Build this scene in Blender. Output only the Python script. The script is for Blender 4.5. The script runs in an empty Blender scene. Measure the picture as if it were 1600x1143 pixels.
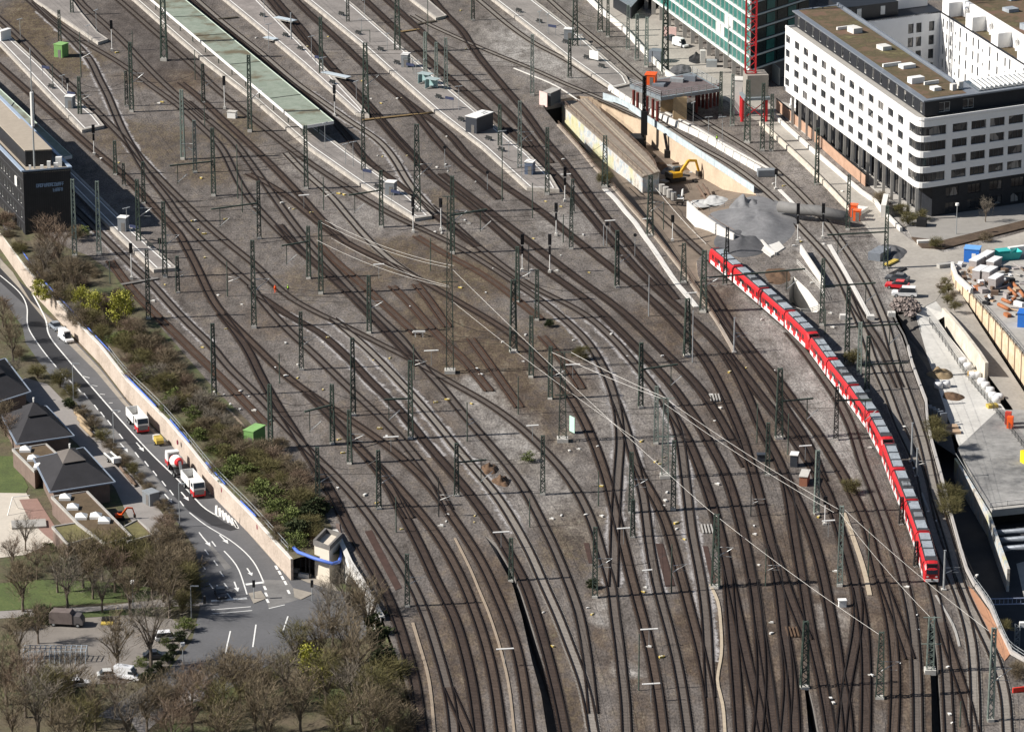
import bpy, bmesh, math, random
from mathutils import Vector, Matrix
from mathutils.geometry import delaunay_2d_cdt
random.seed(7)
R = math.radians
scene = bpy.context.scene
COL = scene.collection
# ------------------------------------------------------------------ camera model (pixels of the 1600 x 1143 photo)
FP, TH, CH = 6500.0, R(18.5), 273.5
SN, CS = math.sin(TH), math.cos(TH)
def P(px, py, z=0.0):
    u, v = px - 800.0, py - 571.5
    t = (CH - z) / (FP * SN + v * CS)
    return Vector((u * t, (FP * CS - v * SN) * t, z))
def pix(p):
    h = CH - p.z
    d = p.y * CS + h * SN
    return (800 + FP * p.x / d, 571.5 + FP * (h * CS - p.y * SN) / d)
def zat(base, top_y):
    """height of the point above `base` that is seen at picture row top_y"""
    v = top_y - 571.5
    return CH - base.y * (v * CS + FP * SN) / (FP * CS - v * SN)
def hgt(px, py, ty, z=0.0):
    return zat(P(px, py, z), ty) - z
# ------------------------------------------------------------------ materials
def new_mat(name):
    m = bpy.data.materials.new(name); m.use_nodes = True
    nt = m.node_tree
    return m, nt, nt.nodes['Principled BSDF']
def ramp(nt, fac, stops):
    r = nt.nodes.new('ShaderNodeValToRGB')
    while len(r.color_ramp.elements) < len(stops): r.color_ramp.elements.new(0.5)
    for e, (p, c) in zip(r.color_ramp.elements, stops):
        e.position = p; e.color = (*c, 1)
    nt.links.new(fac, r.inputs[0]); return r.outputs[0]
def noise(nt, scale, detail=4, rough=.55, vec=None):
    n = nt.nodes.new('ShaderNodeTexNoise')
    n.inputs['Scale'].default_value = scale; n.inputs['Detail'].default_value = detail; n.inputs['Roughness'].default_value = rough
    nt.links.new(vec, n.inputs['Vector']); return n.outputs['Fac']
def posn(nt):
    return nt.nodes.new('ShaderNodeNewGeometry').outputs['Position']
def mixc(nt, fac, a, b, mode='MIX'):
    m = nt.nodes.new('ShaderNodeMix'); m.data_type = 'RGBA'; m.blend_type = mode
    for s, v in ((0, fac), (6, a), (7, b)):
        if hasattr(v, 'is_linked'): nt.links.new(v, m.inputs[s])
        else: m.inputs[s].default_value = v if s == 0 else (*v, 1)
    return m.outputs[2]
def mth(nt, op, a, b=None, clamp=False):
    m = nt.nodes.new('ShaderNodeMath'); m.operation = op; m.use_clamp = clamp
    for i, v in enumerate((a, b)):
        if v is None: continue
        if hasattr(v, 'is_linked'): nt.links.new(v, m.inputs[i])
        else: m.inputs[i].default_value = v
    return m.outputs[0]
def bump(nt, bs, h, strength, dist=.1):
    b = nt.nodes.new('ShaderNodeBump'); b.inputs['Strength'].default_value = strength; b.inputs['Distance'].default_value = dist
    nt.links.new(h, b.inputs['Height']); nt.links.new(b.outputs[0], bs.inputs['Normal'])
def M(name, col, rough=.7, var=.25, scale=.8, metal=0, spec=.3, fine=6, bmp=0):
    """plain procedural material: base colour broken up by two noises"""
    m, nt, bs = new_mat(name)
    p = posn(nt)
    a = noise(nt, scale, 5, .6, p); b = noise(nt, fine, 3, .6, p)
    f = mth(nt, 'ADD', mth(nt, 'MULTIPLY', a, .6), mth(nt, 'MULTIPLY', b, .4))
    lo = tuple(max(0, c * (1 - var)) for c in col); hi = tuple(min(.95, c * (1 + var)) for c in col)
    nt.links.new(ramp(nt, f, ((.3, lo), (.7, hi))), bs.inputs['Base Color'])
    bs.inputs['Roughness'].default_value = rough; bs.inputs['Metallic'].default_value = metal
    bs.inputs['Specular IOR Level'].default_value = spec
    if bmp: bump(nt, bs, b, bmp)
    return m
MAT = {}
def G(name, *a, **k):
    if name not in MAT: MAT[name] = M(name, *a, **k)
    return MAT[name]
# ------------------------------------------------------------------ mesh builder
class MB:
    def __init__(s): s.v = []; s.f = []; s.uv = None
    def add(s, vs, fs):
        o = len(s.v); s.v += [Vector(p) for p in vs]; s.f += [tuple(i + o for i in f) for f in fs]; return s
    def box(s, c, size, rz=0, ax=None):
        c = Vector(c); hx, hy, hz = size[0] / 2, size[1] / 2, size[2] / 2
        if ax is None: ax = (Vector((math.cos(rz), math.sin(rz), 0)), Vector((-math.sin(rz), math.cos(rz), 0)), Vector((0, 0, 1)))
        vs = [c + ax[0] * x * hx + ax[1] * y * hy + ax[2] * z * hz for z in (-1, 1) for y in (-1, 1) for x in (-1, 1)]
        return s.add(vs, [(0, 2, 3, 1), (4, 5, 7, 6), (0, 1, 5, 4), (2, 6, 7, 3), (1, 3, 7, 5), (0, 4, 6, 2)])
    def prism(s, pts, z0, z1, bottom=True):
        """pts: world Vectors (xy used); z0/z1 numbers or lists"""
        n = len(pts)
        a = sum(pts[i].x * pts[(i + 1) % n].y - pts[(i + 1) % n].x * pts[i].y for i in range(n))
        if a < 0: pts = pts[::-1]; z0 = z0[::-1] if isinstance(z0, list) else z0; z1 = z1[::-1] if isinstance(z1, list) else z1
        Z0 = z0 if isinstance(z0, list) else [z0] * n; Z1 = z1 if isinstance(z1, list) else [z1] * n
        vs = [(p.x, p.y, z) for p, z in zip(pts, Z0)] + [(p.x, p.y, z) for p, z in zip(pts, Z1)]
        fs = [(i, (i + 1) % n, n + (i + 1) % n, n + i) for i in range(n)] + [tuple(range(n, 2 * n))]
        if bottom: fs.append(tuple(range(n - 1, -1, -1)))
        return s.add(vs, fs)
    def poly(s, pts): return s.add(pts, [tuple(range(len(pts)))])
    def beam(s, a, b, w, h=None, up=(0, 0, 1)):
        a, b = Vector(a), Vector(b); h = h or w
        d = (b - a); L = d.length
        if L < 1e-6: return s
        d /= L; u = Vector(up)
        if abs(d.dot(u)) > .95: u = Vector((1, 0, 0))
        x = d.cross(u).normalized(); y = x.cross(d)
        return s.box((a + b) / 2, (w, h, L), ax=(x, y, d))
    def tube(s, pts, r, n=5, r1=None):
        pts = [Vector(p) for p in pts]; k = len(pts); rings = []
        for i, p in enumerate(pts):
            d = (pts[min(i + 1, k - 1)] - pts[max(i - 1, 0)]).normalized()
            u = Vector((0, 0, 1)) if abs(d.z) < .9 else Vector((1, 0, 0))
            x = d.cross(u).normalized(); y = x.cross(d)
            rr = r if r1 is None else r + (r1 - r) * i / (k - 1)
            rings.append([p + (x * math.cos(t) + y * math.sin(t)) * rr for t in (2 * math.pi * j / n for j in range(n))])
        vs = [p for rg in rings for p in rg]
        fs = [(i * n + j, i * n + (j + 1) % n, (i + 1) * n + (j + 1) % n, (i + 1) * n + j) for i in range(k - 1) for j in range(n)]
        fs += [tuple(range(n - 1, -1, -1)), tuple((k - 1) * n + j for j in range(n))]
        return s.add(vs, fs)
    def wall(s, pts, z0, z1, t):
        """wall along a polyline; pts world Vectors, z0 / z1 lists or numbers"""
        n = len(pts)
        Z0 = z0 if isinstance(z0, list) else [z0] * n; Z1 = z1 if isinstance(z1, list) else [z1] * n
        vs = []
        for i, p in enumerate(pts):
            d = pts[min(i + 1, n - 1)] - pts[max(i - 1, 0)]; d.z = 0; d.normalize(); q = Vector((-d.y, d.x, 0)) * t / 2
            for w in (-1, 1):
                for z in (Z0[i], Z1[i]): vs.append((p.x + q.x * w, p.y + q.y * w, z))
        fs = []
        for i in range(n - 1):
            a, b = 4 * i, 4 * i + 4
            fs += [(a, b, b + 1, a + 1), (a + 2, a + 3, b + 3, b + 2), (a + 1, b + 1, b + 3, a + 3), (a, a + 2, b + 2, b)]
        fs += [(0, 1, 3, 2), (4 * n - 4, 4 * n - 2, 4 * n - 1, 4 * n - 3)]
        return s.add(vs, fs)
    def build(s, name, mat, parent=None, smooth=False):
        off = parent_origin(parent)
        me = bpy.data.meshes.new(name)
        me.from_pydata([tuple(p - off) for p in s.v], [], s.f)
        me.materials.append(mat)
        if s.uv:
            l = me.uv_layers.new(name='UVMap')
            for i, lp in enumerate(me.loops): l.data[i].uv = s.uv[lp.vertex_index]
        if smooth:
            for p in me.polygons: p.use_smooth = True
        o = bpy.data.objects.new(name, me); COL.objects.link(o)
        if parent: o.parent = parent
        return o
def parent_origin(p):
    v = Vector((0, 0, 0))
    while p: v = v + p.location; p = p.parent
    return v
# ------------------------------------------------------------------ naming
THINGS = []          # (object, base label, category, photo x, photo y)
def tag(o, label, cat, group=None, at=None, auto=False):
    o['label'] = label; o['category'] = cat
    if group: o['group'] = group
    if auto: THINGS.append((o, label, at))
    return o
def thing(name, label, cat, loc, rz=0, group=None, at=None, auto=False):
    o = bpy.data.objects.new(name, None); COL.objects.link(o)
    o.location = loc; o.rotation_euler = (0, 0, rz); o.empty_display_size = .5
    return tag(o, label, cat, group, at, auto)
def struct(o, kind='structure'): o['kind'] = kind; return o
def dup(root, loc, rz=0, scale=None, label=None, group=None, at=None, auto=False):
    r = root.copy(); COL.objects.link(r); r.location = loc; r.rotation_euler = (0, 0, rz)
    if scale: r.scale = scale
    for ch in list(root.children):
        c = ch.copy(); COL.objects.link(c); c.parent = r
        for g in list(ch.children):
            d = g.copy(); COL.objects.link(d); d.parent = c
    if label: tag(r, label, r['category'], group or r.get('group'), at, auto)
    return r
def trash(root):
    for ch in list(root.children):
        for g in list(ch.children): bpy.data.objects.remove(g)
        bpy.data.objects.remove(ch)
    bpy.data.objects.remove(root)
# ------------------------------------------------------------------ camera, light, world
cam = bpy.data.objects.new('camera', bpy.data.cameras.new('camera')); COL.objects.link(cam)
cam.location = (0, 0, CH); cam.rotation_euler = (math.pi / 2 - TH, 0, 0)
cam.data.sensor_fit = 'HORIZONTAL'; cam.data.sensor_width = 36; cam.data.lens = FP / 1600 * 36
cam.data.clip_start = 5; cam.data.clip_end = 9000
scene.camera = cam
EL, AZ = R(37), R(8.5)
sun_dir = Vector((-math.cos(EL) * math.cos(AZ), -math.cos(EL) * math.sin(AZ), math.sin(EL)))
sun = bpy.data.objects.new('sun', bpy.data.lights.new('sun', 'SUN')); COL.objects.link(sun)
sun.data.energy = 5.0; sun.data.angle = R(.5); sun.data.color = (1, .95, .88)
sun.rotation_euler = (-sun_dir).to_track_quat('-Z', 'Y').to_euler()
w = bpy.data.worlds.new('World'); scene.world = w; w.use_nodes = True
nt = w.node_tree; sky = nt.nodes.new('ShaderNodeTexSky'); sky.sky_type = 'NISHITA'; sky.sun_disc = False
sky.sun_elevation = EL; sky.sun_rotation = math.atan2(sun_dir.x, sun_dir.y)
nt.links.new(sky.outputs[0], nt.nodes['Background'].inputs[0]); nt.nodes['Background'].inputs[1].default_value = .05
scene.view_settings.view_transform = 'Standard'; scene.view_settings.look = 'None'
scene.view_settings.exposure = .55; scene.view_settings.gamma = 1
# ------------------------------------------------------------------ ground of the yard
def inside(p, poly):
    c = False; n = len(poly)
    for i in range(n):
        a, b = poly[i], poly[i - 1]
        if (a[1] > p[1]) != (b[1] > p[1]) and p[0] < (b[0] - a[0]) * (p[1] - a[1]) / (b[1] - a[1]) + a[0]: c = not c
    return c
def W(pts, z=0.0): return [P(x, y, (q[0] if q else z)) for x, y, *q in pts]
LEFT_EDGE = [(-420, 20), (-160, 225), (20, 335), (100, 385), (140, 400), (175, 425), (215, 470), (270, 532), (335, 607), (385, 655), (425, 694), (497, 775), (512, 812), (528, 840), (548, 884), (575, 927), (600, 972), (622, 1030), (640, 1090), (652, 1150), (665, 1300)]
WALL_R = [(1393, 486), (1400.8, 505), (1411, 523), (1418.6, 544), (1425, 570), (1436, 600), (1446.7, 628), (1449, 660), (1455, 690), (1469, 740), (1485, 803), (1501, 861), (1510, 891), (1521.4, 913), (1534, 931), (1547.6, 951), (1562, 985), (1580, 1021.7), (1600, 1033), (1660, 1080), (1720, 1300)]
YARD = LEFT_EDGE + WALL_R[::-1] + [(1432, 489), (1446, 478), (1462, 470), (1478, 445), (1490, 432), (1520, 462), (1560, 504), (1600, 552), (1700, 690), (2000, 900), (2250, 700), (2300, -150), (-900, -150)]
# open cuttings: main ramp to the underpass, spoil pit, two narrow ramps at the bottom, pit beside the train
RAMP_L = [(846, 164), (872, 196), (903.5, 231), (926.6, 260), (956, 291), (980, 319), (1012, 355), (1040, 391), (1069, 428), (1097, 468), (1123.7, 509), (1147, 550)]
HOLE_MAIN = RAMP_L + [(1135, 522), (1118, 492), (1102, 458), (1090, 430), (1088, 408), (1100, 394), (1130, 384), (1160, 370), (1180, 345), (1181, 303), (1150, 283), (1130, 268), (1066, 226), (1012, 190), (975, 166), (940, 153), (905, 150), (870, 156)]
HOLE_A = [(757, 836), (772, 860), (801, 913), (815.5, 963), (831.6, 1034), (845.7, 1084), (856, 1150), (862, 1250), (894, 1250), (886, 1150), (875, 1106), (858, 1054), (838, 997), (812.5, 919), (795, 880), (775, 848)]
HOLE_B = [(1449, 963), (1452, 1020), (1455, 1080), (1456, 1150), (1456, 1260), (1474, 1260), (1472, 1150), (1468, 1080), (1464, 1020), (1458, 975)]
HOLE_C = [(1232, 437), (1240, 432), (1262, 452), (1284, 480), (1276, 488), (1240, 486), (1233, 470)]
HOLE_D = [(1256, 1066), (1260, 1100), (1264, 1150), (1266, 1260), (1283, 1260), (1280, 1150), (1270, 1100), (1261, 1064)]
HOLES = [HOLE_MAIN, HOLE_A, HOLE_B, HOLE_C, HOLE_D]
# dirt map: (x, y, rx, ry, soil, grass, pale)   pixels of the photo
DIRT = [(45, 40, 60, 45, .9, .5, 0), (90, 90, 50, 22, .8, .6, 0), (115, 100, 50, 22, .7, .6, 0), (250, 120, 60, 20, .8, .15, 0), (290, 125, 40, 20, .9, .1, 0), (240, 225, 60, 35, .5, .35, 0), (205, 205, 30, 20, .5, .5, 0), (170, 215, 40, 18, .6, .3, 0),
 (370, 200, 40, 30, .4, .5, 0), (330, 265, 60, 25, .5, .3, 0), (680, 320, 60, 25, .5, .3, 0), (660, 400, 90, 35, .8, .35, 0), (720, 430, 70, 30, .8, .45, 0), (760, 440, 40, 30, .8, .3, 0), (560, 440, 60, 20, .7, .2, 0), (520, 380, 60, 25, .5, .1, 0), (480, 440, 50, 25, .5, .25, 0),
 (680, 500, 70, 60, .9, .35, 0), (730, 545, 90, 60, 1, .3, 0), (790, 590, 60, 50, 1, .25, 0), (770, 550, 60, 40, .9, .3, 0), (840, 560, 60, 50, .7, .2, 0), (830, 640, 50, 40, .8, .2, 0), (850, 690, 40, 30, .7, .2, 0), (860, 510, 40, 30, .5, .3, 0), (900, 590, 50, 40, .6, .1, 0), (830, 720, 20, 40, .7, .5, 0), (890, 840, 40, 60, .7, .4, 0), (915, 830, 25, 40, .6, .5, 0),
 (560, 660, 60, 40, .5, 0, 0), (420, 500, 60, 30, .5, 0, 0), (330, 440, 60, 30, .4, 0, 0), (640, 640, 30, 30, .4, 0, 0), (690, 730, 40, 40, .5, 0, 0), (660, 650, 60, 60, .4, 0, 0),
 (700, 1040, 60, 120, .75, .1, 0), (780, 960, 30, 100, .9, .1, 0), (740, 900, 40, 60, .6, 0, 0), (870, 1040, 30, 80, .9, .3, 0), (900, 1110, 30, 50, .8, .3, 0), (940, 980, 25, 80, .8, .1, 0), (1000, 1080, 25, 80, .9, .1, 0), (1085, 1000, 30, 90, 1, .1, 0), (1150, 860, 20, 60, .9, 0, 0), (1200, 1030, 60, 150, .8, 0, 0), (1300, 1000, 50, 150, .85, 0, 0), (1420, 1000, 60, 170, 1, 0, 0), (1230, 900, 60, 100, .8, 0, 0), (1290, 880, 40, 80, .7, 0, 0), (1400, 860, 40, 80, .9, 0, 0),
 (1160, 570, 60, 60, .7, 0, 0), (1050, 520, 30, 40, .9, .1, 0), (1000, 500, 40, 30, .6, 0, 0), (1130, 470, 30, 30, .8, 0, 0), (1200, 690, 40, 50, .7, 0, 0), (1120, 640, 30, 40, .7, 0, 0), (1320, 760, 30, 60, .7, .1, 0), (1500, 1090, 40, 80, .5, 0, 0), (1330, 660, 30, 50, .3, 0, 0),
 (1220, 530, 60, 50, .1, 0, .75), (1280, 640, 50, 70, .1, 0, .85), (1330, 720, 20, 60, .1, 0, .8), (1230, 350, 70, 50, 0, 0, .3), (1190, 320, 40, 30, 0, 0, .4), (1300, 420, 80, 60, 0, 0, .5), (1370, 520, 60, 60, 0, 0, .5), (790, 680, 50, 45, 0, 0, .7), (740, 620, 60, 30, 0, 0, .6), (740, 595, 22, 14, 0, 0, 1.3), (840, 750, 60, 60, 0, 0, .5), (950, 660, 30, 90, 0, 0, .5), (1000, 640, 40, 40, .1, 0, .4), (870, 580, 50, 20, 0, 0, .5), (970, 1040, 12, 40, 0, 0, 1.3), (945, 960, 14, 30, 0, 0, 1.0), (1085, 930, 10, 40, 0, 0, .9), (905, 800, 40, 60, 0, 0, .3), (560, 340, 50, 30, 0, 0, .5), (500, 250, 60, 30, 0, 0, .5), (720, 370, 30, 30, 0, 0, .4), (870, 360, 40, 30, 0, 0, .6), (910, 350, 30, 20, 0, 0, .5), (830, 70, 60, 40, 0, 0, .6), (870, 110, 60, 30, 0, 0, .6), (780, 60, 50, 40, .1, 0, .5), (1290, 970, 12, 60, 0, 0, .8), (1010, 860, 30, 60, 0, 0, .3),
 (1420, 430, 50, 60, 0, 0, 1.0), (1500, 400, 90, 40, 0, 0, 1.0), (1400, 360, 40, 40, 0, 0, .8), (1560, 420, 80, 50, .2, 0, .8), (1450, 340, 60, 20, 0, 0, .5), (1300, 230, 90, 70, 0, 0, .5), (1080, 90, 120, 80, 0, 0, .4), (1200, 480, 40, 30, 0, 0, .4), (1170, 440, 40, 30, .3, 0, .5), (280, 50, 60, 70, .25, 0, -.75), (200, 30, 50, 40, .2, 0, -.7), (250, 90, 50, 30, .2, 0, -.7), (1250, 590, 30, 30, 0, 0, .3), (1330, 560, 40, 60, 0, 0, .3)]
DW = []
for x, y, rx, ry, so, gr, pa in DIRT:
    c = P(x, y); DW.append((c.x, c.y, (P(x + rx, y) - c).length, (P(x, y - ry) - c).length, so, gr, pa))
from mathutils import noise as mnoise
def dirt_at(x, y):
    s = g = p = 0.0
    wob = mnoise.noise(Vector((x * .06, y * .04, 3.3))) * .5
    for cx, cy, rx, ry, so, gr, pa in DW:
        d = ((x - cx) / rx) ** 2 + ((y - cy) / ry) ** 2
        if d < 2.2:
            f = max(0, 1 - d / (1.4 + wob)) ; f = min(1, f * 1.6)
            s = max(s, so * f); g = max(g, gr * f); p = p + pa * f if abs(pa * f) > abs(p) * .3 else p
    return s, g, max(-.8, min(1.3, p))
def ground_material():
    m, nt, bs = new_mat('gravel_ground'); p0 = posn(nt)
    mp = nt.nodes.new('ShaderNodeMapping'); mp.inputs['Scale'].default_value = (1, .42, 1); nt.links.new(p0, mp.inputs[0]); p = mp.outputs[0]
    def att(n):
        a = nt.nodes.new('ShaderNodeAttribute'); a.attribute_name = n; return a.outputs['Fac']
    n1 = noise(nt, .035, 5, .6, p); n2 = noise(nt, .22, 5, .65, p); n3 = noise(nt, 2.6, 4, .75, p); n4 = noise(nt, .9, 4, .6, p)
    grav = ramp(nt, mth(nt, 'ADD', mth(nt, 'MULTIPLY', n1, .5), mth(nt, 'MULTIPLY', n2, .5)), ((.34, (.078, .068, .061)), (.5, (.142, .127, .117)), (.66, (.205, .187, .174))))
    soil = ramp(nt, n2, ((.32, (.052, .037, .028)), (.5, (.092, .069, .053)), (.7, (.145, .112, .088))))
    grass = ramp(nt, n4, ((.3, (.082, .062, .042)), (.55, (.118, .094, .058)), (.75, (.082, .08, .042))))
    def soft(a, w):
        x = mth(nt, 'ADD', a, mth(nt, 'MULTIPLY', mth(nt, 'SUBTRACT', n2, .5), w))
        x = mth(nt, 'ADD', x, mth(nt, 'MULTIPLY', mth(nt, 'SUBTRACT', n4, .5), w * .8)); return mth(nt, 'MULTIPLY', x, 1.0, True)
    base = mixc(nt, soft(mth(nt, 'ADD', att('soil'), .03), 1.6), grav, soil)
    base = mixc(nt, soft(mth(nt, 'SUBTRACT', att('grass'), .05), 1.6), base, grass)
    base = mixc(nt, soft(mth(nt, 'SUBTRACT', att('pale'), .1), .9), base, ramp(nt, n2, ((.3, (.185, .172, .16)), (.7, (.315, .298, .28)))))
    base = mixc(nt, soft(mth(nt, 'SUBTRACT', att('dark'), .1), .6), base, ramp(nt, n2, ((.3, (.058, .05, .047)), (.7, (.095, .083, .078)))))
    sp = ramp(nt, n3, ((.3, (.42, .42, .42)), (.5, (1, 1, 1)), (.7, (1.65, 1.63, 1.6))))
    n5 = noise(nt, .45, 6, .75, p)
    base = mixc(nt, 1.0, base, ramp(nt, n5, ((.34, (.62, .6, .58)), (.5, (1, 1, 1)), (.66, (1.3, 1.3, 1.3)))), 'MULTIPLY')
    nt.links.new(mixc(nt, 1.0, base, sp, 'MULTIPLY'), bs.inputs['Base Color'])
    bs.inputs['Roughness'].default_value = .95; bs.inputs['Specular IOR Level'].default_value = .1
    bump(nt, bs, n3, .55, .15); return m
MAT['ground'] = ground_material()
def sheet(name, outer, holes, z, step, mat, keep=None):
    """flat sheet with holes, its corners and a grid of inner points, dirt values per vertex"""
    polys = [[(p.x, p.y) for p in W(q)] for q in [outer] + holes]
    vs, es = [], []
    for q in polys:
        o = len(vs); vs += [Vector(a) for a in q]; es += [(o + i, o + (i + 1) % len(q)) for i in range(len(q))]
    xs = [a[0] for a in polys[0]]; ys = [a[1] for a in polys[0]]
    x = min(xs) + step / 2
    while x < max(xs):
        y = min(ys) + step / 2
        while y < max(ys):
            q = (x + random.uniform(-.3, .3) * step, y + random.uniform(-.3, .3) * step)
            px, py = pix(Vector((q[0], q[1], 0)))
            if -120 < px < 1720 and -80 < py < 1220 and inside(q, polys[0]): vs.append(Vector(q))
            y += step
        x += step
    v2, e2, f2, *_ = delaunay_2d_cdt(vs, es, [], 0, 1e-4)
    fs = []
    for f in f2:
        c = sum((v2[i] for i in f), Vector((0, 0))) / len(f)
        if inside(c, polys[0]) and not any(inside(c, h) for h in polys[1:]): fs.append(tuple(f))
    me = bpy.data.meshes.new(name); me.from_pydata([(a.x, a.y, z) for a in v2], [], fs); me.materials.append(mat)
    vals = [dirt_at(a.x, a.y) for a in v2]
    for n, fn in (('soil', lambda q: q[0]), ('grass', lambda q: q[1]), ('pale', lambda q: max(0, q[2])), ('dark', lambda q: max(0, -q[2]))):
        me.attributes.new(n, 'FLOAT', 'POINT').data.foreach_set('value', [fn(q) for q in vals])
    for f in me.polygons:
        if f.normal.z < 0: f.flip()
    o = bpy.data.objects.new(name, me); COL.objects.link(o); return struct(o)
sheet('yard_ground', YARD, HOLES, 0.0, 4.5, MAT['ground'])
asph = G('asphalt', (.062, .062, .066), .85, .22, .3, fine=3)
conc = G('concrete', (.36, .345, .32), .85, .16, .5, fine=5)
conc_w = G('concrete_white', (.62, .6, .56), .85, .13, .4, fine=4)
conc_d = G('concrete_dark', (.16, .15, .14), .9, .2, .5, fine=4)
b = MB(); b.poly([(-3000, -500, -13), (3000, -500, -13), (3000, 4500, -13), (-3000, 4500, -13)])
struct(b.build('ground', G('far_ground', (.12, .11, .09), .95, .3, .02)))
# ------------------------------------------------------------------ tracks
def bed_material(name, dark, light, edge):
    m, nt, bs = new_mat(name); p = posn(nt)
    uv = nt.nodes.new('ShaderNodeUVMap'); sx = nt.nodes.new('ShaderNodeSeparateXYZ'); nt.links.new(uv.outputs[0], sx.inputs[0])
    n1 = noise(nt, .12, 5, .65, p); n3 = noise(nt, 2.8, 3, .7, p); n2 = noise(nt, .7, 4, .6, p)
    f = mth(nt, 'ADD', mth(nt, 'MULTIPLY', n1, .65), mth(nt, 'MULTIPLY', n2, .35))
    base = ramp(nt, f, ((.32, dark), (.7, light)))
    sp = ramp(nt, n3, ((.3, (.6, .6, .6)), (.7, (1.35, 1.35, 1.35))))
    nt.links.new(mixc(nt, 1.0, base, sp, 'MULTIPLY'), bs.inputs['Base Color'])
    bs.inputs['Roughness'].default_value = .95; bs.inputs['Specular IOR Level'].default_value = .08
    d = mth(nt, 'ABSOLUTE', mth(nt, 'SUBTRACT', sx.outputs[0], .5))             # 0 in the middle, .5 at the edges
    a = mth(nt, 'SUBTRACT', mth(nt, 'ADD', edge, mth(nt, 'MULTIPLY', mth(nt, 'SUBTRACT', n2, .5), .34)), d)
    a = mth(nt, 'ADD', a, mth(nt, 'MULTIPLY', mth(nt, 'SUBTRACT', n1, .52), .45))
    a = mth(nt, 'MULTIPLY', a, 9, True)
    tr = nt.nodes.new('ShaderNodeBsdfTransparent'); mx = nt.nodes.new('ShaderNodeMixShader')
    nt.links.new(a, mx.inputs[0]); nt.links.new(tr.outputs[0], mx.inputs[1]); nt.links.new(bs.outputs[0], mx.inputs[2])
    nt.links.new(mx.outputs[0], nt.nodes['Material Output'].inputs['Surface']); return m
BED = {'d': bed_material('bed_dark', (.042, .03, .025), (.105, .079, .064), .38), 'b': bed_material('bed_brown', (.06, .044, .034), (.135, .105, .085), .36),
       'g': bed_material('bed_grey', (.088, .073, .062), (.165, .145, .13), .33), 'p': bed_material('bed_pale', (.2, .178, .155), (.27, .247, .22), .42),
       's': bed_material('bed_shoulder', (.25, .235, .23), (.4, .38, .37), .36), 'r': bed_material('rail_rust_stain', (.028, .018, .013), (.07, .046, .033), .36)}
SLP = {'d': G('sleeper_tarred', (.05, .037, .032), .9, .4, .5, fine=5), 'b': G('sleeper_wood', (.085, .062, .05), .9, .4, .5, fine=5), 'g': G('sleeper_grey', (.135, .115, .1), .9, .3, .5, fine=5), 'p': G('sleeper_concrete', (.28, .255, .225), .9, .2, .5, fine=5)}
rail_m = G('rail_rust_shade', (.014, .009, .007), .62, .35, .3, spec=.25)  # rust darkened to near black, the rail's shaded side put into its colour
rail_b = G('rail_brown', (.062, .034, .022), .7, .35, .3, spec=.2)
def spline(pts, step=3.0, smooth=6):
    out = []
    n = len(pts)
    for i in range(n - 1):
        p0, p1, p2, p3 = pts[max(i - 1, 0)], pts[i], pts[i + 1], pts[min(i + 2, n - 1)]
        k = max(1, int((p2 - p1).length / step))
        for j in range(k):
            t = j / k
            out.append(.5 * ((2 * p1) + (p2 - p0) * t + (2 * p0 - 5 * p1 + 4 * p2 - p3) * t * t + (3 * p1 - p0 - 3 * p2 + p3) * t ** 3))
    out.append(pts[-1].copy())
    for _ in range(smooth):
        q = [p.copy() for p in out]
        for i in range(1, len(q) - 1): out[i] = q[i] * .5 + (q[i - 1] + q[i + 1]) * .25
    return out
def normals2(pts):
    ns = []
    for i in range(len(pts)):
        d = pts[min(i + 1, len(pts) - 1)] - pts[max(i - 1, 0)]; d.z = 0; d.normalize(); ns.append(Vector((d.y, -d.x, 0)))
    return ns
def sweep(pts, ns, off, w, z0, z1, caps=True):
    b = MB(); k = len(pts); vs = []
    for p, n in zip(pts, ns):
        for s, z in ((-1, z0), (-1, z1), (1, z1), (1, z0)): vs.append(p + n * (off + s * w / 2) + Vector((0, 0, z)))
    fs = []
    for i in range(k - 1):
        a, c = 4 * i, 4 * i + 4
        fs += [(a, a + 1, c + 1, c), (a + 1, a + 2, c + 2, c + 1), (a + 2, a + 3, c + 3, c + 2)]
    fs += [(0, 3, 2, 1), (4 * k - 4, 4 * k - 3, 4 * k - 2, 4 * k - 1)]
    return b.add(vs, fs)
def strip(pts, ns, w, z, off=0.0):
    b = MB(); b.uv = []; L = 0
    for i, (p, n) in enumerate(zip(pts, ns)):
        if i: L += (p - pts[i - 1]).length
        b.v += [p + n * (off - w / 2) + Vector((0, 0, z)), p + n * (off + w / 2) + Vector((0, 0, z))]; b.uv += [(0, L), (1, L)]
    b.f = [(2 * i, 2 * i + 1, 2 * i + 3, 2 * i + 2) for i in range(len(pts) - 1)]
    return b
TN = [0]; TRACKS = {}
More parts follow.
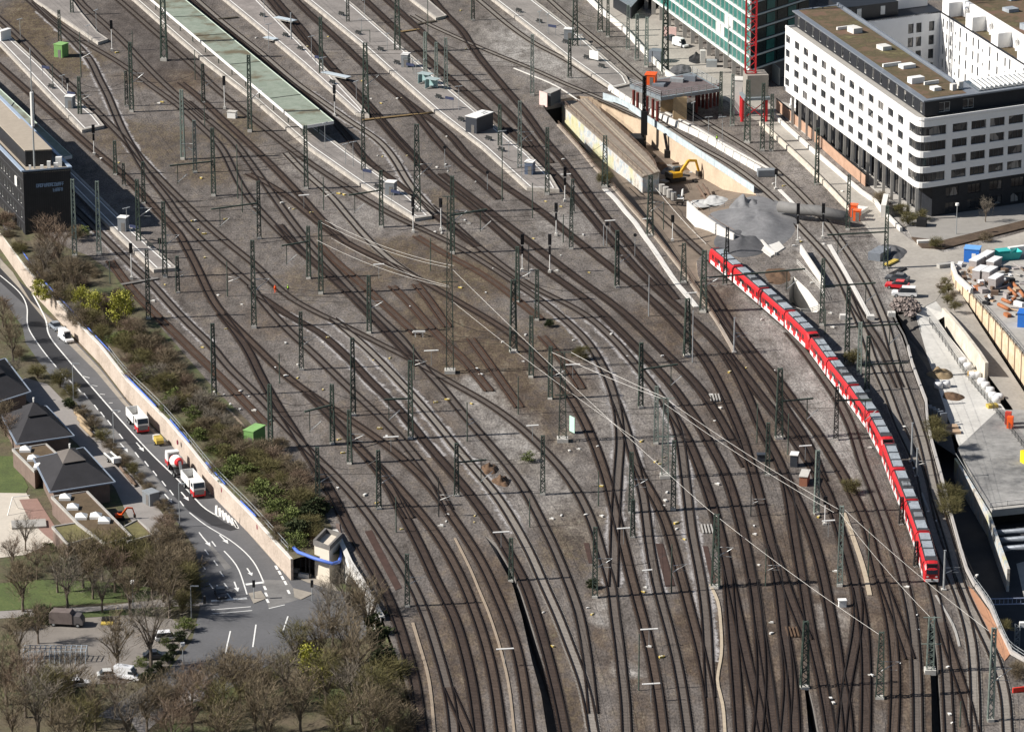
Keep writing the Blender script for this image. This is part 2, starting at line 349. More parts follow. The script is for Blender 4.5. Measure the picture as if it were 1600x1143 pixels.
def track(key, label, pts, kind='g', shoulder=0, ext=(0, 0), rust=False, bedw=3.0, rails=True):
    wp = W(pts)
    if ext[0]: d = (wp[0] - wp[1]).normalized(); wp.insert(0, wp[0] + d * ext[0])
    if ext[1]: d = (wp[-1] - wp[-2]).normalized(); wp.append(wp[-1] + d * ext[1])
    c = spline(wp); ns = normals2(c); TN[0] += 1; o = .004 + .0022 * TN[0]
    t = thing('railway_track', label, 'railway track', c[0], group='railway tracks of the station throat')
    if shoulder:
        a = int(len(c) * (shoulder[0] if isinstance(shoulder, tuple) else 0)); e = int(len(c) * (shoulder[1] if isinstance(shoulder, tuple) else 1))
        if e - a > 2: strip(c[a:e], ns[a:e], 5.6, o - .001).build('ballast_shoulder', BED['s'], t)
    strip(c, ns, bedw, o + .02).build('ballast_bed', BED[kind], t)
    b = MB(); acc = 0; zs = .03 + o
    for i in range(1, len(c)):
        seg = c[i] - c[i - 1]; L = seg.length; d = seg / L; n = Vector((d.y, -d.x, 0))
        s = acc
        while s < L:
            q = c[i - 1] + d * s + n * random.uniform(-.04, .04)
            v = [q + d * x * .13 + n * y * 1.27 + Vector((0, 0, z)) for z in (zs, zs + .03) for y in (-1, 1) for x in (-1, 1)]
            b.add(v, [(4, 5, 7, 6), (0, 1, 5, 4), (2, 6, 7, 3), (1, 3, 7, 5), (0, 4, 6, 2)]); s += .63
        acc = s - L
    b.build('sleepers', SLP[kind], t)
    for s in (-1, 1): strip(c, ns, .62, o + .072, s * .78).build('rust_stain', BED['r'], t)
    for s in (-1, 1): sweep(c, ns, s * .76, .19, .05, .25 + o).build('rail', rail_b if rust else rail_m, t)  # rail made wider to take in its own shadow
    TRACKS[key] = c
    return t
T = track
T('t1', 'dark track hugging the parapet of the arched bridge, leftmost at the bottom edge', [(345, 490), (361, 510), (381, 537), (394, 560), (407, 590), (420, 611), (437, 641), (455, 667), (470, 692), (485, 716), (503, 745), (516.5, 770), (529.5, 790.6), (541.6, 818.8), (569.8, 867), (593, 907), (606, 933), (622, 973), (634, 1014), (646.5, 1054), (653, 1094), (659, 1143)], 'd', ext=(0, 40))
T('t2', 'track just right of the bridge parapet track, splitting near the bottom edge', [(162, 371), (190, 399), (212, 421), (231, 437), (260, 470), (298, 510), (332.5, 542), (352.7, 570.6), (385, 601), (413, 629), (441, 661), (471, 693), (505, 726), (525, 745), (553, 776), (572, 799), (597, 836), (617, 867), (637, 899), (646, 917), (662, 953), (676, 993), (688, 1034), (700, 1074), (703, 1090), (707, 1115), (709, 1143)], 'g', (.1, .38), ext=(60, 40))
T('t2b', 'short branch leaving the bridge side tracks at the bottom edge', [(700, 1074), (711, 1100), (722, 1122), (731, 1145)], 'b', ext=(0, 40))
T('t0', 'overgrown rusty siding along the top of the shrub embankment', [(172, 408), (195, 440), (215, 463), (240, 489), (270, 518), (300, 548), (329, 575), (355, 600), (385, 632), (417, 665)], 'b', rust=True)
T('t5l', 'track from the small shaded platform down across the left yard', [(113, 205), (141, 230), (170, 254), (200, 280), (235, 318), (258, 343), (277, 361), (290, 385), (303, 409), (319, 443), (330.5, 468), (345, 488), (371, 514), (401, 543), (441, 583), (471, 607), (511, 633), (554, 661), (599, 692), (633, 720), (661, 748), (684, 773), (699.6, 798.7), (721.7, 829), (741.8, 861), (758, 887), (768, 913), (785, 951), (801, 993), (812, 1034), (819, 1074), (824, 1114), (828, 1143)], 'b', ext=(80, 40))
T('t3', 'track with a dark sleeper patch, third from the left at the bottom edge', [(480, 615), (495, 628), (511, 645), (530, 666), (550.7, 688), (569, 709), (593, 733), (609, 764), (626.7, 797.6), (643.6, 828.8), (662.7, 867), (684, 915), (705, 953), (719, 993), (730, 1034), (738.5, 1074), (744, 1114), (747.5, 1143)], 'd', ext=(0, 40))
T('t4', 'track left of the white cable trough near the bottom edge', [(569, 709), (581, 717), (601, 738), (627, 768), (653.3, 797.6), (677.4, 828.8), (701.6, 867), (725, 914), (740.5, 953), (754.5, 993), (765.6, 1034), (773.7, 1074), (779, 1114), (783, 1143)], 'b', ext=(0, 40))
T('t6', 'dark track that runs along the right side of the narrow lower cutting', [(404, 462), (425, 474), (451, 497), (489, 511), (521, 538), (550, 565), (572, 590.7), (590, 607), (632.7, 651), (667, 695), (700, 732), (732, 770), (756, 803), (780, 839), (804.5, 883), (820, 911), (834.5, 953), (847, 993), (852, 1012), (866, 1066), (877, 1114), (882.5, 1143)], 'd', (.05, .4), ext=(0, 40))
T('t6b', 'track parallel to the long dark one through the middle of the yard', [(392, 448), (411, 474), (451, 518), (491.5, 554.5), (531.8, 594.7), (580, 639), (616.6, 675), (636, 698), (661, 728), (681.5, 755), (690, 775), (702, 797)], 'g')
T('t7', 'track sweeping past the two brown spoil heaps left of the shrub', [(520, 498), (540, 516), (568, 539), (604.5, 575.6), (641.7, 615), (675, 653), (709, 695), (729, 719), (763, 758), (785, 787.6), (806.5, 824), (831.7, 871), (849, 913), (869, 955), (890, 1009.6), (905, 1047), (919, 1094), (927, 1143)], 'p', (.0, .5), ext=(0, 40))
T('t8', 'track with a run of dark sleepers, curving right of the spoil heaps', [(292, 159), (330, 191), (364.5, 221), (388, 252), (412, 285), (440, 325), (464.5, 358), (492.7, 391), (520.8, 421), (541, 443), (564, 468), (580, 486), (600.5, 504), (628.7, 530), (647, 557), (665, 578.7), (681, 594.7), (707, 627), (737, 663), (765, 695), (801.5, 738), (823.6, 770.5), (839.7, 803.7), (858.8, 841), (875, 878), (889, 914), (904.4, 956), (913, 1001.5), (919, 1040), (923, 1078), (927, 1115)], 'g')
T('t9', 'long pale edged track from the green hut diagonally across the whole yard', [(44, 0), (66, 20), (96.6, 48), (121, 72), (141, 94.6), (153, 121), (167, 147), (181, 181), (196, 213), (216, 244), (245, 275), (271, 302), (301, 331), (331, 359), (361.6, 385), (402, 417), (430, 447), (461, 472), (491.5, 488), (521.7, 502), (552, 515), (580, 532), (616.6, 549), (644.7, 562.6), (671, 578), (691, 590.7), (721, 607), (757.4, 627), (781.6, 643), (817.8, 671), (838.7, 692), (860.8, 714), (891, 751), (911, 783.6), (925, 816.8), (933, 840), (941, 871), (949, 893), (956, 915), (960, 959.7), (967, 1003.5), (972, 1054), (977, 1094), (979, 1143)], 'g', (.12, .42), ext=(60, 40))
T('t9b', 'track leaving the left platform and joining the long diagonal one', [(-20, 14), (4, 34), (40, 68), (76, 104.6), (113, 137), (149, 173), (181, 205), (203, 228), (219, 256), (237, 282), (257, 306), (277, 335), (301, 363), (331, 392), (367, 424), (392, 446)], 'g')
T('t10', 'track with white ballast edges running nearly straight down the centre', [(189, 4), (241, 50), (282, 86.5), (314, 115), (326, 129), (380.6, 175), (421, 207), (447, 228), (476.6, 250), (521, 280), (561, 306), (601, 330.5), (641.6, 350.7), (682, 369), (720, 388), (750.5, 408), (780.7, 426), (801, 441), (831, 460), (851, 474), (885.5, 503), (912, 526), (926, 546), (946.9, 583.7), (961, 625), (967, 656), (969, 695), (965.5, 730), (963.5, 770.5), (960.4, 821), (959.4, 871), (958, 917)], 'g', (.68, 1), ext=(60, 0))
T('t11', 'track crossing the white edged one near the pair of bright insulators', [(388, 272), (412, 284), (430, 293), (470.5, 325), (500.7, 351), (541, 380), (581, 400), (611, 414), (647.6, 432), (682, 452), (713, 470), (741, 486), (771.5, 504), (800, 524), (824, 543), (847, 566.6), (870, 592), (889.5, 617), (910.7, 654), (928, 692), (945, 740), (953.4, 770.5), (962.5, 808.7), (971.5, 843), (979.6, 877), (989.3, 915), (999, 950), (1012, 998.5), (1021, 1043), (1029, 1088), (1035.6, 1143)], 'b', ext=(0, 40))
T('t11a', 'pale sleepered connecting curve from the canopy platform to the middle', [(447, 240), (480.6, 275), (500.7, 291), (521, 311), (541, 336), (556, 353), (571, 371), (597, 396), (617, 413), (647, 432)], 'p')
T('t12', 'track right of the bright insulators with buried pale ballast', [(961, 625), (973, 655), (984.6, 698), (993.6, 733), (1004.7, 773.5), (1009.7, 815.8), (1015, 856), (1026, 915), (1038, 958), (1049, 998.5), (1059, 1041), (1066, 1079), (1075, 1143)], 'g', (0, .5), ext=(0, 40))
T('t13', 'branch curving right from the centre line past the twin posts', [(986, 703), (993, 727), (1003, 748), (1016, 767.5), (1035, 803.7), (1048, 841), (1057, 876), (1067.5, 914), (1079, 959), (1087.5, 990), (1096.5, 1026.7), (1105.6, 1072), (1110.6, 1104), (1113, 1143)], 'b', ext=(0, 40))
T('t14', 'track along the pale gravel strip beside the tall pair of masts', [(672, 322), (710, 352.7), (740.5, 381), (770.7, 405), (801, 428), (831, 449), (870, 468), (906.6, 484), (925, 500), (949, 521), (975, 548.5), (1001, 580.7), (1025, 610), (1046.5, 643), (1061, 681), (1068, 730), (1074.4, 780.5), (1080.5, 831), (1090.5, 881), (1097, 916), (1103, 963), (1105, 1001.5), (1107, 1044), (1110, 1090)], 'g', (.3, .95))
T('t15', 'dark track passing under the wide lattice mast at lower centre', [(1040, 632), (1056, 655), (1076, 690), (1092, 730), (1106.6, 770.5), (1116.7, 802.7), (1128.8, 851), (1137, 891), (1142.6, 915), (1150, 953), (1160, 1000), (1170, 1045), (1181, 1090), (1192, 1143)], 'd', ext=(0, 40))
T('t15b', 'dark track hugging the white cable trough at lower centre', [(1137, 891), (1138, 915), (1142, 960), (1146, 1010), (1150, 1060), (1153, 1100), (1156, 1143)], 'd', ext=(0, 40))
T('t16', 'first of the dark brown tracks right of the twin lattice posts', [(441, 12), (471, 46), (511, 96.6), (551.6, 139), (582, 171), (610, 205), (649, 247), (675.6, 277), (700, 295), (720, 310), (750.5, 335), (780.7, 363), (811, 389), (841, 415), (881, 443), (921, 472), (961, 510), (1001, 550.5), (1024, 575), (1050, 602), (1074, 638), (1096, 669), (1114, 705), (1128.8, 730), (1143.9, 770.5), (1155, 810.7), (1164.4, 851), (1176.5, 915), (1182, 953), (1190, 1000), (1198, 1050), (1204, 1095), (1210, 1143)], 'd', ext=(60, 40))
T('t17', 'second dark brown track, passing beside the thin black signal post', [(461, 0), (481, 20), (531.5, 66), (580, 113), (620, 147), (656.6, 175), (701, 209), (732, 246), (772.7, 280), (813, 308), (849, 332.5), (877, 356.7), (911.5, 384), (951.8, 416), (980, 438), (1005, 458), (1027, 478), (1057.5, 509), (1082, 537), (1100, 560), (1118, 590), (1136, 627), (1150, 660), (1163, 693), (1173, 730), (1185, 770.5), (1194, 810.7), (1204.6, 851), (1216, 913), (1222, 960), (1227, 1010), (1232, 1060), (1230, 1100), (1226, 1143)], 'd', ext=(60, 40))
T('t17b', 'dark track joining from the left beside the second dark brown one', [(690, 272), (710, 288), (772.7, 336.6), (841, 389), (901.5, 435), (961, 478), (1001, 514), (1041.5, 554.5), (1087, 600), (1110, 632), (1133.6, 671), (1152, 706), (1167, 730)], 'd')
T('t18', 'track left of the small brick box, dark where it meets its branch', [(576, 6), (610, 38), (644.5, 70), (680.7, 104.6), (721, 139), (761, 173), (801.5, 209), (829, 236), (861, 268), (887, 297), (911.5, 324), (941.7, 361), (980, 405), (1005, 432), (1030, 455), (1055, 478), (1080, 498), (1106, 522), (1133, 553), (1149.4, 581), (1160, 602), (1173, 631), (1183, 657), (1198, 688), (1210, 708), (1223, 735), (1232.4, 774.5), (1237.4, 810.7), (1243.5, 851), (1255, 915), (1262, 960), (1270, 1005), (1281, 1050), (1290, 1095), (1298, 1143)], 'd', ext=(60, 40))
T('t19', 'branch from the brick box track running on right of the white box', [(1222, 733), (1232, 757), (1248.5, 788.6), (1264.6, 826.8), (1276.7, 863), (1289, 915), (1295, 950), (1303, 990), (1309, 1030), (1314, 1070), (1322, 1100), (1325, 1143)], 'd', ext=(0, 40))
T('t20', 'track splitting beside the tall grey portal mast at lower right', [(1136, 553), (1156.5, 578), (1176.6, 603.5), (1182.5, 613), (1202, 636), (1220, 658), (1236, 680), (1254.4, 706.6), (1271, 731), (1286, 758), (1300, 788), (1308, 817), (1320, 855), (1330, 891), (1338, 918), (1341, 950), (1338, 990), (1331, 1030), (1324, 1060), (1318, 1100), (1314, 1143)], 'd', ext=(0, 40))
T('t20b', 'straight dark track between the portal masts at the bottom right', [(1338, 918), (1346, 955), (1351, 1000), (1353, 1050), (1353, 1100), (1352, 1143)], 'd', ext=(0, 40))
T('th1', 'left of the two ramp tracks climbing out of the dark underpass', [(893, 216, -6.5), (940, 268, -5.5), (985, 315, -4.1), (1030, 362, -2.7), (1062, 400, -1.5), (1092, 440, -.5), (1112, 472, 0), (1132, 506), (1150, 530), (1169.5, 555), (1181.6, 571), (1197.7, 593), (1213.8, 615.6), (1227, 643), (1244, 664), (1258.5, 688), (1272, 716), (1286, 752)], 'd')
T('t21', 'right of the two ramp tracks, continuing past the grey catenary mast', [(1104, 446), (1126, 480), (1142, 506), (1156, 526), (1179, 554), (1200.7, 578), (1221, 600.5), (1243, 633), (1262.5, 657), (1280.6, 682), (1301, 716), (1318.5, 745), (1335, 778), (1346.4, 802), (1356.4, 829), (1367.5, 881), (1378, 917), (1387, 950), (1394, 990), (1397, 1030), (1399, 1070), (1398, 1100), (1396, 1143)], 'b', ext=(0, 40))
T('t22', 'track on pale gravel running beside the red train on its left', [(1232, 520), (1245, 535), (1257, 549), (1281, 582.7), (1307, 621), (1331.5, 671), (1345.8, 720), (1360.7, 756.7), (1374.4, 792), (1389, 832), (1405.8, 886), (1414, 918), (1422, 950), (1428, 990), (1431, 1030), (1433, 1070), (1434, 1143)], 'g', ext=(0, 40))
TRAIN_EDGE = [(1105, 409), (1131, 433), (1149, 445), (1175.4, 469), (1212.8, 502), (1255, 540), (1281, 576.6), (1305, 607), (1337.5, 649), (1369.7, 700), (1384.6, 744), (1404.7, 790.6), (1420.8, 835), (1433, 871), (1443, 912)]
_e = [P(x, y, .45) for x, y in TRAIN_EDGE]; _n = normals2(_e)
TRAIN_C = [Vector((p.x, p.y, 0)) + n * (1.5 if n.x > 0 else -1.5) for p, n in zip(_e, _n)]
_tc = [pix(p) for p in TRAIN_C]
T('t23', 'track carrying the red train and running on below it', [(905, 208, -6.5), (955, 262, -5.5), (1000, 306, -4.1), (1045, 348, -2.5), (1078, 379, -1.2), (1098, 398, -.3)] + _tc + [(1463, 940), (1467.5, 963), (1474.5, 1009.6), (1479, 1064), (1483, 1143)], 'g', ext=(0, 40))
T('t25', 'short crossover from the train track towards the retaining wall', [(1469, 973), (1485, 1023.7), (1499, 1064), (1511.4, 1098), (1521, 1143)], 'b', ext=(0, 40))
T('r1', 'left of the two construction side tracks, shaded behind the train', [(747, 0), (797, 42), (841, 72.5), (880, 91.5), (920, 118), (953, 139), (981, 157), (1007, 174), (1033, 193), (1061, 213), (1100, 235), (1130, 250), (1160, 270), (1191.5, 294.6), (1214.6, 315.6), (1229, 332), (1249, 355.5), (1286, 394), (1313, 434), (1328, 470), (1342, 502), (1351, 523), (1363, 563), (1386, 612.5), (1405, 665), (1436, 731), (1453, 811), (1473, 871), (1489, 907), (1497, 925), (1507, 959), (1516.4, 993.5), (1521.4, 1037.7), (1523, 1074), (1524.5, 1143)], 'p', ext=(60, 40), bedw=3.0)
T('r2', 'right of the two construction side tracks, next to the retaining wall', [(858, 0), (880, 20), (920.5, 54), (960.7, 86.5), (999, 120.7), (1050, 158), (1100, 190), (1145, 218), (1181, 240), (1210, 266), (1240, 292.5), (1259.7, 313.5), (1277, 331), (1305, 366.6), (1336.5, 412), (1357.5, 446), (1372, 479.5), (1384, 507), (1393.4, 544), (1403.7, 580), (1410, 596), (1428, 646.6), (1444, 696.5), (1454.6, 743.7), (1465, 786.6), (1483, 843), (1493, 881), (1500, 915), (1527.5, 972), (1546.6, 1009.6), (1560.7, 1046.8), (1570.7, 1087), (1574, 1143)], 'p', ext=(60, 40), bedw=3.0)
T('rx', 'crossover between the two construction side tracks', [(1318, 447), (1336.7, 481), (1353.5, 507), (1367, 527), (1382, 552), (1395, 582), (1406, 606)], 'g')
T('r1b', 'pale track curving in from the stub platform to the long white barrier', [(645, 25), (670.7, 40), (711, 58), (737, 70), (757, 78.5), (791.4, 92.6), (841.7, 112.7), (880, 131), (920.5, 147), (950, 160), (978, 171), (1007, 186)], 'p', bedw=2.8)
T('c1', 'dark curved track from the stub platform to the underpass mouth', [(669, -10), (683, 8), (700, 27), (722, 48), (735, 70), (750, 92), (768, 114), (790, 140), (812, 165), (832, 192), (853, 222), (880, 252), (905, 285), (930, 318), (946, 340), (965, 362), (985, 385), (1005, 408), (1030, 436), (1055, 468)], 'd', ext=(60, 0))
T('u3', 'track passing behind the small green hut at upper left', [(54, 4), (80, 30), (113, 54), (141, 73), (173, 90.5), (201, 109), (241, 139), (282, 169), (320, 205), (346, 232), (380, 298), (430, 356), (476.6, 400)], 'g')
T('u4', 'track leaving the ramped platform end at upper left', [(116, -10), (129, 8), (161, 36), (191, 64), (225, 100.6), (261.6, 137), (292, 163), (320, 187)], 'g', ext=(60, 0))
T('u7', 'track between the canopy platform and the long yard lines', [(282, 130), (310, 152), (346, 186), (385, 222), (420, 255), (450, 286), (476, 314), (500, 342), (541, 380)], 'b')
T('u8', 'track continuing under the lattice masts left of the buffer stop', [(436, 352), (460, 383), (476.6, 399), (521, 437), (551, 465), (575, 490), (600, 516), (628, 545), (655, 572)], 'd')
T('s1', 'rusty siding ending at the white buffer stop', [(500, 385), (521, 407), (561, 441), (596, 474), (620.6, 496), (650, 523)], 'b', rust=True)
T('s2', 'short brown siding behind the tallest lattice tower', [(650, 445), (667.7, 466), (689, 498), (700, 512)], 'b', rust=True)
T('s3', 'abandoned overgrown siding right of the tallest tower, left one', [(700, 540), (721, 557), (741, 583), (765, 612)], 'b', rust=True)
T('s4', 'abandoned overgrown siding right of the tallest tower, right one', [(735, 530), (755, 556.5), (781.6, 594.7), (811.8, 637)], 'b', rust=True)
T('s5', 'short rusty track stub lying in front of the feeder mast', [(846, 526), (866, 548), (885, 572), (899, 592), (908, 608)], 'b', rust=True)
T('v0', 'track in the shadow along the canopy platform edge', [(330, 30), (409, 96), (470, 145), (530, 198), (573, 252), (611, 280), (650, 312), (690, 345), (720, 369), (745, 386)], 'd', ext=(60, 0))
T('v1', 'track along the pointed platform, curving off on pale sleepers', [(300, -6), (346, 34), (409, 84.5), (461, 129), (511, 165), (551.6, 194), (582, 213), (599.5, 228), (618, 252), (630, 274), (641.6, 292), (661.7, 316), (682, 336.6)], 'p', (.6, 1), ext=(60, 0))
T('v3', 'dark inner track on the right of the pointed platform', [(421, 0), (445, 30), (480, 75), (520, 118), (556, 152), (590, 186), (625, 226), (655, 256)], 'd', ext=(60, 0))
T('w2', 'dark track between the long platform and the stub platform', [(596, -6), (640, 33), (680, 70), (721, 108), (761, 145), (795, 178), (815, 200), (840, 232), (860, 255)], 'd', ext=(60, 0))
T('s6', 'faint weedy siding in the brown grass left of the signal group', [(650, 370), (700, 401), (741, 421), (785, 451), (818, 478), (845, 500)], 'b', rust=True)
T('s7', 'thin weedy siding beside the buffer stop siding', [(612, 448), (640, 475), (673, 514), (705, 545)], 'b', rust=True)
T('t17c', 'dark branch right of the second dark brown track at the bottom edge', [(1226, 995), (1233, 1035), (1239, 1080), (1241, 1110), (1242, 1143)], 'd', ext=(0, 40))
T('t16b', 'dark branch left of the first dark brown track at the bottom edge', [(1176, 905), (1182, 950), (1187, 1000), (1190, 1050), (1188, 1100), (1184, 1143)], 'd', ext=(0, 40))
T('x1', 'crossover between the dark tracks below the brick track box', [(1204.6, 851), (1215, 880), (1231, 925), (1246, 965), (1262, 1000)], 'd')
T('x2', 'crossover between the tracks left of the train front', [(1376, 905), (1392, 945), (1408, 990), (1422, 1030)], 'b')
T('x3', 'crossover in the left yard beside the slip track', [(550, 690), (575, 715), (590, 735), (612, 765), (640, 810)], 'b')
T('x4', 'crossover between the upper middle dark tracks', [(620, 147), (650, 180), (680, 218), (712, 252), (745, 280), (780, 312)], 'd')
# ------------------------------------------------------------------ masts
mast_g = G('mast_green', (.06, .082, .066), .6, .45, .7, fine=4)
mast_p = G('mast_pale', (.21, .25, .22), .6, .3, .7, fine=4)
mast_k = G('mast_dark', (.028, .03, .03), .6, .4, .7)
galv = G('galvanised', (.36, .38, .39), .45, .2, 1.0, metal=.3)
insul = G('insulator_white', (.75, .73, .68), .35, .06, 1)
black = G('black_paint', (.012, .012, .014), .5, .3, 1)
found = G('foundation', (.5, .48, .44), .9, .15, 1.2)
glassd = G('glass_dark', (.03, .036, .045), .15, .5, .3, spec=.6)
whitep = G('white_paint', (.78, .77, .74), .5, .032, .6)
yellow = G('yellow_paint', (.5, .37, .08), .6, .2, 1)
def lattice(h, w0, w1, d0, d1, nb, leg, bar):
    """four legs tapering from w0 x d0 to w1 x d1, zig-zag bars on all sides"""
    b = MB()
    def cor(t): return [Vector((sx * (w0 + (w1 - w0) * t) / 2, sy * (d0 + (d1 - d0) * t) / 2, h * t)) for sx, sy in ((-1, -1), (1, -1), (1, 1), (-1, 1))]
    a, z = cor(0), cor(1)
    for i in range(4): b.beam(a[i], z[i], leg)
    for k in range(nb):
        c0, c1 = cor(k / nb), cor((k + 1) / nb)
        for i in range(4):
            j = (i + 1) % 4
            b.beam(c0[i] if k % 2 else c0[j], c1[j] if k % 2 else c1[i], bar)
            if k % 3 == 0: b.beam(c0[i], c0[j], bar)
    return b
def cantilever(t, h, side=1, zf=.45, L=3.2, mat=mast_g):
    z = h * zf
    b = MB(); b.tube([(side * .1, 0, z + 1.9), (side * L, 0, z + 2.0)], .035, 4); b.tube([(side * .1, 0, z - .1), (side * L * .95, .1, z + 1.9)], .05, 4)
    b.tube([(side * .2, 0, z + .2), (side * L * .9, -.05, z + .25)], .03, 4)
    c = b.build('cantilever', mat, t)
    b = MB(); b.tube([(side * .35, 0, z + .1), (side * 1.5, .05, z + .9)], .095, 6); b.tube([(side * .35, 0, z + 1.9), (side * 1.2, 0, z + 1.93)], .08, 6)
    b.build('insulator', insul, c)
H0 = 14.0
def proto(kind, cant):
    t = thing('catenary_mast' if kind in 'HLPDG' else 'slim_post', 'proto', 'catenary mast' if kind in 'HLPDG' else 'post', (0, 0, 0))
    mat = {'H': mast_g, 'L': mast_g, 'P': mast_p, 'D': mast_k, 'G': galv, 'T': mast_g, 'B': mast_k, 'S': galv}[kind]
    if kind in 'HPD':
        lattice(H0, .9, .56, .5, .4, 13, .2, .12).build('pole', mat, t)
    elif kind == 'L':
        lattice(H0, 1.4, .72, 1.1, .6, 11, .22, .13).build('pole', mat, t)
    elif kind == 'G':
        b = MB(); b.tube([(0, 0, 0), (0, 0, H0)], .24, 8, .18); b.build('pole', mat, t)
    else:
        b = MB(); b.tube([(0, 0, 0), (0, 0, H0)], .15, 6, .11); b.build('pole', mat, t)
    if kind in 'HLPDG':
        b = MB(); s = 1.5 if kind == 'L' else 1.0
        b.box((0, 0, .15), (s, s, .6)); b.build('foundation', found, t)
        b = MB(); b.box((0, 0, H0 - .1), (.5, .4, .1)); b.build('cap', mat, t)
    if cant: cantilever(t, H0, cant, .42, mat=galv)
    return t
PROTO = {}
def get_proto(kind, cant):
    if (kind, cant) not in PROTO: PROTO[kind, cant] = proto(kind, cant)
    return PROTO[kind, cant]
# kind, base x, base y, top y, cantilever side (0 none)
MASTS = '''H 93.6 66 16 0;L 256.5 94.6 -40 0;H 112.7 24 -30 0;H 206 175 66 1;H 198 166 111 0;H 125 183 120 1;D 52.5 188 142 0;H 334 306 200 0;P 286 249 140 0;P 305 270 188 -1;T 305 125 78 0;H 318 161 100 1;H 390.7 206 86 1;H 502 119 27 0;G 455 66 20 0;L 571.7 181 67 1
H 568 270 173 0;H 543.6 38 -20 0;L 621 82 -20 0;P 664.6 120 50 0;P 681.7 128 66 0;P 696.8 144 59 0;H 739 32 -30 0;T 668.6 56 -5 0;P 831.6 149 54 0;H 781 232 163 0;P 812 267 158 1;H 855 304 199 0;L 898.5 76 -20 0;H 890 122 60 0;L 937.6 50 -20 0;H 949.7 58 0 0;P 981 78.5 8 0
P 995 94.6 22 0;P 1010 105 27 0;L 1039 117 -30 0;B 1019 110 80 0;H 1125.7 181 112 0;P 1144 197 116 0;L 1167.5 223 125 0;H 1191 236 130 0;H 1205 236 147 0;H 1276 289 200 0;H 1324.7 359 273 0;H 1383.7 419 322 0;H 1284 508 404 0;H 1323 568 448 0;P 1342.5 585 503 0
H 1354.6 611 525 0;T 1289 522 482 0;D 1306 687 604 0;L 1217 685 575 0;T 1182.6 691 630 0;T 1231 709.6 646 0;G 1147 550 496 1;S 1082 566 485 0;L 1073.5 556 466 0;L 1099 487 391 1;H 1132.6 445 390 0;D 1136 396 355 0;L 1068 441 380 0;L 1015.5 369 274 1;L 945 292 212 0;T 1036.6 358.7 315 0
H 964 449 360 1;S 1013.6 494 430 0;H 892.5 389 310 0;H 894.5 332 280 0;T 880 379 335 0;T 832 340.6 286 0;T 784.7 314 233 0;H 707 396 275 1;B 826 433 382 0;H 808.5 472 385 1;H 839 500 421 0;L 802 550 437 0;H 830 589 493 0;T 809.7 647 588 0;H 860 623 541 1
H 1001 637 535 0;P 1025 693 603 0;H 848 772.5 680 0;T 935 790 736 0;H 986 801 706 1;H 988.6 839 780 0;H 929.5 933 823 1;H 798.5 907 840 0;T 827.6 823 778 0;H 1199 742 660 0;B 1173 806 758 1;L 1118 917 803 1;T 1049 925 850 1;T 1196 915 857 1;P 1275.6 802.7 703 0;P 1312 915 790 0
T 1356.5 901 825 0;D 1408 819 776 0;D 1431 885 845 0;G 1474.5 921 859 1;G 1432 744 700 1;G 1424 721 660 0;L 1374.6 1090 987 1;P 1547.6 1126 980 1;L 1257 1074 970 0;T 998 1078 990 0;H 636.5 947 865 1;H 713.6 774.5 692 0;B 685.5 806.7 745 1;H 592 794.6 703 1;H 546.6 724 640 1;H 497 794.6 698 1
T 619 831 775 0;H 423 700 600 0;H 519.7 693 600 0;H 552 649 528 0;H 471 577.6 487 1;T 437 599 552 0;H 334.6 619 505 0;H 397 512 375 1;H 577 520 430 1;H 641.7 685 563 0;T 646.8 593 538 1;T 730 689 628 1;H 501.7 459 345 0;H 482.6 435 353 0;H 478.6 295 196 0;H 596 355 266 0;T 505.8 328.5 277 1
T 672.8 423 372 0;H 405 373 283 -1;L 652 335 194 1;P 117 401 280 0;P 155 397 283 0;H 216.7 381 280 1;H 258 433 315 1;H 278 457 400 1;H 232 498 390 0;T 355.5 463 408 1;T 172 443 408 0;T 378.7 331.5 281 0;T 371.6 310 225 0;H 180.5 273 220 0;H 193.6 290 255 0;H 224.7 318 253 0;T 250 405 372 0
T 207 72 48 0;T 126.8 120.7 50 1;T 320 197 165 0;H 1052 796 688 0;S 943 384 352 0;T 83 137 100 0;T 1500 1135 1095 0'''
KW = {'H': 'dark green lattice mast', 'L': 'broad four legged lattice mast', 'P': 'pale green lattice mast', 'D': 'blackish lattice mast', 'G': 'round grey steel mast', 'T': 'thin green post', 'B': 'thin black post', 'S': 'thin pale post'}
MAST_H = {}; MAST_O = {}
for it in MASTS.replace('\n', ';').split(';'):
    k, x, y, ty, c = it.split(); x, y, ty, c = float(x), float(y), float(ty), int(c)
    z = -4.5 if (y > 930 and x > 1540) else 0.0
    z = 0.0
    base = P(x, y, z); h = hgt(x, y, ty)
    s = h / H0
    lab = KW[k] + (' with white insulator bracket' if c else '')
    o = dup(get_proto(k, c), base, random.uniform(-.25, .25), (1 + .25 * (s - 1), 1 + .25 * (s - 1), s), lab, 'overhead line masts and posts', (x, y), True)
    MAST_H[x] = (base, h); MAST_O[x] = o
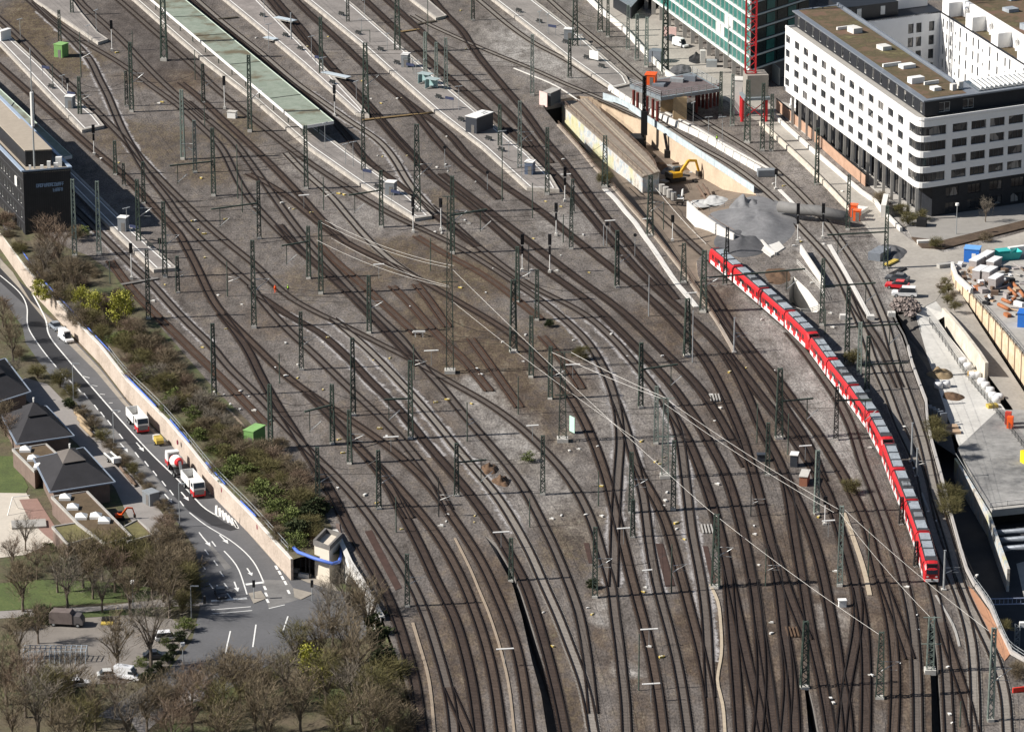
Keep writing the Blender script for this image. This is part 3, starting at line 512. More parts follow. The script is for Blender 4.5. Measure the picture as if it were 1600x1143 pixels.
# the tallest tower, in front of the buffer stop, and the twin feeder masts
def tower(x, y, ty, lab, w0=1.5, w1=.7, mat=mast_g):
    base = P(x, y); h = hgt(x, y, ty)
    t = thing('lattice_tower', lab, 'lattice tower', base)
    for v in (lattice(h, w0, w1, w0 * .9, w1, 18, .17, .08),):
        v.v = [p + base for p in v.v]; v.build('pole', mat, t)
    b = MB(); b.box(base + Vector((0, 0, .3)), (w0 + .7, w0 + .7, .9)); b.build('foundation', found, t)
    b = MB(); b.beam(base + Vector((-1.6, 0, h * .52)), base + Vector((1.8, 0, h * .52)), .14); b.build('crossarm', mat, t)
    b = MB(); b.beam(base + Vector((-1.4, 0, h)), base + Vector((1.6, 0, h)), .14); b.build('crossarm', mat, t)
    MAST_H[x] = (base, h); MAST_O[x] = t; return t
tower(703, 582, 307, 'tallest lattice tower, rising from the middle of the yard')
tower(879, 689, 550, 'stout lattice feeder tower with white base beside the pale green board')
tower(1039, 746, 622, 'triple lattice feeder tower at lower centre where the white cables meet', 1.3, .8, mast_p)
tower(1453, 1050, 964, 'grey lattice tower beside the dark narrow cutting below the train', 1.2, .9, mast_p)
# ------------------------------------------------------------------ horizontal beams carried by masts
def beam_arm(x0, x1, mx, py_end, lab, mat=mast_g, drop=1):
    base, h = MAST_H[mx]
    p = pix(base + Vector((0, 0, 5)))
    # height of the arm at the mast: solved on the mast, the far end at the same height and depth
    z = zat(base, py_end[0])
    a = Vector((base.x, base.y - .05, z)); k = P(x1, py_end[1], z)
    mast = MAST_O[mx]
    b = MB(); b.beam(a, k, .26, .3); t = b.build('crossbeam', mat)
    t.parent = mast; t.matrix_parent_inverse = Matrix.LocRotScale(mast.location, mast.rotation_euler, mast.scale).inverted()
    if drop:
        d = a + (k - a) * .82
        b = MB(); b.beam(d, d - Vector((0, 0, 4.5)), .16); b.build('drop_post', mat).parent = t
        b = MB(); b.tube([d - Vector((0, 0, 4.2)), d + Vector((2.2, .3, -2.3))], .1, 6); b.build('insulator', insul).parent = t
for x1, mx, ys, lab in [(600, 641.7, (622, 624), 'short beam reaching left from the mast at left centre'), (265, 334, (252, 259), 'beam reaching left over tracks near the canopy platform'), (760, 713.6, (722, 718), 'beam reaching right above the two brown spoil heaps'),
        (1059, 1001, (577, 569), 'beam reaching right between the white feeder cables'), (1362, 1306, (625, 624), 'beam crossing above the middle of the red train'), (1271, 1217, (627, 622), 'beam reaching right over pale gravel left of the train'),
        (1258, 1099, (434, 420), 'long beam spanning above the rear of the red train'), (1368, 1284, (447, 442), 'beam above the crossover beside the two site tracks'), (1405, 1323, (511, 506), 'beam above the site tracks ending at the retaining wall'), (1293, 1383.7, (362, 367), 'beam reaching left over the site tracks from the white based mast'),
        (1420, 1342.5, (570, 566), 'lower beam over the site tracks next to the bush'), (330, 405, (317, 327), 'beam reaching left past the thin posts at upper left'), (761, 703, (337, 327), 'beam reaching right from the upper part of the tallest tower'), (545, 596, (297, 305), 'beam reaching left towards the canopy platform end'), (440, 482.6, (377, 384), 'beam reaching left near the two track workers'), (476, 519.7, (632, 643), 'beam reaching left over the dark slip track')]:
    beam_arm(None, x1, mx, ys, lab)
# ------------------------------------------------------------------ head spans between neighbouring masts
KS = sorted((pix(b_)[0], pix(b_)[1], b_, h_) for b_, h_ in MAST_H.values())
wspan = G('wire_span', (.04, .036, .032), .5, .2, 1); NSP = 0
for i, (x, y, b_, h_) in enumerate(KS):
    best = [q for q in KS[i + 1:] if 45 < q[0] - x < 190 and abs(q[1] - y - (q[0] - x) * -.02) < 13]
    if not best or h_ < 10: continue
    q = best[0]; hh = min(h_, q[3])
    if hh < 9: continue
    t = thing('span_wire', 'dark cross span wires strung between two masts', 'span wire', b_.copy(), group='cross span wires between masts', at=((x + q[0]) / 2, (y + q[1]) / 2), auto=True); NSP += 1
    for f in (.52, .6, .86):
        if hh * f < 6.2: continue
        p0, p1 = b_ + Vector((0, 0, hh * f)), q[2] + Vector((0, 0, hh * f)); b = MB(); b.tube([p0 + (p1 - p0) * (k / 6) - Vector((0, 0, (2.2 if f > .8 else .1) * 4 * (k / 6) * (1 - k / 6))) for k in range(7)], .045, 4); b.build('wire', wspan, t)
# ------------------------------------------------------------------ feeder cables
wire = G('cable_bright', (.62, .6, .56), .45, .05, 1)
def cable(lab, pts, r=.06, sag=0):
    """pts: (px, py, z)"""
    wp = [P(x, y, z) for x, y, z in pts]; out = []
    for a, c in zip(wp, wp[1:]):
        k = 14
        for i in range(k): t = i / k; out.append(a + (c - a) * t - Vector((0, 0, sag * 4 * t * (1 - t))))
    out.append(wp[-1])
    b = MB(); b.tube(out, r, 4); o = b.build('feeder_cable', wire); return tag(o, lab, 'cable', 'white feeder cables over the yard')
def zt(x, y, ty): return zat(P(x, y), ty)
z1, z2, z3, z4 = zt(501.7, 459, 347), zt(703, 582, 420), zt(879, 689, 553), zt(1039, 746, 624)
for dx, dy, lab in ((-1, 0, 'upper left feeder cable from lattice mast to tallest tower, outer strand'), (6, -3, 'upper left feeder cable from lattice mast to tallest tower, inner strand')):
    cable(lab, [(501.7 + dx, 347 + dy, z1), (703 + dx, 418 + dy, z2)], .03, 1.2)
zb = zt(501.7, 459, 375); zc = zt(703, 582, 449)
cable('feeder cable strung lowest from lattice mast to tallest tower', [(495, 375, zb), (703, 449, zc)], .03, 1.2)
cable('feeder cable second lowest from lattice mast to tallest tower', [(518, 372, zb), (704, 447, zc)], .03, 1.2)
cable('bright feeder cable from stout tower to triple tower, left strand', [(862, 550, z3), (1033, 622, z4)], .042, .3)
cable('bright feeder cable from stout tower to triple tower, right strand', [(892, 550, z3), (1042, 622, z4)], .042, .3)
z5 = zt(1312, 915, 792); z6 = zt(1374.6, 1090, 988)
cable('feeder cable from triple tower down to the pale mast, upper strand', [(1045, 626, z4), (1310, 795, z5)], .032, .6)
cable('feeder cable from triple tower down to the pale mast, lower strand', [(1038, 630, z4), (1303, 800, z5)], .032, .6)
zq = zt(700, 582, 310)
cable('long thin cable from tallest tower to the mast at bottom right', [(706, 420, z2), (1100, 790, 9), (1373, 990, z6)], .032, .6)
cable('thin feeder cable running down from pale mast past the train front, left', [(1312, 800, z5), (1455, 965, zt(1453, 1050, 966))], .028, .6)
cable('thin feeder cable running down from pale mast past the train front, right', [(1320, 796, z5), (1545, 985, 9)], .028, .6)
cable('thin cable from tallest tower across overgrown sidings', [(706, 470, zt(703, 582, 470)), (1000, 690, 8)], .03, .6)
# contact wires above the main tracks
wm = G('wire_dark', (.03, .025, .022), .5, .2, 1)
for key in ('t22', 't16', 't17', 't18', 't9', 't10', 't7', 't6', 'r1', 'r2', 't20', 't21', 't11', 't14'):
    c = TRACKS[key]; pts = [p + Vector((0, 0, 5.6)) for p in c[::6]]
    b = MB(); b.tube(pts, .02, 3); b.tube([p + Vector((0, 0, 1.2 + .35 * math.cos(i * .9))) for i, p in enumerate(pts)], .02, 3)
    tag(b.build('contact_wire', wm), 'thin dark contact wire above the %s' % {'t22': 'track beside the train', 't16': 'first dark brown track', 't17': 'second dark brown track', 't18': 'brick box track', 't9': 'long diagonal track', 't10': 'white edged centre track', 't7': 'spoil heap track', 't6': 'track by the narrow lower cutting', 'r1': 'left site track', 'r2': 'right site track', 't20': 'splitting lower right track', 't21': 'ramp track', 't11': 'crossing centre track', 't14': 'track by the pale gravel strip'}[key], 'wire')
# ------------------------------------------------------------------ signals
def signal_proto(two):
    t = thing('railway_signal', 'proto', 'signal', (0, 0, 0))
    b = MB(); b.tube([(0, 0, 0), (0, 0, 6)], .11, 6); b.build('post', whitep, t)
    b = MB(); b.box((0, -.12, 5.3), (.75, .25, 1.7)); s = b.build('screen', black, t)
    b = MB()
    b.tube([(0, -.25, 5.5), (0, -.45, 5.5)], .2, 6)
    b.build('lamp_hood', black, s)
    if two: b = MB(); b.box((0, -.1, 3.6), (.5, .22, 1.3)); b.build('screen', black, t)
    b = MB(); b.box((0, 0, .2), (.7, .7, .5)); b.build('foundation', found, t)
    return t
SP = [signal_proto(0), signal_proto(1)]
for x, y, ty, two in [(175, 80, 32, 0), (351, 170, 119, 0), (523, 182, 133, 1), (689, 360, 310, 0), (645.6, 363, 308, 1), (816, 424, 366, 1), (859, 426, 366, 1), (882.5, 315, 261, 1), (869, 368, 317, 1), (1050.7, 376, 336, 0), (205.6, 436, 380, 0), (147, 242, 195, 1), (1246, 379, 318, 1), (1285.5, 372, 318, 1), (1212, 295, 264, 0), (1288.7, 819, 775, 0), (250, 404, 372, 0), (106, 150, 122, 0)]:
    dup(SP[two], P(x, y), random.uniform(-.3, .3), (1, 1, hgt(x, y, ty) / 6.1), ('white posted signal with two black screens' if two else 'white posted signal with one black screen'), 'railway signals', (x, y), True)
for x, y, ty in [(761.6, 297, 269), (992, 401, 367), (948, 384, 350), (695, 262, 230), (1147.6, 546, 520)]:
    t = thing('ball_topped_post', 'short post topped by a black disc', 'signal', P(x, y), group='short disc signals', at=(x, y), auto=True)
    h = hgt(x, y, ty); q = P(x, y)
    b = MB(); b.tube([q, q + Vector((0, 0, h))], .07, 6); b.build('post', galv, t)
    b = MB(); b.tube([q + Vector((0, -.05, h)), q + Vector((0, -.35, h + .05))], .42, 8); b.build('disc', black, t)
# ------------------------------------------------------------------ lamps on the platforms
def lamp_proto():
    t = thing('platform_lamp', 'proto', 'lamp', (0, 0, 0))
    b = MB(); b.tube([(0, 0, 0), (0, 0, 6)], .07, 6); b.build('post', galv, t)
    for s in (-1, 1):
        b = MB(); b.box((s * .55, 0, 6.02), (.9, .3, .12)); b.build('lamp_head', galv, t)
    return t
LP = lamp_proto()
for x, y, ty in [(151, 55, 16), (32, 60, 30), (413, 40, -5), (420, 76, 38), (487, 96, 57), (505, 122, 90), (557, 160, 127), (508, 236, 192), (570, 31, 0), (605, 83, 53), (565, 55, 30), (717, 177, 135), (756, 207, 175), (785, 270, 205), (552, 265, 222), (540, 262, 225), (700, 270, 260), (856, 57, 22), (843, 45, 18), (935, 100, 78), (907, 78, 55), (198.6, 366, 325), (98, 145, 118), (795, 250, 222), (1083, 195, 160), (1107, 213, 183), (1128, 240, 183), (815, 285, 258), (138, 68, 40), (665, 120, 92), (650, 128, 95)]:
    dup(LP, P(x, y), random.uniform(-.4, .4) + .7, (1, 1, hgt(x, y, ty) / 6), 'twin headed platform lamp', 'platform lamps', (x, y), True)
for t in list(PROTO.values()) + SP + [LP]: trash(t)
# light bars: pale gangways and bright rods lying at track level
for x, y, L in [(475, 326, 4), (592, 435, 4), (674, 571, 5), (742, 798 - 10, 0), (611, 707, 5), (832, 689, 4), (895, 593, 5), (783, 857, 5), (974, 851, 4), (1014, 1010, 5), (1017, 1096, 5), (1011, 917, 3), (789, 1041, 5), (1080, 480, 4), (1012, 363, 4), (953, 366, 4), (1258, 721, 4), (1294, 839, 4), (884, 293, 4)]:
    if not L: continue
    q = P(x, y); t = thing('light_fixture', 'pale horizontal tube lamp on a thin post', 'lamp', q, group='tube lamps between the tracks', at=(x, y), auto=True)
    b = MB(); b.tube([q, q + Vector((0, 0, 3.2))], .05, 5); b.build('post', galv, t)
    b = MB(); b.tube([q + Vector((-L * .3, 0, 3.2)), q + Vector((L * .3, .2, 3.3))], .14, 6); b.build('tube', whitep, t)
# point machines, boxes and other little track objects
def pm_proto(mat, mat2, lab):
    t = thing('track_box', lab, 'track equipment', (0, 0, 0))
    b = MB(); b.box((0, 0, .25), (1.1, .6, .45)); b.box((.75, .1, .2), (.5, .35, .3)); b.build('housing', mat, t)
    b = MB(); b.box((0, 0, .5), (.8, .62, .06)); b.build('lid', mat2, t); b = MB(); b.beam((.9, 0, .15), (2.2, .3, .12), .09); b.build('rod', mast_k, t)
    return t
PMY, PMW = pm_proto(yellow, G('cream_paint', (.6, .55, .4), .6, .1, 1), 'proto'), pm_proto(found, whitep, 'proto')
LITTLE = '''y 530 303;y 538 305;w 440 318;w 452 326;y 459 327;y 486 333;w 505 535;y 512 528;w 446 537;y 609 560;y 584 563;y 505 609;y 592 670;w 604 683;y 529 687;w 422 658;w 446 588;y 465 591;y 680 629;y 700 625;y 737 631;y 742 806;y 741 816;w 700 804;w 697 815;w 690 822;y 627 827;w 570 774;y 588 786;w 528 763;y 535 708;y 317 543;y 353 514;w 335 613;w 378 476;w 240 471;y 258 445;w 341 462;y 320 403;y 310 359;w 305 345;y 318 366;y 301 346;w 158 249;y 186 255;y 182 83;y 254 160;w 249 162;w 296 249;y 315 279;y 352 343
y 1031 725;y 1024 722;y 1036 715;w 1042 770;w 1040 783;w 1038 790;w 1122 757;y 1070 843;y 1056 818;w 1057 827;y 1006 925;w 1009 918;y 925 960;w 918 950;w 849 957;y 1033 1027;w 1015 1011;y 864 1010;w 915 805;w 877 806;w 863 811;w 941 807;y 940 760;w 890 705;w 905 702;w 934 698;w 1178 822;w 1180 835;w 1186 883;w 1306 893;y 1279 808;w 1273 790;w 1317 946;w 1298 1092;w 1302 1099;w 1205 990;w 1206 973;w 1418 918;w 1432 962;w 1435 984;w 1406 1037;w 1481 1043;w 1484 1117;w 1488 1130;w 1362 1056;w 1210 580
w 1360 700;y 1166 575;y 1140 582;w 1112 618;w 1126 638;w 1117 658;w 1035 557;y 1002 690;w 980 557;w 955 523;w 896 532;w 818 565;w 821 524;w 785 535;y 720 450;w 759 458;w 745 577;w 752 586;w 640 480;w 770 420;w 743 285;y 853 315;y 877 323;y 834 373;y 921 426;w 830 423;w 870 424;w 911 368;w 895 292;w 876 400;w 880 250;w 590 244;y 598 245;y 636 244;y 627 154;y 596 162;w 580 155;w 621 155;y 728 77;y 720 17;w 698 214;w 683 262;w 696 258;w 700 268;y 566 127;y 513 58;w 500 40;w 400 60;y 480 74;w 458 79
w 1080 270;w 1164 350;w 1250 372;w 1240 385;w 1287 382;y 1224 291;y 1252 378;w 1316 300;w 1268 340;w 1230 330;w 1208 288;w 1268 443;w 1298 490;w 1302 512;w 1190 500;w 1462 815;w 1450 800;w 1413 668;w 1428 733;w 1445 872;w 1526 900;w 330 625;w 350 617;w 375 612;w 389 620;w 360 632;w 375 640;w 398 642;w 465 570;w 430 575;w 690 365;w 680 363;y 717 350;w 733 350;w 726 345'''
for it in LITTLE.replace('\n', ';').split(';'):
    k, x, y = it.split(); x, y = float(x), float(y)
    dup(PMY if k == 'y' else PMW, P(x, y), random.uniform(0, 3), [random.uniform(.4, .75)] * 3, 'small yellow point machine by the rails' if k == 'y' else 'small whitish equipment box by the rails', 'small equipment boxes between the tracks', (x, y), True)
trash(PMY); trash(PMW)
# ------------------------------------------------------------------ platforms
def inset(pts, d):
    n = len(pts); a = sum(pts[i].x * pts[(i + 1) % n].y - pts[(i + 1) % n].x * pts[i].y for i in range(n))
    s = 1 if a > 0 else -1; out = []
    for i in range(n):
        p, q, r = pts[i - 1], pts[i], pts[(i + 1) % n]
        d1 = (q - p); d1.z = 0; d1.normalize(); d2 = (r - q); d2.z = 0; d2.normalize()
        n1 = Vector((-d1.y, d1.x, 0)) * s; n2 = Vector((-d2.y, d2.x, 0)) * s
        m = n1 + n2; L = max(.35, m.dot(m) / 2)
        out.append(q + m * (d / L))
    return out
plat_side = G('platform_edge_concrete', (.4, .37, .33), .9, .35, .5, fine=2.5)
plat_top = G('platform_paving', (.225, .205, .19), .9, .32, .16, fine=2)
plat_old = G('platform_paving_stained', (.24, .215, .2), .9, .45, .12, fine=1.2)
line_w = G('line_white', (.78, .77, .73), .7, .1, 1)
PH = .8
def platform(lab, pts, top=plat_top, line=True, h=PH):
    w = W(pts, h); t = thing('station_platform', lab, 'platform', Vector((w[0].x, w[0].y, 0)), group='station platforms')
    b = MB(); b.prism(w, 0, h); b.build('edge_wall', plat_side, t)
    q = inset(w, .55); b = MB(); b.prism(q, h - .05, h + .01); b.build('paving', top, t)
    if line:
        a, c = inset(w, 1.0), inset(w, 1.28); b = MB(); n = len(a)
        for i in range(n):
            j = (i + 1) % n; b.poly([p + Vector((0, 0, .016)) for p in (a[i], a[j], c[j], c[i])])
        b.build('safety_line', line_w, t)
    return t
platform('leftmost platform tapering to a square end beside the green hut', [(-70, 8), (0, 69), (128, 203), (163, 196), (150, 180), (108, 146), (62, 99), (0, 42), (-60, -12)])
platform('short ramped platform tip at the top left behind the green hut', [(20, -35), (54, 0), (153, 66), (169, 61), (153, 50), (125, 17), (113, 0), (80, -40)], line=False)
platform('long platform carrying the green canopy', [(130, -62), (209, -1), (280, 62), (320, 96), (400, 158), (481, 229), (559, 284), (648, 341), (675, 337), (643, 307), (547, 238), (440, 157), (320, 60), (240, -8), (170, -66)])
platform('stained old platform ending in a point right of the canopy', [(275, -62), (352, 0), (420, 56), (470, 98), (557, 177), (577, 180), (566, 166), (480, 75), (406, 0), (350, -62)], plat_old)
platform('longest platform with the dark hut and glass shelter', [(398, -62), (477, -2), (560, 66), (605, 107), (681, 174), (753, 229), (823, 293), (874, 296), (861, 274), (825, 238), (811, 228), (656, 97), (560, 13), (470, -62)])
platform('tiny platform stub at the top centre', [(590, -45), (644, 0), (681, 28), (698, 24), (668, -2), (625, -45)], line=False)
platform('broad pale platform along the construction tracks', [(680, -72), (769, -2), (840, 53), (880, 85), (955, 138), (985, 131), (978, 118), (910, 57), (840, 3), (750, -72)])
platform('small half shaded platform beside the black building', [(30, 215), (60, 240), (120, 302), (177, 360), (240, 421), (277, 418), (209, 358), (150, 300), (100, 252), (70, 212)])
# ------------------------------------------------------------------ canopies
def roof_green():
    m, nt, bs = new_mat('canopy_roof_green'); p = posn(nt)
    n1 = noise(nt, .11, 5, .6, p); n2 = noise(nt, .5, 4, .6, p); n3 = noise(nt, 4, 3, .6, p)
    base = ramp(nt, n2, ((.3, (.21, .25, .2)), (.7, (.29, .325, .27))))
    base = mixc(nt, ramp(nt, n1, ((.5, (0, 0, 0)), (.64, (.85, .85, .85)))), base, (.13, .1, .06))
    nt.links.new(mixc(nt, .25, base, ramp(nt, n3, ((.3, (.4, .4, .4)), (.7, (1, 1, 1)))), 'MULTIPLY'), bs.inputs['Base Color']); bs.inputs['Roughness'].default_value = .85; bs.inputs['Specular IOR Level'].default_value = .2
    return m
rg = roof_green()
def canopy(lab, left, right, z, posts, seams):
    """left / right: edge lines in pixels (far, near)"""
    l0, l1, r0, r1 = [P(x, y, z) for x, y in (*left, *right)]
    t = thing('platform_canopy', lab, 'canopy', Vector((l1.x, l1.y, 0)))
    b = MB(); b.prism([l0, l1, r1, r0], z - .15, z); b.build('roof', rg, t)
    b = MB(); b.beam(l0 + Vector((-.08, 0, -.2)), l1 + Vector((-.08, 0, -.2)), .14, .75); b.build('fascia', whitep, t)
    b = MB(); b.beam(l1 + Vector((0, -.08, -.2)), r1 + Vector((0, -.08, -.2)), .14, .75); b.build('fascia', whitep, t)
    b = MB(); b.beam(r0 + Vector((.08, 0, -.2)), r1 + Vector((.08, 0, -.2)), .14, .7); b.build('fascia', G('fascia_mint', (.5, .58, .5), .6, .1, 1), t)
    for f in seams:
        b = MB(); a, c = l0 + (l1 - l0) * f, r0 + (r1 - r0) * f; b.beam(a + Vector((0, 0, .05)), c + Vector((0, 0, .05)), .16, .12); b.build('seam', mast_k, t)
    for i in range(posts):
        f = (i + .5) / posts
        for s in (.25, .75):
            q = (l0 + (l1 - l0) * f) * (1 - s) + (r0 + (r1 - r0) * f) * s
            b = MB(); b.beam((q.x, q.y, .8), (q.x, q.y, z - .15), .25); b.build('post', mast_g, t)
    return t
canopy('long light green platform canopy with white fascia', ((150, -74), (473, 198)), ((200, -73), (521, 190)), 4.9, 16, [.16, .3, .41, .52, .68, .86])
canopy('green canopy behind the black building', ((-90, 130), (100, 246)), ((-60, 84), (112, 244)), 4.9, 4, [.5])
# ------------------------------------------------------------------ huts and shelters
def hut(lab, cat, name, x, y, w, d, h, wall, roof, rz=-.55, z=0, door=True, eave=.12, k=None):
    q = P(x, y, z); t = thing(name, lab, cat, q, rz)
    def L(b, n, m, par=None):
        off = q; ca, sa = math.cos(rz), math.sin(rz)
        me = bpy.data.meshes.new(n); me.from_pydata([tuple(v) for v in b.v], [], b.f); me.materials.append(m)
        o = bpy.data.objects.new(n, me); COL.objects.link(o); o.parent = par or t; return o
    b = MB(); b.box((0, 0, h / 2), (w, d, h)); wl = L(b, 'wall', wall)
    b = MB(); b.box((0, 0, h + .08), (w + eave * 2, d + eave * 2, .16)); L(b, 'roof', roof)
    if door: b = MB(); b.box((w * .15, -d / 2 - .02, 1.05), (.9, .05, 2.1)); L(b, 'door', k or conc_d, wl)
    return t
hgrey = G('hut_grey', (.2, .215, .23), .6, .1, .6); hdark = G('hut_dark', (.045, .05, .06), .5, .2, .5); greenp = G('hut_green', (.16, .32, .1), .7, .18, 1); greenl = G('hut_green_light', (.22, .4, .14), .7, .18, 1)
RZ = -.93
hut('small green hut near the ramped platform tip', 'hut', 'relay_hut', 96, 88, 2.6, 3.0, 3.4, greenp, greenl, -.5)
hut('light green hut at the top of the shrub embankment', 'hut', 'relay_hut', 398, 694, 2.2, 4.4, 3.4, greenp, greenl, -.5)
hut('grey kiosk with white roof on the leftmost platform', 'kiosk', 'platform_kiosk', 110, 168, 2.0, 2.2, 3.0, hgrey, whitep, -.3, PH)
hut('large dark hut with white roof on the longest platform', 'hut', 'platform_hut', 749, 203, 3.4, 7.0, 4.0, hdark, whitep, -.62, PH)
hut('narrow kiosk with white roof beside the tubular frame', 'kiosk', 'platform_kiosk', 634, 104, 1.8, 2.2, 3.4, hgrey, whitep, -.3, PH)
hut('kiosk with white roof near the end of the canopy platform', 'kiosk', 'platform_kiosk', 611, 303, 2.2, 2.2, 3.0, hgrey, whitep, -.3, PH)
hut('blue grey kiosk at the tip of the longest platform', 'kiosk', 'platform_kiosk', 828, 271, 2.0, 2.4, 3.0, G('hut_blue', (.11, .14, .2), .6, .1, .6), whitep, -.3, PH)
hut('white roofed kiosk on the small half shaded platform', 'kiosk', 'platform_kiosk', 193, 360, 2.0, 2.0, 3.2, hgrey, whitep, -.3, PH)
hut('white cabinet on the grass below the canopy platform', 'cabinet', 'track_cabinet', 363, 184, 2.2, 1.5, 1.6, whitep, found, -.3, door=False)
hut('white cabinet wall at the left edge on the leftmost platform', 'cabinet', 'platform_cabinet', 7, 62, 1.2, 4.2, 2.6, whitep, whitep, -.6, PH, False)
hut('brick and white track box beside the portal mast', 'cabinet', 'track_cabinet', 1257, 754, 1.5, 4.0, 1.9, G('brick', (.3, .13, .08), .9, .3, 2), found, -.2, door=False)
hut('dark signal cabinet left of the portal mast', 'cabinet', 'track_cabinet', 1241, 727, 1.4, 2.0, 2.4, hdark, whitep, -.2, door=False)
hut('small dark box between the lower centre tracks', 'cabinet', 'track_cabinet', 1189, 720, 1.5, 1.2, 1.4, hdark, hdark, 0, door=False)
hut('small white cabinet by the bottom tracks', 'cabinet', 'track_cabinet', 1316, 947, 1.3, 1.0, 1.2, whitep, whitep, .1, door=False)
hut('grey portal box at the mouth of the underpass', 'cabinet', 'portal_box', 862, 162, 2.4, 5.0, 3.4, G('portal_grey', (.09, .1, .11), .8, .2, .6), conc, -.55, door=False)
hut('white roofed waiting kiosk on the broad pale platform', 'kiosk', 'platform_kiosk', 889, 62, 2.4, 1.8, 3.0, hgrey, whitep, -.2, PH)
def board(lab, x, y, w, h, mat, rz, z=PH, lift=.4):
    q = P(x, y, z); t = thing('notice_board', lab, 'board', q)
    ax = Vector((math.cos(rz), math.sin(rz), 0))
    b = MB(); b.box(q + Vector((0, 0, lift + h / 2)), (w, .12, h), rz); b.build('panel', mat, t)
    for s in (-.4, .4):
        b = MB(); b.beam(q + ax * w * s, q + ax * w * s + Vector((0, 0, lift)), .1); b.build('post', galv, t)
board('white board standing on the broad pale platform', 928, 95, 3.2, 2.3, whitep, -.75)
board('pink and white board at the underpass mouth', 849, 166, 3.4, 3.6, G('board_pink', (.75, .52, .48), .6, .12, 1.5), -.95, 0, .1)
board('pale green board beside the stout feeder tower', 894, 676, 1.8, 3.2, G('board_mint', (.45, .68, .56), .6, .1, 1), -1.0, 0, .2)
def shelter(lab, x, y):
    q = P(x, y, PH); t = thing('glass_shelter', lab, 'shelter', q)
    gl = G('shelter_glass', (.28, .42, .42), .1, .15, .5)
    b = MB(); b.box(q + Vector((0, .9, 1.3)), (3.2, .08, 2.3), -.6); b.build('back_pane', gl, t)
    b = MB(); b.box(q + Vector((-1.4, -.2, 1.3)), (.08, 1.8, 2.3), -.6); b.build('side_pane', gl, t)
    b = MB(); b.box(q + Vector((0, 0, 2.6)), (3.8, 2.4, .12), -.6); b.build('roof', G('shelter_roof', (.35, .42, .42), .4, .1, 1), t)
    b = MB(); b.box(q + Vector((0, .5, .5)), (2.4, .4, .08), -.6); b.build('bench', galv, t)
shelter('left glass shelter on the longest platform', 665, 130); shelter('right glass shelter on the longest platform', 676, 138)
for lab, x, y in (('left green tubular frame on the longest platform', 578, 66), ('right green tubular frame on the longest platform', 645, 110)):
    q = P(x, y, PH); t = thing('tubular_frame', lab, 'frame', q)
    b = MB(); b.tube([q, q + Vector((0, 0, 3.3))], .1, 6); b.build('post', mast_g, t); b = MB(); b.tube([q + Vector((-2.4, .3, 2.6)), q + Vector((-2.4, .3, 3.2)), q + Vector((0, 0, 3.3))], .1, 6); b.build('top_bar', mast_g, t)
for lab, x, y, L in (('pale stair cover at the edge of the stained platform, upper', 446, 32, 7), ('pale stair cover at the edge of the stained platform, lower', 525, 119, 9), ('pale square slab on the stained platform edge', 423, 62, 4)):
    q = P(x, y, PH); t = thing('platform_cover', lab, 'cover', q, group='pale covers on the stained platform')
    b = MB(); b.box(q + Vector((0, 0, .45)), (2.0, L, .12), .88); b.build('lid', G('cover_pale', (.5, .56, .6), .4, .1, 1), t)
    b = MB(); b.box(q + Vector((0, 0, .2)), (1.7, L - .6, .4), .88); b.build('base', conc, t)
# white barriers beside the broad platform, continuing as a double white kerb
for i in range(19):
    f0, f1 = i / 19, (i + .94) / 19
    line = [(952, 141), (985, 163), (1040, 190), (1100, 218), (1150, 248), (1190, 271)]
    def at(f):
        f *= len(line) - 1; k = min(int(f), len(line) - 2); f -= k; a, c = line[k], line[k + 1]; return (a[0] + (c[0] - a[0]) * f, a[1] + (c[1] - a[1]) * f)
    a, c = P(*at(f0), 0), P(*at(f1), 0)
    b = MB(); d = (c - a).normalized(); n = Vector((-d.y, d.x, 0))
    vs = []
    for q in (a, c):
        for s, z in ((-.45, 0), (-.16, 1.5), (.16, 1.5), (.45, 0)): vs.append(q + n * s + Vector((0, 0, z)))
    b.add(vs, [(0, 1, 5, 4), (1, 2, 6, 5), (2, 3, 7, 6), (0, 3, 2, 1), (4, 5, 6, 7)])
    tag(b.build('concrete_barrier', conc_w), 'white concrete barrier segment beside the left site track', 'barrier', 'white barrier segments', at((f0 + f1) / 2), True)
b = MB(); b.wall(W([(1040, 178), (1090, 203), (1150, 238), (1205, 268)]), 0, .5, .5); tag(b.build('white_kerb', conc_w), 'long white kerb between the two construction side tracks', 'kerb')
b = MB(); b.prism(W([(958, 140), (975, 150), (1040, 184), (1110, 217), (1195, 271), (1210, 268), (1150, 232), (1090, 198), (1040, 172), (985, 133)]), 0, .3); struct(b.build('island_pavement', plat_top))
b = MB(); b.box(P(1197, 275) + Vector((0, 0, .9)), (4.2, 2.2, 1.6), .1); tag(b.build('site_container', hgrey), 'grey box at the end of the white kerb', 'box')
# cable troughs and pale paths
def trough(lab, pts, w=.55, mat=conc_w, z=.16, kind=None):
    c = spline(W(pts), 3, 2); b = sweep(c, normals2(c), 0, w, 0, z); return tag(b.build('cable_trough', mat), lab, 'cable trough')
trough('pale winding cable trough along the ramp fence', [(945, 296), (962, 312), (980, 335), (995, 350), (1003, 366), (1010, 374), (1025, 395), (1040, 418), (1055, 440), (1060, 448), (1070, 457), (1080, 469), (1088, 480)], 1.2)
trough('white cable trough running down to the bottom edge left of the lower cutting', [(711, 841), (736, 891), (748, 921), (762, 953), (782, 1014), (795, 1070), (800, 1110), (804, 1150)], .4, G('trough_old', (.3, .24, .18), .9, .2, 1))
trough('white bent cable trough at lower centre', [(1110, 913), (1112, 922), (1118, 926), (1123, 940), (1126, 975), (1128, 1010), (1126, 1035), (1121, 1050), (1120, 1072), (1126, 1082), (1130, 1100), (1133, 1150)], .5, G('trough_tan', (.42, .35, .26), .9, .2, 1))
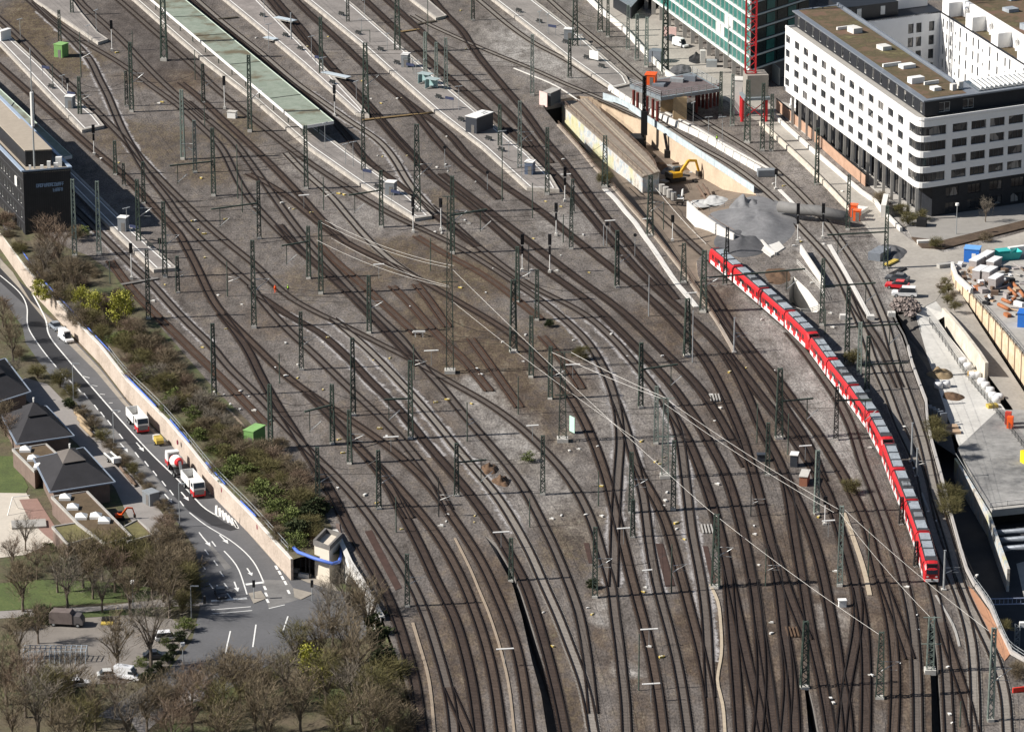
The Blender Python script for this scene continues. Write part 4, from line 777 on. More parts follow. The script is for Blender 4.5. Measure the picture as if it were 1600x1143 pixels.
trough('white straight cable trough between the two site tracks, upper piece', [(1218, 297), (1240, 319), (1255, 335)], .9)
trough('white straight cable trough between the two site tracks, lower piece', [(1296, 383), (1320, 425), (1345, 470), (1361, 500)], .95)
trough('double cable trough left of the bottom tracks', [(645, 973), (656, 1010), (668, 1050), (674, 1090), (679, 1150)], .5, G('trough_old', (.3, .24, .18), .9, .2, 1))
trough('curved trough along the top of the shrub embankment', [(318, 620), (330, 624), (345, 629), (362, 645), (377, 662), (386, 671)], .4, G('trough_old', (.3, .24, .18), .9, .2, 1))
trough('thin pale trough beside the train front', [(1462, 930), (1472, 948), (1490, 975), (1499, 1010)], .4, conc)
trough('pale trough among the right bottom tracks', [(1452, 800), (1440, 770)], .4, conc)
trough('pale trough running down beside the pale mast', [(1318, 800), (1335, 845), (1350, 890), (1359, 930)], .8, G('trough_tan', (.42, .35, .26), .9, .2, 1))
trough('thin white trough by the pale curved track', [(803, 107), (840, 122), (870, 135), (905, 158)], .35)
for x, y in ((1318, 498), (1360, 499), (1393, 494)):
    b = MB(); b.box(P(x, y) + Vector((0, 0, .5)), (1.6, 1.4, 1.0)); tag(b.build('cable_box', conc_w), 'white square cable box near the site tracks', 'box', 'white cable boxes', (x, y), True)
# brown spoil heaps, buffer stop and track debris
def heap(lab, x, y, rx, ry, h, mat, z=0, seed=0, name='spoil_heap', cat='heap', n=44, m=16, group=None):
    rnd = random.Random(seed); q = P(x, y, z); b = MB(); vs = [q + Vector((0, 0, h))]
    for i in range(1, m + 1):
        f = i / m
        for j in range(n):
            a = 2 * math.pi * j / n; k = 1 + .35 * mnoise.noise(Vector((math.cos(a) * 1.3 + seed * 7.1, math.sin(a) * 1.3, .5)))
            xx, yy = rx * f * k * math.cos(a), ry * f * k * math.sin(a)
            hh = h * (1 - f) ** .9 * (1 + .9 * mnoise.noise(Vector((xx / rx * 2.1, yy / ry * 2.1, seed)))) + h * .12 * mnoise.noise(Vector((xx * .9, yy * .9, seed))) * (1 - f) if i < m else -.05
            vs.append(q + Vector((xx, yy, max(hh, .02) if i < m else hh)))
    fs = [(0, 1 + j, 1 + (j + 1) % n) for j in range(n)]
    fs += [(1 + i * n + j, 1 + (i + 1) * n + j, 1 + (i + 1) * n + (j + 1) % n, 1 + i * n + (j + 1) % n) for i in range(m - 1) for j in range(n)]
    b.add(vs, fs); return tag(b.build(name, mat, None, True), lab, cat, group)
br = G('spoil_brown', (.11, .068, .042), .95, .45, 1.5, fine=5); grv = G('spoil_gravel', (.17, .17, .175), .95, .28, .7, fine=4, bmp=.3)
heap('brown spoil heap between the tracks, upper of two', 766, 733, 1.7, 3.0, 1.3, br, seed=1); heap('brown spoil heap between the tracks, lower of two', 783, 752, 1.7, 3.0, 1.3, br, seed=2)
q = P(655, 524); t = thing('buffer_stop', 'white buffer stop at the end of the rusty siding', 'buffer stop', q)
for s in (-.8, .8):
    b = MB(); b.beam(q + Vector((s - .6, 1.6, .2)), q + Vector((s, -.9, 1.3)), .2); b.beam(q + Vector((s, -.9, 0)), q + Vector((s, -.9, 1.3)), .2); b.build('frame', whitep, t)
b = MB(); b.beam(q + Vector((-1.3, -1, 1.2)), q + Vector((1.3, -1, 1.2)), .3, .4); b.build('buffer_beam', whitep, t)
for lab, x, y, mt in (('stack of pale timber beams by the joining dark tracks', 1117, 622, conc), ('pale timber rack on the lower centre gravel', 1105, 827, conc), ('rusty ladder frame lying between the bottom tracks', 1238, 988, br)):
    q = P(x, y); t = thing('timber_stack', lab, 'stack', q)
    for s in (-.9, -.3, .3, .9): b = MB(); b.box(q + Vector((s, 0, .15)), (.25, 4.5, .28), .05); b.build('beam', mt, t)
# dark sleeper panels (old beds without rails)
def panel(lab, pts, mat):
    b = MB(); b.prism(W(pts), .004, .07); return tag(b.build('sleeper_panel', mat), lab, 'sleeper panel')
pm = G('panel_brown', (.06, .035, .028), .95, .35, .5, fine=3)
panel('row of dark brown sleepers without rails at the lower centre', [(1024, 849), (1036, 849), (1055, 915), (1040, 917)], pm); panel('row of brown sleepers without rails near the parapet track', [(570, 830), (581, 828), (628, 918), (618, 922)], pm)
panel('narrow row of brown sleepers left of the wide lattice mast', [(1098, 853), (1106, 853), (1119, 912), (1112, 913)], pm)
panel('narrow strip of old sleepers left of the dark centre track', [(912, 848), (920, 848), (926, 880), (920, 880)], pm)
# timber footways across the tracks
def footway(lab, a, c, mat):
    p, q = P(*a), P(*c); b = MB(); b.beam(p + Vector((0, 0, .3)), q + Vector((0, 0, .3)), 1.1, .08); return tag(b.build('timber_footway', mat), lab, 'footway')
tim = G('timber_ochre', (.19, .13, .06), .9, .3, 1); timk = G('timber_dark', (.06, .05, .035), .9, .3, 1)
footway('ochre timber footway across tracks below the pointed platform', (566, 189), (676, 177), tim); footway('short ochre footway right of the topmost lattice mast', (627, 51), (655, 47), tim); footway('brown footway between canopy shadow and stained platform', (341, 31), (372, 28), timk); footway('brown footway crossing the upper tracks', (652, 39), (681, 34), timk)
footway('pale footway near the half shaded platform', (190, 446), (247, 436), conc_d)
# benches and signs along the platforms
rp_ = random.Random(12)
for line, n, nm in (([(60, 110), (120, 175)], 3, 'leftmost platform'), ([(560, 275), (630, 320)], 3, 'canopy platform end'), ([(400, 20), (540, 150)], 5, 'stained old platform'), ([(520, 15), (800, 255)], 10, 'longest platform'), ([(800, 10), (960, 118)], 6, 'broad pale platform'), ([(185, 350), (250, 405)], 2, 'small shaded platform')):
    for i in range(n):
        f = (i + rp_.uniform(.2, .8)) / n; x, y = line[0][0] + (line[1][0] - line[0][0]) * f + rp_.uniform(-7, 7), line[0][1] + (line[1][1] - line[0][1]) * f; q = P(x, y, PH)
        if rp_.random() < .55:
            t = thing('platform_bench', 'dark bench on the ' + nm, 'bench', q, group='benches on the platforms', at=(x, y), auto=True)
            b = MB(); b.box(q + Vector((0, 0, .48)), (.6, 2.2, .08), .75); b.build('seat', mast_k, t); b = MB(); b.box(q + Vector((.2, .18, .8)), (.08, 2.2, .5), .75); b.build('backrest', mast_k, t)
            for s in (-.8, .8): b = MB(); b.box(q + Vector((-.68 * s, .73 * s, .22)), (.4, .1, .45), .75); b.build('leg', galv, t)
        else:
            t = thing('platform_sign', 'dark blue platform sign on the ' + nm, 'sign', q, group='signs on the platforms', at=(x, y), auto=True)
            b = MB(); b.box(q + Vector((0, 0, 2.6)), (2.6, .12, .7), -.6); b.build('panel', G('sign_blue', (.04, .05, .1), .5, .1, 1), t)
            for s in (-1, 1): b = MB(); a = q + Vector((s * .9, -s * .62, 0)); b.beam(a, a + Vector((0, 0, 2.7)), .1); b.build('post', galv, t)
# ------------------------------------------------------------------ people
def person(lab, x, y, z, top, legs, skin_hair=(.08, .05, .03), h=1.78, step=.16, rz=0, vest=None):
    q = P(x, y, z); t = thing('person', lab, 'person', q)
    def skinned(name, pts, edges, rad, mat):
        me = bpy.data.meshes.new(name); ca, sa = math.cos(rz), math.sin(rz); k = h / 1.78
        me.from_pydata([((a * ca - b * sa) * k, (a * sa + b * ca) * k, c * k) for a, b, c in pts], edges, []); me.materials.append(mat)
        o = bpy.data.objects.new(name, me); COL.objects.link(o); o.parent = t
        md = o.modifiers.new('skin', 'SKIN'); me.skin_vertices if me.skin_vertices else None
        if not me.skin_vertices:
            bm = bmesh.new(); bm.from_mesh(me); bm.verts.layers.skin.verify(); bm.to_mesh(me); bm.free()
        for sv, r in zip(me.skin_vertices[0].data, rad): sv.radius = (r * k, r * k)
        me.skin_vertices[0].data[0].use_root = True
        o.modifiers.new('sub', 'SUBSURF').levels = 1; o.modifiers['sub'].render_levels = 1
        return o
    body = [(0, 0, .95), (0, 0, 1.15), (0, 0, 1.42), (0, 0, 1.52), (0, -.03, 1.63), (0, -.02, 1.75)]
    e = [(0, 1), (1, 2), (2, 3), (3, 4), (4, 5)]; r = [.15, .14, .16, .06, .095, .07]
    for s in (-1, 1):
        o = len(body); body += [(s * .19, 0, 1.42), (s * .25, .02, 1.13), (s * .26, -.1, .9), (s * .25, -.14, .8), (s * .1, 0, .9), (s * .11, s * step - .02, .5), (s * .12, s * step * 1.2, .08), (s * .12, s * step * 1.2 - .14, .04)]
        e += [(2, o), (o, o + 1), (o + 1, o + 2), (o + 2, o + 3), (0, o + 4), (o + 4, o + 5), (o + 5, o + 6), (o + 6, o + 7)]; r += [.075, .058, .045, .04, .1, .075, .055, .045]
    skinned('body', body, e, r, G('cloth_' + legs[0], legs[1], .8, .1, 2))
    b = MB(); b.tube([q + Vector((0, 0, .98 * h / 1.78)), q + Vector((0, 0, 1.2)), q + Vector((0, 0, 1.45))], .21, 8, .19); b.build('jacket', G('cloth_' + top[0], top[1], .8, .1, 2), t, True)
    b = MB(); b.tube([q + Vector((0, -.01, 1.7)), q + Vector((0, 0, 1.82))], .11, 7, .06); b.build('helmet', G('hat_' + top[0], top[1] if vest is None else vest, .5, .1, 2), t, True)
orange = ('orange', (.85, .11, .02)); lime = ('lime', (.45, .75, .08)); navy = ('navy', (.02, .022, .03))
person('track worker in bright orange clothing walking between the tracks', 430, 457, 0, orange, orange)
person('track worker in a yellow green vest beside the orange one', 450, 457, 0, lime, navy)
person('person in dark clothes standing under the canopy end', 471, 207, PH, navy, navy)
person('worker in a yellow vest on the white kerb', 1120, 222, .3, lime, navy)
# ------------------------------------------------------------------ the red train: three units of four cars
redp = G('train_red', (.5, .02, .025), .4, .16, .5, spec=.5); tw = G('train_white', (.74, .73, .72), .4, .06, .6, spec=.5)
troof = G('train_roof_dark', (.05, .05, .054), .7, .3, .8); tpan = G('train_roof_panel', (.3, .33, .36), .55, .3, .5, fine=2); tglass = G('train_glass', (.012, .012, .016), .12, .3, .5, spec=.6)
tk = G('train_black', (.015, .015, .016), .6, .3, 1)
HW, ZB, ZT = 1.46, .5, 3.95
def car_section(x, sc=1.0, dz=0.0):
    pts = [(-HW, ZB), (-HW, 3.1), (-HW * .93, 3.5), (-HW * .72, 3.86), (-.5, ZT), (.5, ZT), (HW * .72, 3.86), (HW * .93, 3.5), (HW, 3.1), (HW, ZB)]
    return [(x, y * sc, ZB + (z - ZB) * (1 - dz)) for y, z in pts]
CAR_CACHE = {}
def car_parts(L, nose):
    """list of (name, material, mesh, parent index) in car coordinates, +x is the nose end"""
    if (L, nose) in CAR_CACHE: return CAR_CACHE[L, nose]
    xs = [(-L / 2, 1, 0), (L / 2 - (1.6 if nose else 0), 1, 0)]
    if nose: xs += [(L / 2 - .9, .97, .06), (L / 2 - .25, .9, .3), (L / 2, .8, .55)]
    b = MB(); rings = [car_section(*q) for q in xs]; n = 10
    b.v = [Vector(p) for r in rings for p in r]
    b.f = [(i * n + j, i * n + j + 1, (i + 1) * n + j + 1, (i + 1) * n + j) for i in range(len(rings) - 1) for j in range(n - 1)]
    b.f += [tuple(range(n - 1, -1, -1)), tuple((len(rings) - 1) * n + j for j in range(n))]
    out = [('body', redp, b, None)]
    r = MB(); r.box((-.3 if nose else 0, 0, ZT - .02), (L - (3 if nose else .6), 2.3, .1)); out.append(('roof', troof, r, 0))
    x0, x1 = -L / 2 + .6, L / 2 - (3.2 if nose else .6)
    k = 3; pw = (x1 - x0) / k
    for i in range(k):
        if i == 1 and not nose: p = MB(); p.box((x0 + pw * (i + .5), .1, ZT + .14), (pw * .45, 1.5, .24)); out.append(('roof_unit', G('train_unit_grey', (.2, .21, .22), .6, .2, 1), p, 1)); continue
        p = MB(); p.box((x0 + pw * (i + .5), 0, ZT + .12), (pw * .8, 1.8, .2)); out.append(('roof_panel', tpan, p, 1))
    dl = (x1 - x0) / 3
    for s in (-1, 1):
        b = MB(); b.box((.0 if not nose else -.6, s * (HW + .004), .95), (L - (2.2 if nose else .3), .02, .85)); out.append(('lower_band', tw, b, 0))
        for i in range(3):
            cx = x0 + dl * (i + .5)
            d = MB(); d.box((cx, s * (HW + .01), 1.85), (1.5, .03, 2.3)); out.append(('door', redp, d, 0))
            for q in (-.36, .36):
                g = MB(); g.box((cx + q, s * (HW + .028), 2.35), (.46, .02, .95)); out.append(('door_window', tglass, g, 0))
            wv = MB(); wv.box((cx + dl / 2 if i < 2 else x1 - .1, s * (HW + .006), 2.4), (dl - 2.0 if i < 2 else .9, .03, .95)); out.append(('window', tglass, wv, 0))
            wv = MB(); wv.box((cx + dl / 2 - .35 if i < 2 else x0 + .15, s * (HW + .008), 1.75), (.7, .03, .9)); out.append(('panel', tw, wv, 0))
    if nose:
        e = L / 2
        v = [(e - .62, -.98, 3.25), (e - .62, .98, 3.25), (e - .06, 1.02, 2.0), (e - .06, -1.02, 2.0)]
        g = MB(); g.add([(x + .18, y, z) for x, y, z in v], [(0, 1, 2, 3)]); out.append(('windscreen', tglass, g, 0))
        g = MB(); g.box((e - .62, 0, 3.52), (.5, 1.9, .3)); out.append(('display', tk, g, 0))
        g = MB(); g.box((e - .1, 0, .8), (.35, 2.3, .5)); out.append(('bumper', tw, g, 0))
        for s in (-.8, .8): g = MB(); g.box((e - .0, s, 1.5), (.12, .35, .2)); out.append(('headlight', whitep, g, 0))
        g = MB(); g.tube([(e, 0, 1.0), (e + .35, 0, 1.0)], .18, 6); out.append(('coupler', tk, g, 0))
    for q in (-L / 2 + 1.2, L / 2 - (3 if nose else 1.2)):
        g = MB(); g.box((q, 0, .55), (2.2, 2.1, .5)); out.append(('bogie', tk, g, None))
    CAR_CACHE[L, nose] = out; return out
def emit_car(t, org, A, c, L, nose, flip):
    ang = math.atan2((c - A).y, (c - A).x) + (math.pi if flip else 0); mid = (A + c) / 2
    ca, sa = math.cos(ang), math.sin(ang); objs = []
    for name, mat, mb, par in car_parts(L, nose):
        key = (name, id(mb))
        if not hasattr(mb, 'mesh'):
            me = bpy.data.meshes.new(name); me.from_pydata([tuple(p) for p in mb.v], [], mb.f); me.materials.append(mat); mb.mesh = me
        o = bpy.data.objects.new(name, mb.mesh); COL.objects.link(o)
        if par is None: o.parent = t; o.location = mid - org; o.rotation_euler = (0, 0, ang)
        else: o.parent = objs[0]
        objs.append(o)
    return objs
def arc_points(c):
    s = [0]
    for a, b in zip(c, c[1:]): s.append(s[-1] + (b - a).length)
    return s
C = spline(TRAIN_C, 2, 8); S = arc_points(C)
def on(s):
    if s <= 0: return C[0] + (C[0] - C[1]).normalized() * -s
    for i in range(len(S) - 1):
        if S[i + 1] >= s: return C[i] + (C[i + 1] - C[i]) * ((s - S[i]) / (S[i + 1] - S[i]))
    return C[-1] + (C[-1] - C[-2]).normalized() * (s - S[-1])
total = S[-1]; LU = total / 3
for u in range(3):
    s0 = u * LU + .35; s1 = (u + 1) * LU - .35; cl = (s1 - s0 - 3 * .5) / 4
    org = on(s0)
    t = thing('red_train_unit', ['rearmost red train unit, below the grey gravel heap', 'middle red train unit between the two others', 'leading red train unit with its windscreen facing the lower edge'][u], 'train', org, group='coupled red train units')
    for k in range(4):
        a = s0 + k * (cl + .5); A, Cc = on(a), on(a + cl); A = A + Vector((0, 0, .24)); Cc = Cc + Vector((0, 0, .24))
        emit_car(t, org, A, Cc, round(cl, 2), k in (0, 3), k == 0)
        if k < 3:
            p, q = on(a + cl), on(a + cl + .5); b = MB(); b.box((p + q) / 2 + Vector((0, 0, 2.2)), (.7, 2.5, 3.0), math.atan2((q - p).y, (q - p).x)); b.build('gangway', tk, t)
    p = on(s0 + cl * 1.6 + .5); d = (on(s0 + cl * 1.6 + 1.5) - p).normalized()
    b = MB(); b.tube([p + Vector((0, 0, 4.25)), p + d * 1.2 + Vector((0, 0, 4.8)), p + Vector((0, 0, 5.3))], .05, 4); b.build('pantograph', tk, t)
    n = Vector((-d.y, d.x, 0)); b = MB(); b.beam(p + n * .8 + Vector((0, 0, 5.32)), p - n * .8 + Vector((0, 0, 5.32)), .1); b.build('pantograph_head', tk, t)
# ------------------------------------------------------------------ facades with real openings
def facade(path, z0, z1, openings, depth=.35):
    """path: list of xy points, outward side on the left hand of travel reversed by sign of `depth`; openings (u0,u1,v0,v1) metres along path / above z0
    returns wall MB and list of pane MBs"""
    pts = [Vector((p.x, p.y, 0)) for p in path]
    S = [0]
    for a, c in zip(pts, pts[1:]): S.append(S[-1] + (c - a).length)
    def at(u):
        u = max(0, min(S[-1], u))
        for i in range(len(S) - 1):
            if S[i + 1] >= u - 1e-9: return pts[i] + (pts[i + 1] - pts[i]) * ((u - S[i]) / max(1e-9, S[i + 1] - S[i]))
        return pts[-1]
    def nrm(u):
        d = at(min(S[-1], u + .05)) - at(max(0, u - .05)); d.normalize(); return Vector((-d.y, d.x, 0))     # left of travel = inward
    openings = [tuple(round(q, 3) for q in o) for o in openings if 0 <= o[0] and o[1] < S[-1] - .05 and o[3] < z1 - z0]
    us = sorted({round(x, 3) for x in S} | {round(o[i], 3) for o in openings for i in (0, 1)})
    vs = sorted({0.0, round(z1 - z0, 3)} | {round(o[i], 3) for o in openings for i in (2, 3)})
    us = [u for u in us if 0 <= u <= S[-1] + .001]
    b = MB()
    for i in range(len(us) - 1):
        a, c = at(us[i]), at(us[i + 1]); um = (us[i] + us[i + 1]) / 2
        for j in range(len(vs) - 1):
            vm = (vs[j] + vs[j + 1]) / 2
            if any(o[0] - 1e-6 <= um <= o[1] + 1e-6 and o[2] - 1e-6 <= vm <= o[3] + 1e-6 for o in openings): continue
            b.add([a + Vector((0, 0, z0 + vs[j])), c + Vector((0, 0, z0 + vs[j])), c + Vector((0, 0, z0 + vs[j + 1])), a + Vector((0, 0, z0 + vs[j + 1]))], [(0, 1, 2, 3)])
    panes = []
    for o in openings:
        uu = [u for u in us if o[0] - 1e-6 <= u <= o[1] + 1e-6]
        f = [at(u) for u in uu]; k = [at(u) + nrm(u) * depth for u in uu]
        zl, zh = Vector((0, 0, z0 + o[2])), Vector((0, 0, z0 + o[3]))
        for i in range(len(uu) - 1):
            b.add([f[i] + zl, f[i + 1] + zl, k[i + 1] + zl, k[i] + zl], [(0, 1, 2, 3)]); b.add([f[i] + zh, k[i] + zh, k[i + 1] + zh, f[i + 1] + zh], [(0, 1, 2, 3)])
        b.add([f[0] + zl, k[0] + zl, k[0] + zh, f[0] + zh], [(0, 1, 2, 3)]); b.add([f[-1] + zl, f[-1] + zh, k[-1] + zh, k[-1] + zl], [(0, 1, 2, 3)])
        p = MB(); m = MB()
        for i in range(len(uu) - 1): p.add([k[i] + zl, k[i + 1] + zl, k[i + 1] + zh, k[i] + zh], [(0, 1, 2, 3)])
        w = o[1] - o[0]; nb = max(1, int(w / 1.1))
        for i in range(nb + 1):
            u = o[0] + w * i / nb; q = at(min(max(u, o[0] + .04), o[1] - .04)) + nrm(u) * (depth - .06); m.beam(q + zl, q + zh, .07)
        for z in (zl + Vector((0, 0, .05)), zh - Vector((0, 0, .05))):
            for i in range(len(uu) - 1): m.beam(k[i] - nrm(uu[i]) * .06 + z, k[i + 1] - nrm(uu[i + 1]) * .06 + z, .08)
        panes.append((p, m))
    return b, panes
def window_glass():
    m, nt, bs = new_mat('window_glass'); p = posn(nt)
    v = nt.nodes.new('ShaderNodeTexVoronoi'); v.inputs['Scale'].default_value = .45; nt.links.new(p, v.inputs['Vector'])
    sep = nt.nodes.new('ShaderNodeSeparateColor'); nt.links.new(v.outputs['Color'], sep.inputs[0])
    nt.links.new(ramp(nt, sep.outputs[0], ((.0, (.015, .017, .02)), (.6, (.03, .032, .036)), (.8, (.1, .095, .09)), (.95, (.25, .235, .22)))), bs.inputs['Base Color'])
    bs.inputs['Roughness'].default_value = .12; bs.inputs['Specular IOR Level'].default_value = .55; return m
wglass = window_glass(); frame_g = G('window_frame_grey', (.12, .125, .13), .5, .2, 1); frame_w = G('window_frame_white', (.6, .6, .58), .5, .1, 1)
def add_panes(panes, par, frame, name='window', cap=95):
    for p, m in panes[:cap]:
        f = m.build(name, frame, par); p.build('pane', wglass, f)
    if len(panes) > cap:
        b1, b2 = MB(), MB()
        for p, m in panes[cap:]: b1.add(p.v, p.f); b2.add(m.v, m.f)
        f = b2.build(name + '_rest', frame, par); f['kind'] = 'stuff'; g = b1.build('pane_rest', wglass, f); g['kind'] = 'stuff'
# ------------------------------------------------------------------ white office block at upper right
render_w = G('render_white', (.82, .81, .79), .8, .05, .4, fine=2)
zinc = G('zinc_grey', (.2, .22, .25), .45, .15, .5, metal=.2); anth = G('anthracite', (.02, .022, .027), .5, .3, .8)
def sedum():
    m, nt, bs = new_mat('sedum_roof'); p = posn(nt); a = noise(nt, .12, 5, .65, p); c = noise(nt, .8, 4, .7, p)
    base = ramp(nt, mth(nt, 'ADD', mth(nt, 'MULTIPLY', a, .6), mth(nt, 'MULTIPLY', c, .4)), ((.36, (.15, .075, .055)), (.46, (.12, .082, .045)), (.54, (.07, .055, .025)), (.64, (.15, .13, .055))))
    nt.links.new(base, bs.inputs['Base Color']); bs.inputs['Roughness'].default_value = .95; bump(nt, bs, c, .5, .2); return m
sed = sedum()
ZTOP = hgt(1437, 346, 188); ZBOT = hgt(1420.5, 333, 283)
F1 = P(1437, 188, ZTOP); F0 = P(1228, 41, ZTOP); F1.z = F0.z = 0
RE = P(1600, 165, ZTOP); RE.z = 0
ea = (F0 - F1).normalized(); LF = (F0 - F1).length; er = (RE - F1).normalized(); LR = (RE - F1).length + 22
def wb(s, r, z=0.0): v = F1 + ea * s + er * r; v.z = z; return v
def solve(px, py, z):
    q = P(px, py, z) - F1; d = ea.x * er.y - ea.y * er.x
    return ((q.x * er.y - q.y * er.x) / d, (ea.x * q.y - ea.y * q.x) / d)
BO = Vector((F1.x, F1.y, 0))
wbld = thing('office_block', 'large white office block with rows of dark windows, rounded corner and planted roof', 'building', BO)
rc = 3.2; crn = []
for i in range(7):
    t = i / 6; a0 = wb(rc, 0); c0 = wb(0, 0); b0 = wb(0, rc); crn.append(a0 * (1 - t) ** 2 + c0 * 2 * t * (1 - t) + b0 * t * t)
path = [wb(LF, 0)] + crn + [wb(0, LR)]
Ls = LF - rc; arcL = sum((a - c).length for a, c in zip(crn, crn[1:]))
HB = ZTOP - ZBOT; ops = []
rows = [(HB * (1 - f) - HB * .062, HB * (1 - f) + HB * .062) for f in (.185, .405, .63, .855)]
for v0, v1 in rows:
    ops.append((.25, LF * .035, v0, v1))
    for i in range(12):
        u = LF * (.092 + i * .0708); ops.append((u - LF * .019, u + LF * .019, v0, v1))
    ops.append((Ls - LF * .035, Ls + arcL + 4.2, v0 - .1, v1 + .1))
    for i in range(7):
        u = Ls + arcL + 5.9 + i * 5.15; ops.append((u, u + 4.1, v0, v1))
wallb, panes = facade(path, ZBOT, ZTOP, ops, .4)
wl = wallb.build('wall', render_w, wbld); add_panes(panes, wbld, frame_g)
b = MB(); b.prism(path + [wb(13, LR), wb(13, 15), wb(LF, 15)], ZBOT - .02, ZBOT); b.build('soffit', conc, wbld)
b = MB(); b.prism(path + [wb(13, LR), wb(13, 15), wb(LF, 15)], ZTOP - .5, ZTOP - .45); b.build('terrace', conc, wbld)
b = MB(); b.wall(path, ZTOP - .3, ZTOP + .25, .35); b.build('parapet', render_w, wbld)
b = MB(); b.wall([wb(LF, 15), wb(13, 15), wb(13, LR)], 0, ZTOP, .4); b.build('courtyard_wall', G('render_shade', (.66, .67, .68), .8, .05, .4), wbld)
b = MB(); b.wall([wb(LF, 0), wb(LF, 15)], ZBOT, ZTOP, .4); b.build('end_wall', render_w, wbld)
# dark ground storeys behind an arcade
gp = [wb(LF, 3.4), wb(4.5, 3.4), wb(1.2, 4.6), wb(.7, LR)]
gop = [(3 + i * 5.2, 3 + i * 5.2 + 4.0, .4, ZBOT - .7) for i in range(int((LF - 9) / 5.2))]
gl = (LF - 4.5) + 4; gop += [(gl + 3 + i * 6, gl + 6.5 + i * 6, v, v + 2.2) for i in range(7) for v in (.8, ZBOT - 3.3)]
g, pn = facade(gp, 0, ZBOT, gop, .25); g.build('ground_wall', anth, wbld); add_panes(pn, wbld, anth, 'shop_window')
for i in range(17):
    q = wb(1.0 + LF * i / 17.2, .35); b = MB(); b.beam(q, q + Vector((0, 0, ZBOT)), .55, .7); b.build('column', conc, wbld)
# set back attic
ZR = ZTOP + 3.9; sb = 2.3
ap = [wb(LF - .6, sb), wb(sb, sb), wb(sb, LR)]
aop = [(2 + i * (LF / 17.5), 2 + i * (LF / 17.5) + 1.5, .4, 2.9) for i in range(17)] + [(LF + 1 + q, LF + 1 + q + 3.0, .5, 2.8) for q in (0, 6.5)]
g, pn = facade(ap, ZTOP, ZR, aop, .2); g.build('attic_wall', anth, wbld); add_panes(pn, wbld, frame_w, 'attic_window')
b = MB(); b.prism([wb(LF, sb - .6), wb(sb - .6, sb - .6), wb(sb - .6, LR), wb(13.2, LR), wb(13.2, 15.2), wb(LF, 15.2)], ZR - .35, ZR); b.build('roof_slab', zinc, wbld)
b = MB(); b.prism([wb(LF - 1, sb + .9), wb(sb + .9, sb + .9), wb(sb + .9, 14.0), wb(LF - 1, 14.0)], ZR, ZR + .05); b.build('planted_roof', sed, wbld)
b = MB(); b.wall([wb(LF, 15), wb(13.2, 15)], ZR, ZR + .5, .5); b.build('parapet', zinc, wbld)
def sky_unit(s, r, w, d, h, mat, name='roof_unit', z=ZR, par=wbld): b = MB(); b.box(wb(s, r, z + h / 2 + .05), (w, d, h), math.atan2(er.y, er.x)); b.build(name, mat, par)
for s, r, w, d, h, m in ((30, 9, 3.5, 2.2, .9, whitep), (33, 6, 5, .5, .8, whitep), (48, 10, 2.5, 3.0, 1.0, conc_w), (66, 9, 2.5, 3, 1.3, conc_w), (70, 8, 5, .5, .7, whitep), (17, 6, 3.5, 2, 1.4, whitep), (14, 9, 4, .4, .8, whitep), (9, 8, 2, 2, .8, whitep), (7, 12, 1.2, 1.2, 1.5, conc_w), (7.5, 14, 1.2, 1.2, 1.7, conc_w)): sky_unit(s, r, w, d, h, m)
for i in range(16):
    a, c = wb(3.5, 18.3 + i * 1.25, ZR + .6), wb(12.3, 18.3 + i * 1.25, ZR + .9); b = MB(); b.beam(a, c, .3, .45); b.build('sunshade_fin', whitep, wbld)
b = MB(); b.prism([wb(3.2, 17.5), wb(12.6, 17.5), wb(12.6, 38), wb(3.2, 38)], ZR + .02, ZR + .2); b.build('glass_roof', G('glass_roof', (.06, .08, .1), .2, .3, .6), wbld)
b = MB(); b.prism([wb(3.2, 40), wb(12.6, 40), wb(12.6, LR - 1), wb(3.2, LR - 1)], ZR, ZR + .05); b.build('planted_roof', sed, wbld)
# rear wings round the courtyard
qs, qr = solve(1470, 18, ZTOP)
rear = thing('courtyard_wing', 'pale rear wing of the office block facing its shaded courtyard', 'building', wb(qs, 15))
g, pn = facade([wb(qs, 15), wb(qs, qr)], 2, ZTOP, [(qr - 15 - q, qr - 15 - q + 1.6, v, v + 2.5) for q in (3.4, 7.2, 9.6) for v in (3, 6.6, 10.2, 13.8, 17.4)], .3)
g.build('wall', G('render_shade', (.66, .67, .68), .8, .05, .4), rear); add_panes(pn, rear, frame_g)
b = MB(); b.prism([wb(qs, 12), wb(qs, qr), wb(qs + 13, qr), wb(qs + 13, 12)], ZTOP - .3, ZTOP); b.build('roof', anth, rear)
b = MB(); b.prism([wb(qs + 2, 15.3), wb(qs + 2, qr - 12), wb(qs + 12, qr - 12), wb(qs + 12, 15.3)], ZTOP, ZR - .4); b.build('attic', anth, rear)
for q in (2, 5, 12): b = MB(); b.box(wb(qs + 1.95, 15.3 + q, ZTOP + 1.7), (1.3, .1, 2.2), math.atan2(er.y, er.x)); b.build('attic_window', frame_w, rear)
b = MB(); b.prism([wb(qs + 7, qr - 11), wb(qs + 7, qr - 1), wb(qs + 13, qr - 1), wb(qs + 13, qr - 11)], ZTOP, ZTOP + 2.4); b.build('roof_room', render_w, rear)
rw = thing('courtyard_wing', 'sunlit white wing with narrow windows and stepped roof terraces at the upper right edge', 'building', wb(qs, qr))
Lw = qs - 5
wop = []
for i, u in enumerate((1.6, 4.2, 7.0, 10.2, 13.2, 17.5, 22, 25.5, 28.5, 33, 38, 43, 46, 50, 55, 60, 66)):
    if u + 1.2 > Lw: break
    hh = (2.3, 2.3, 2.6, .9, 2.6)[i % 5]
    wop += [(u, u + (.9 if hh > 1 else .75), v, v + hh) for v in (4.5, 8.0, 11.5, 15.0, 18.5)]
g, pn = facade([wb(qs, qr), wb(qs - Lw, qr)], 2, ZTOP, wop, .3)
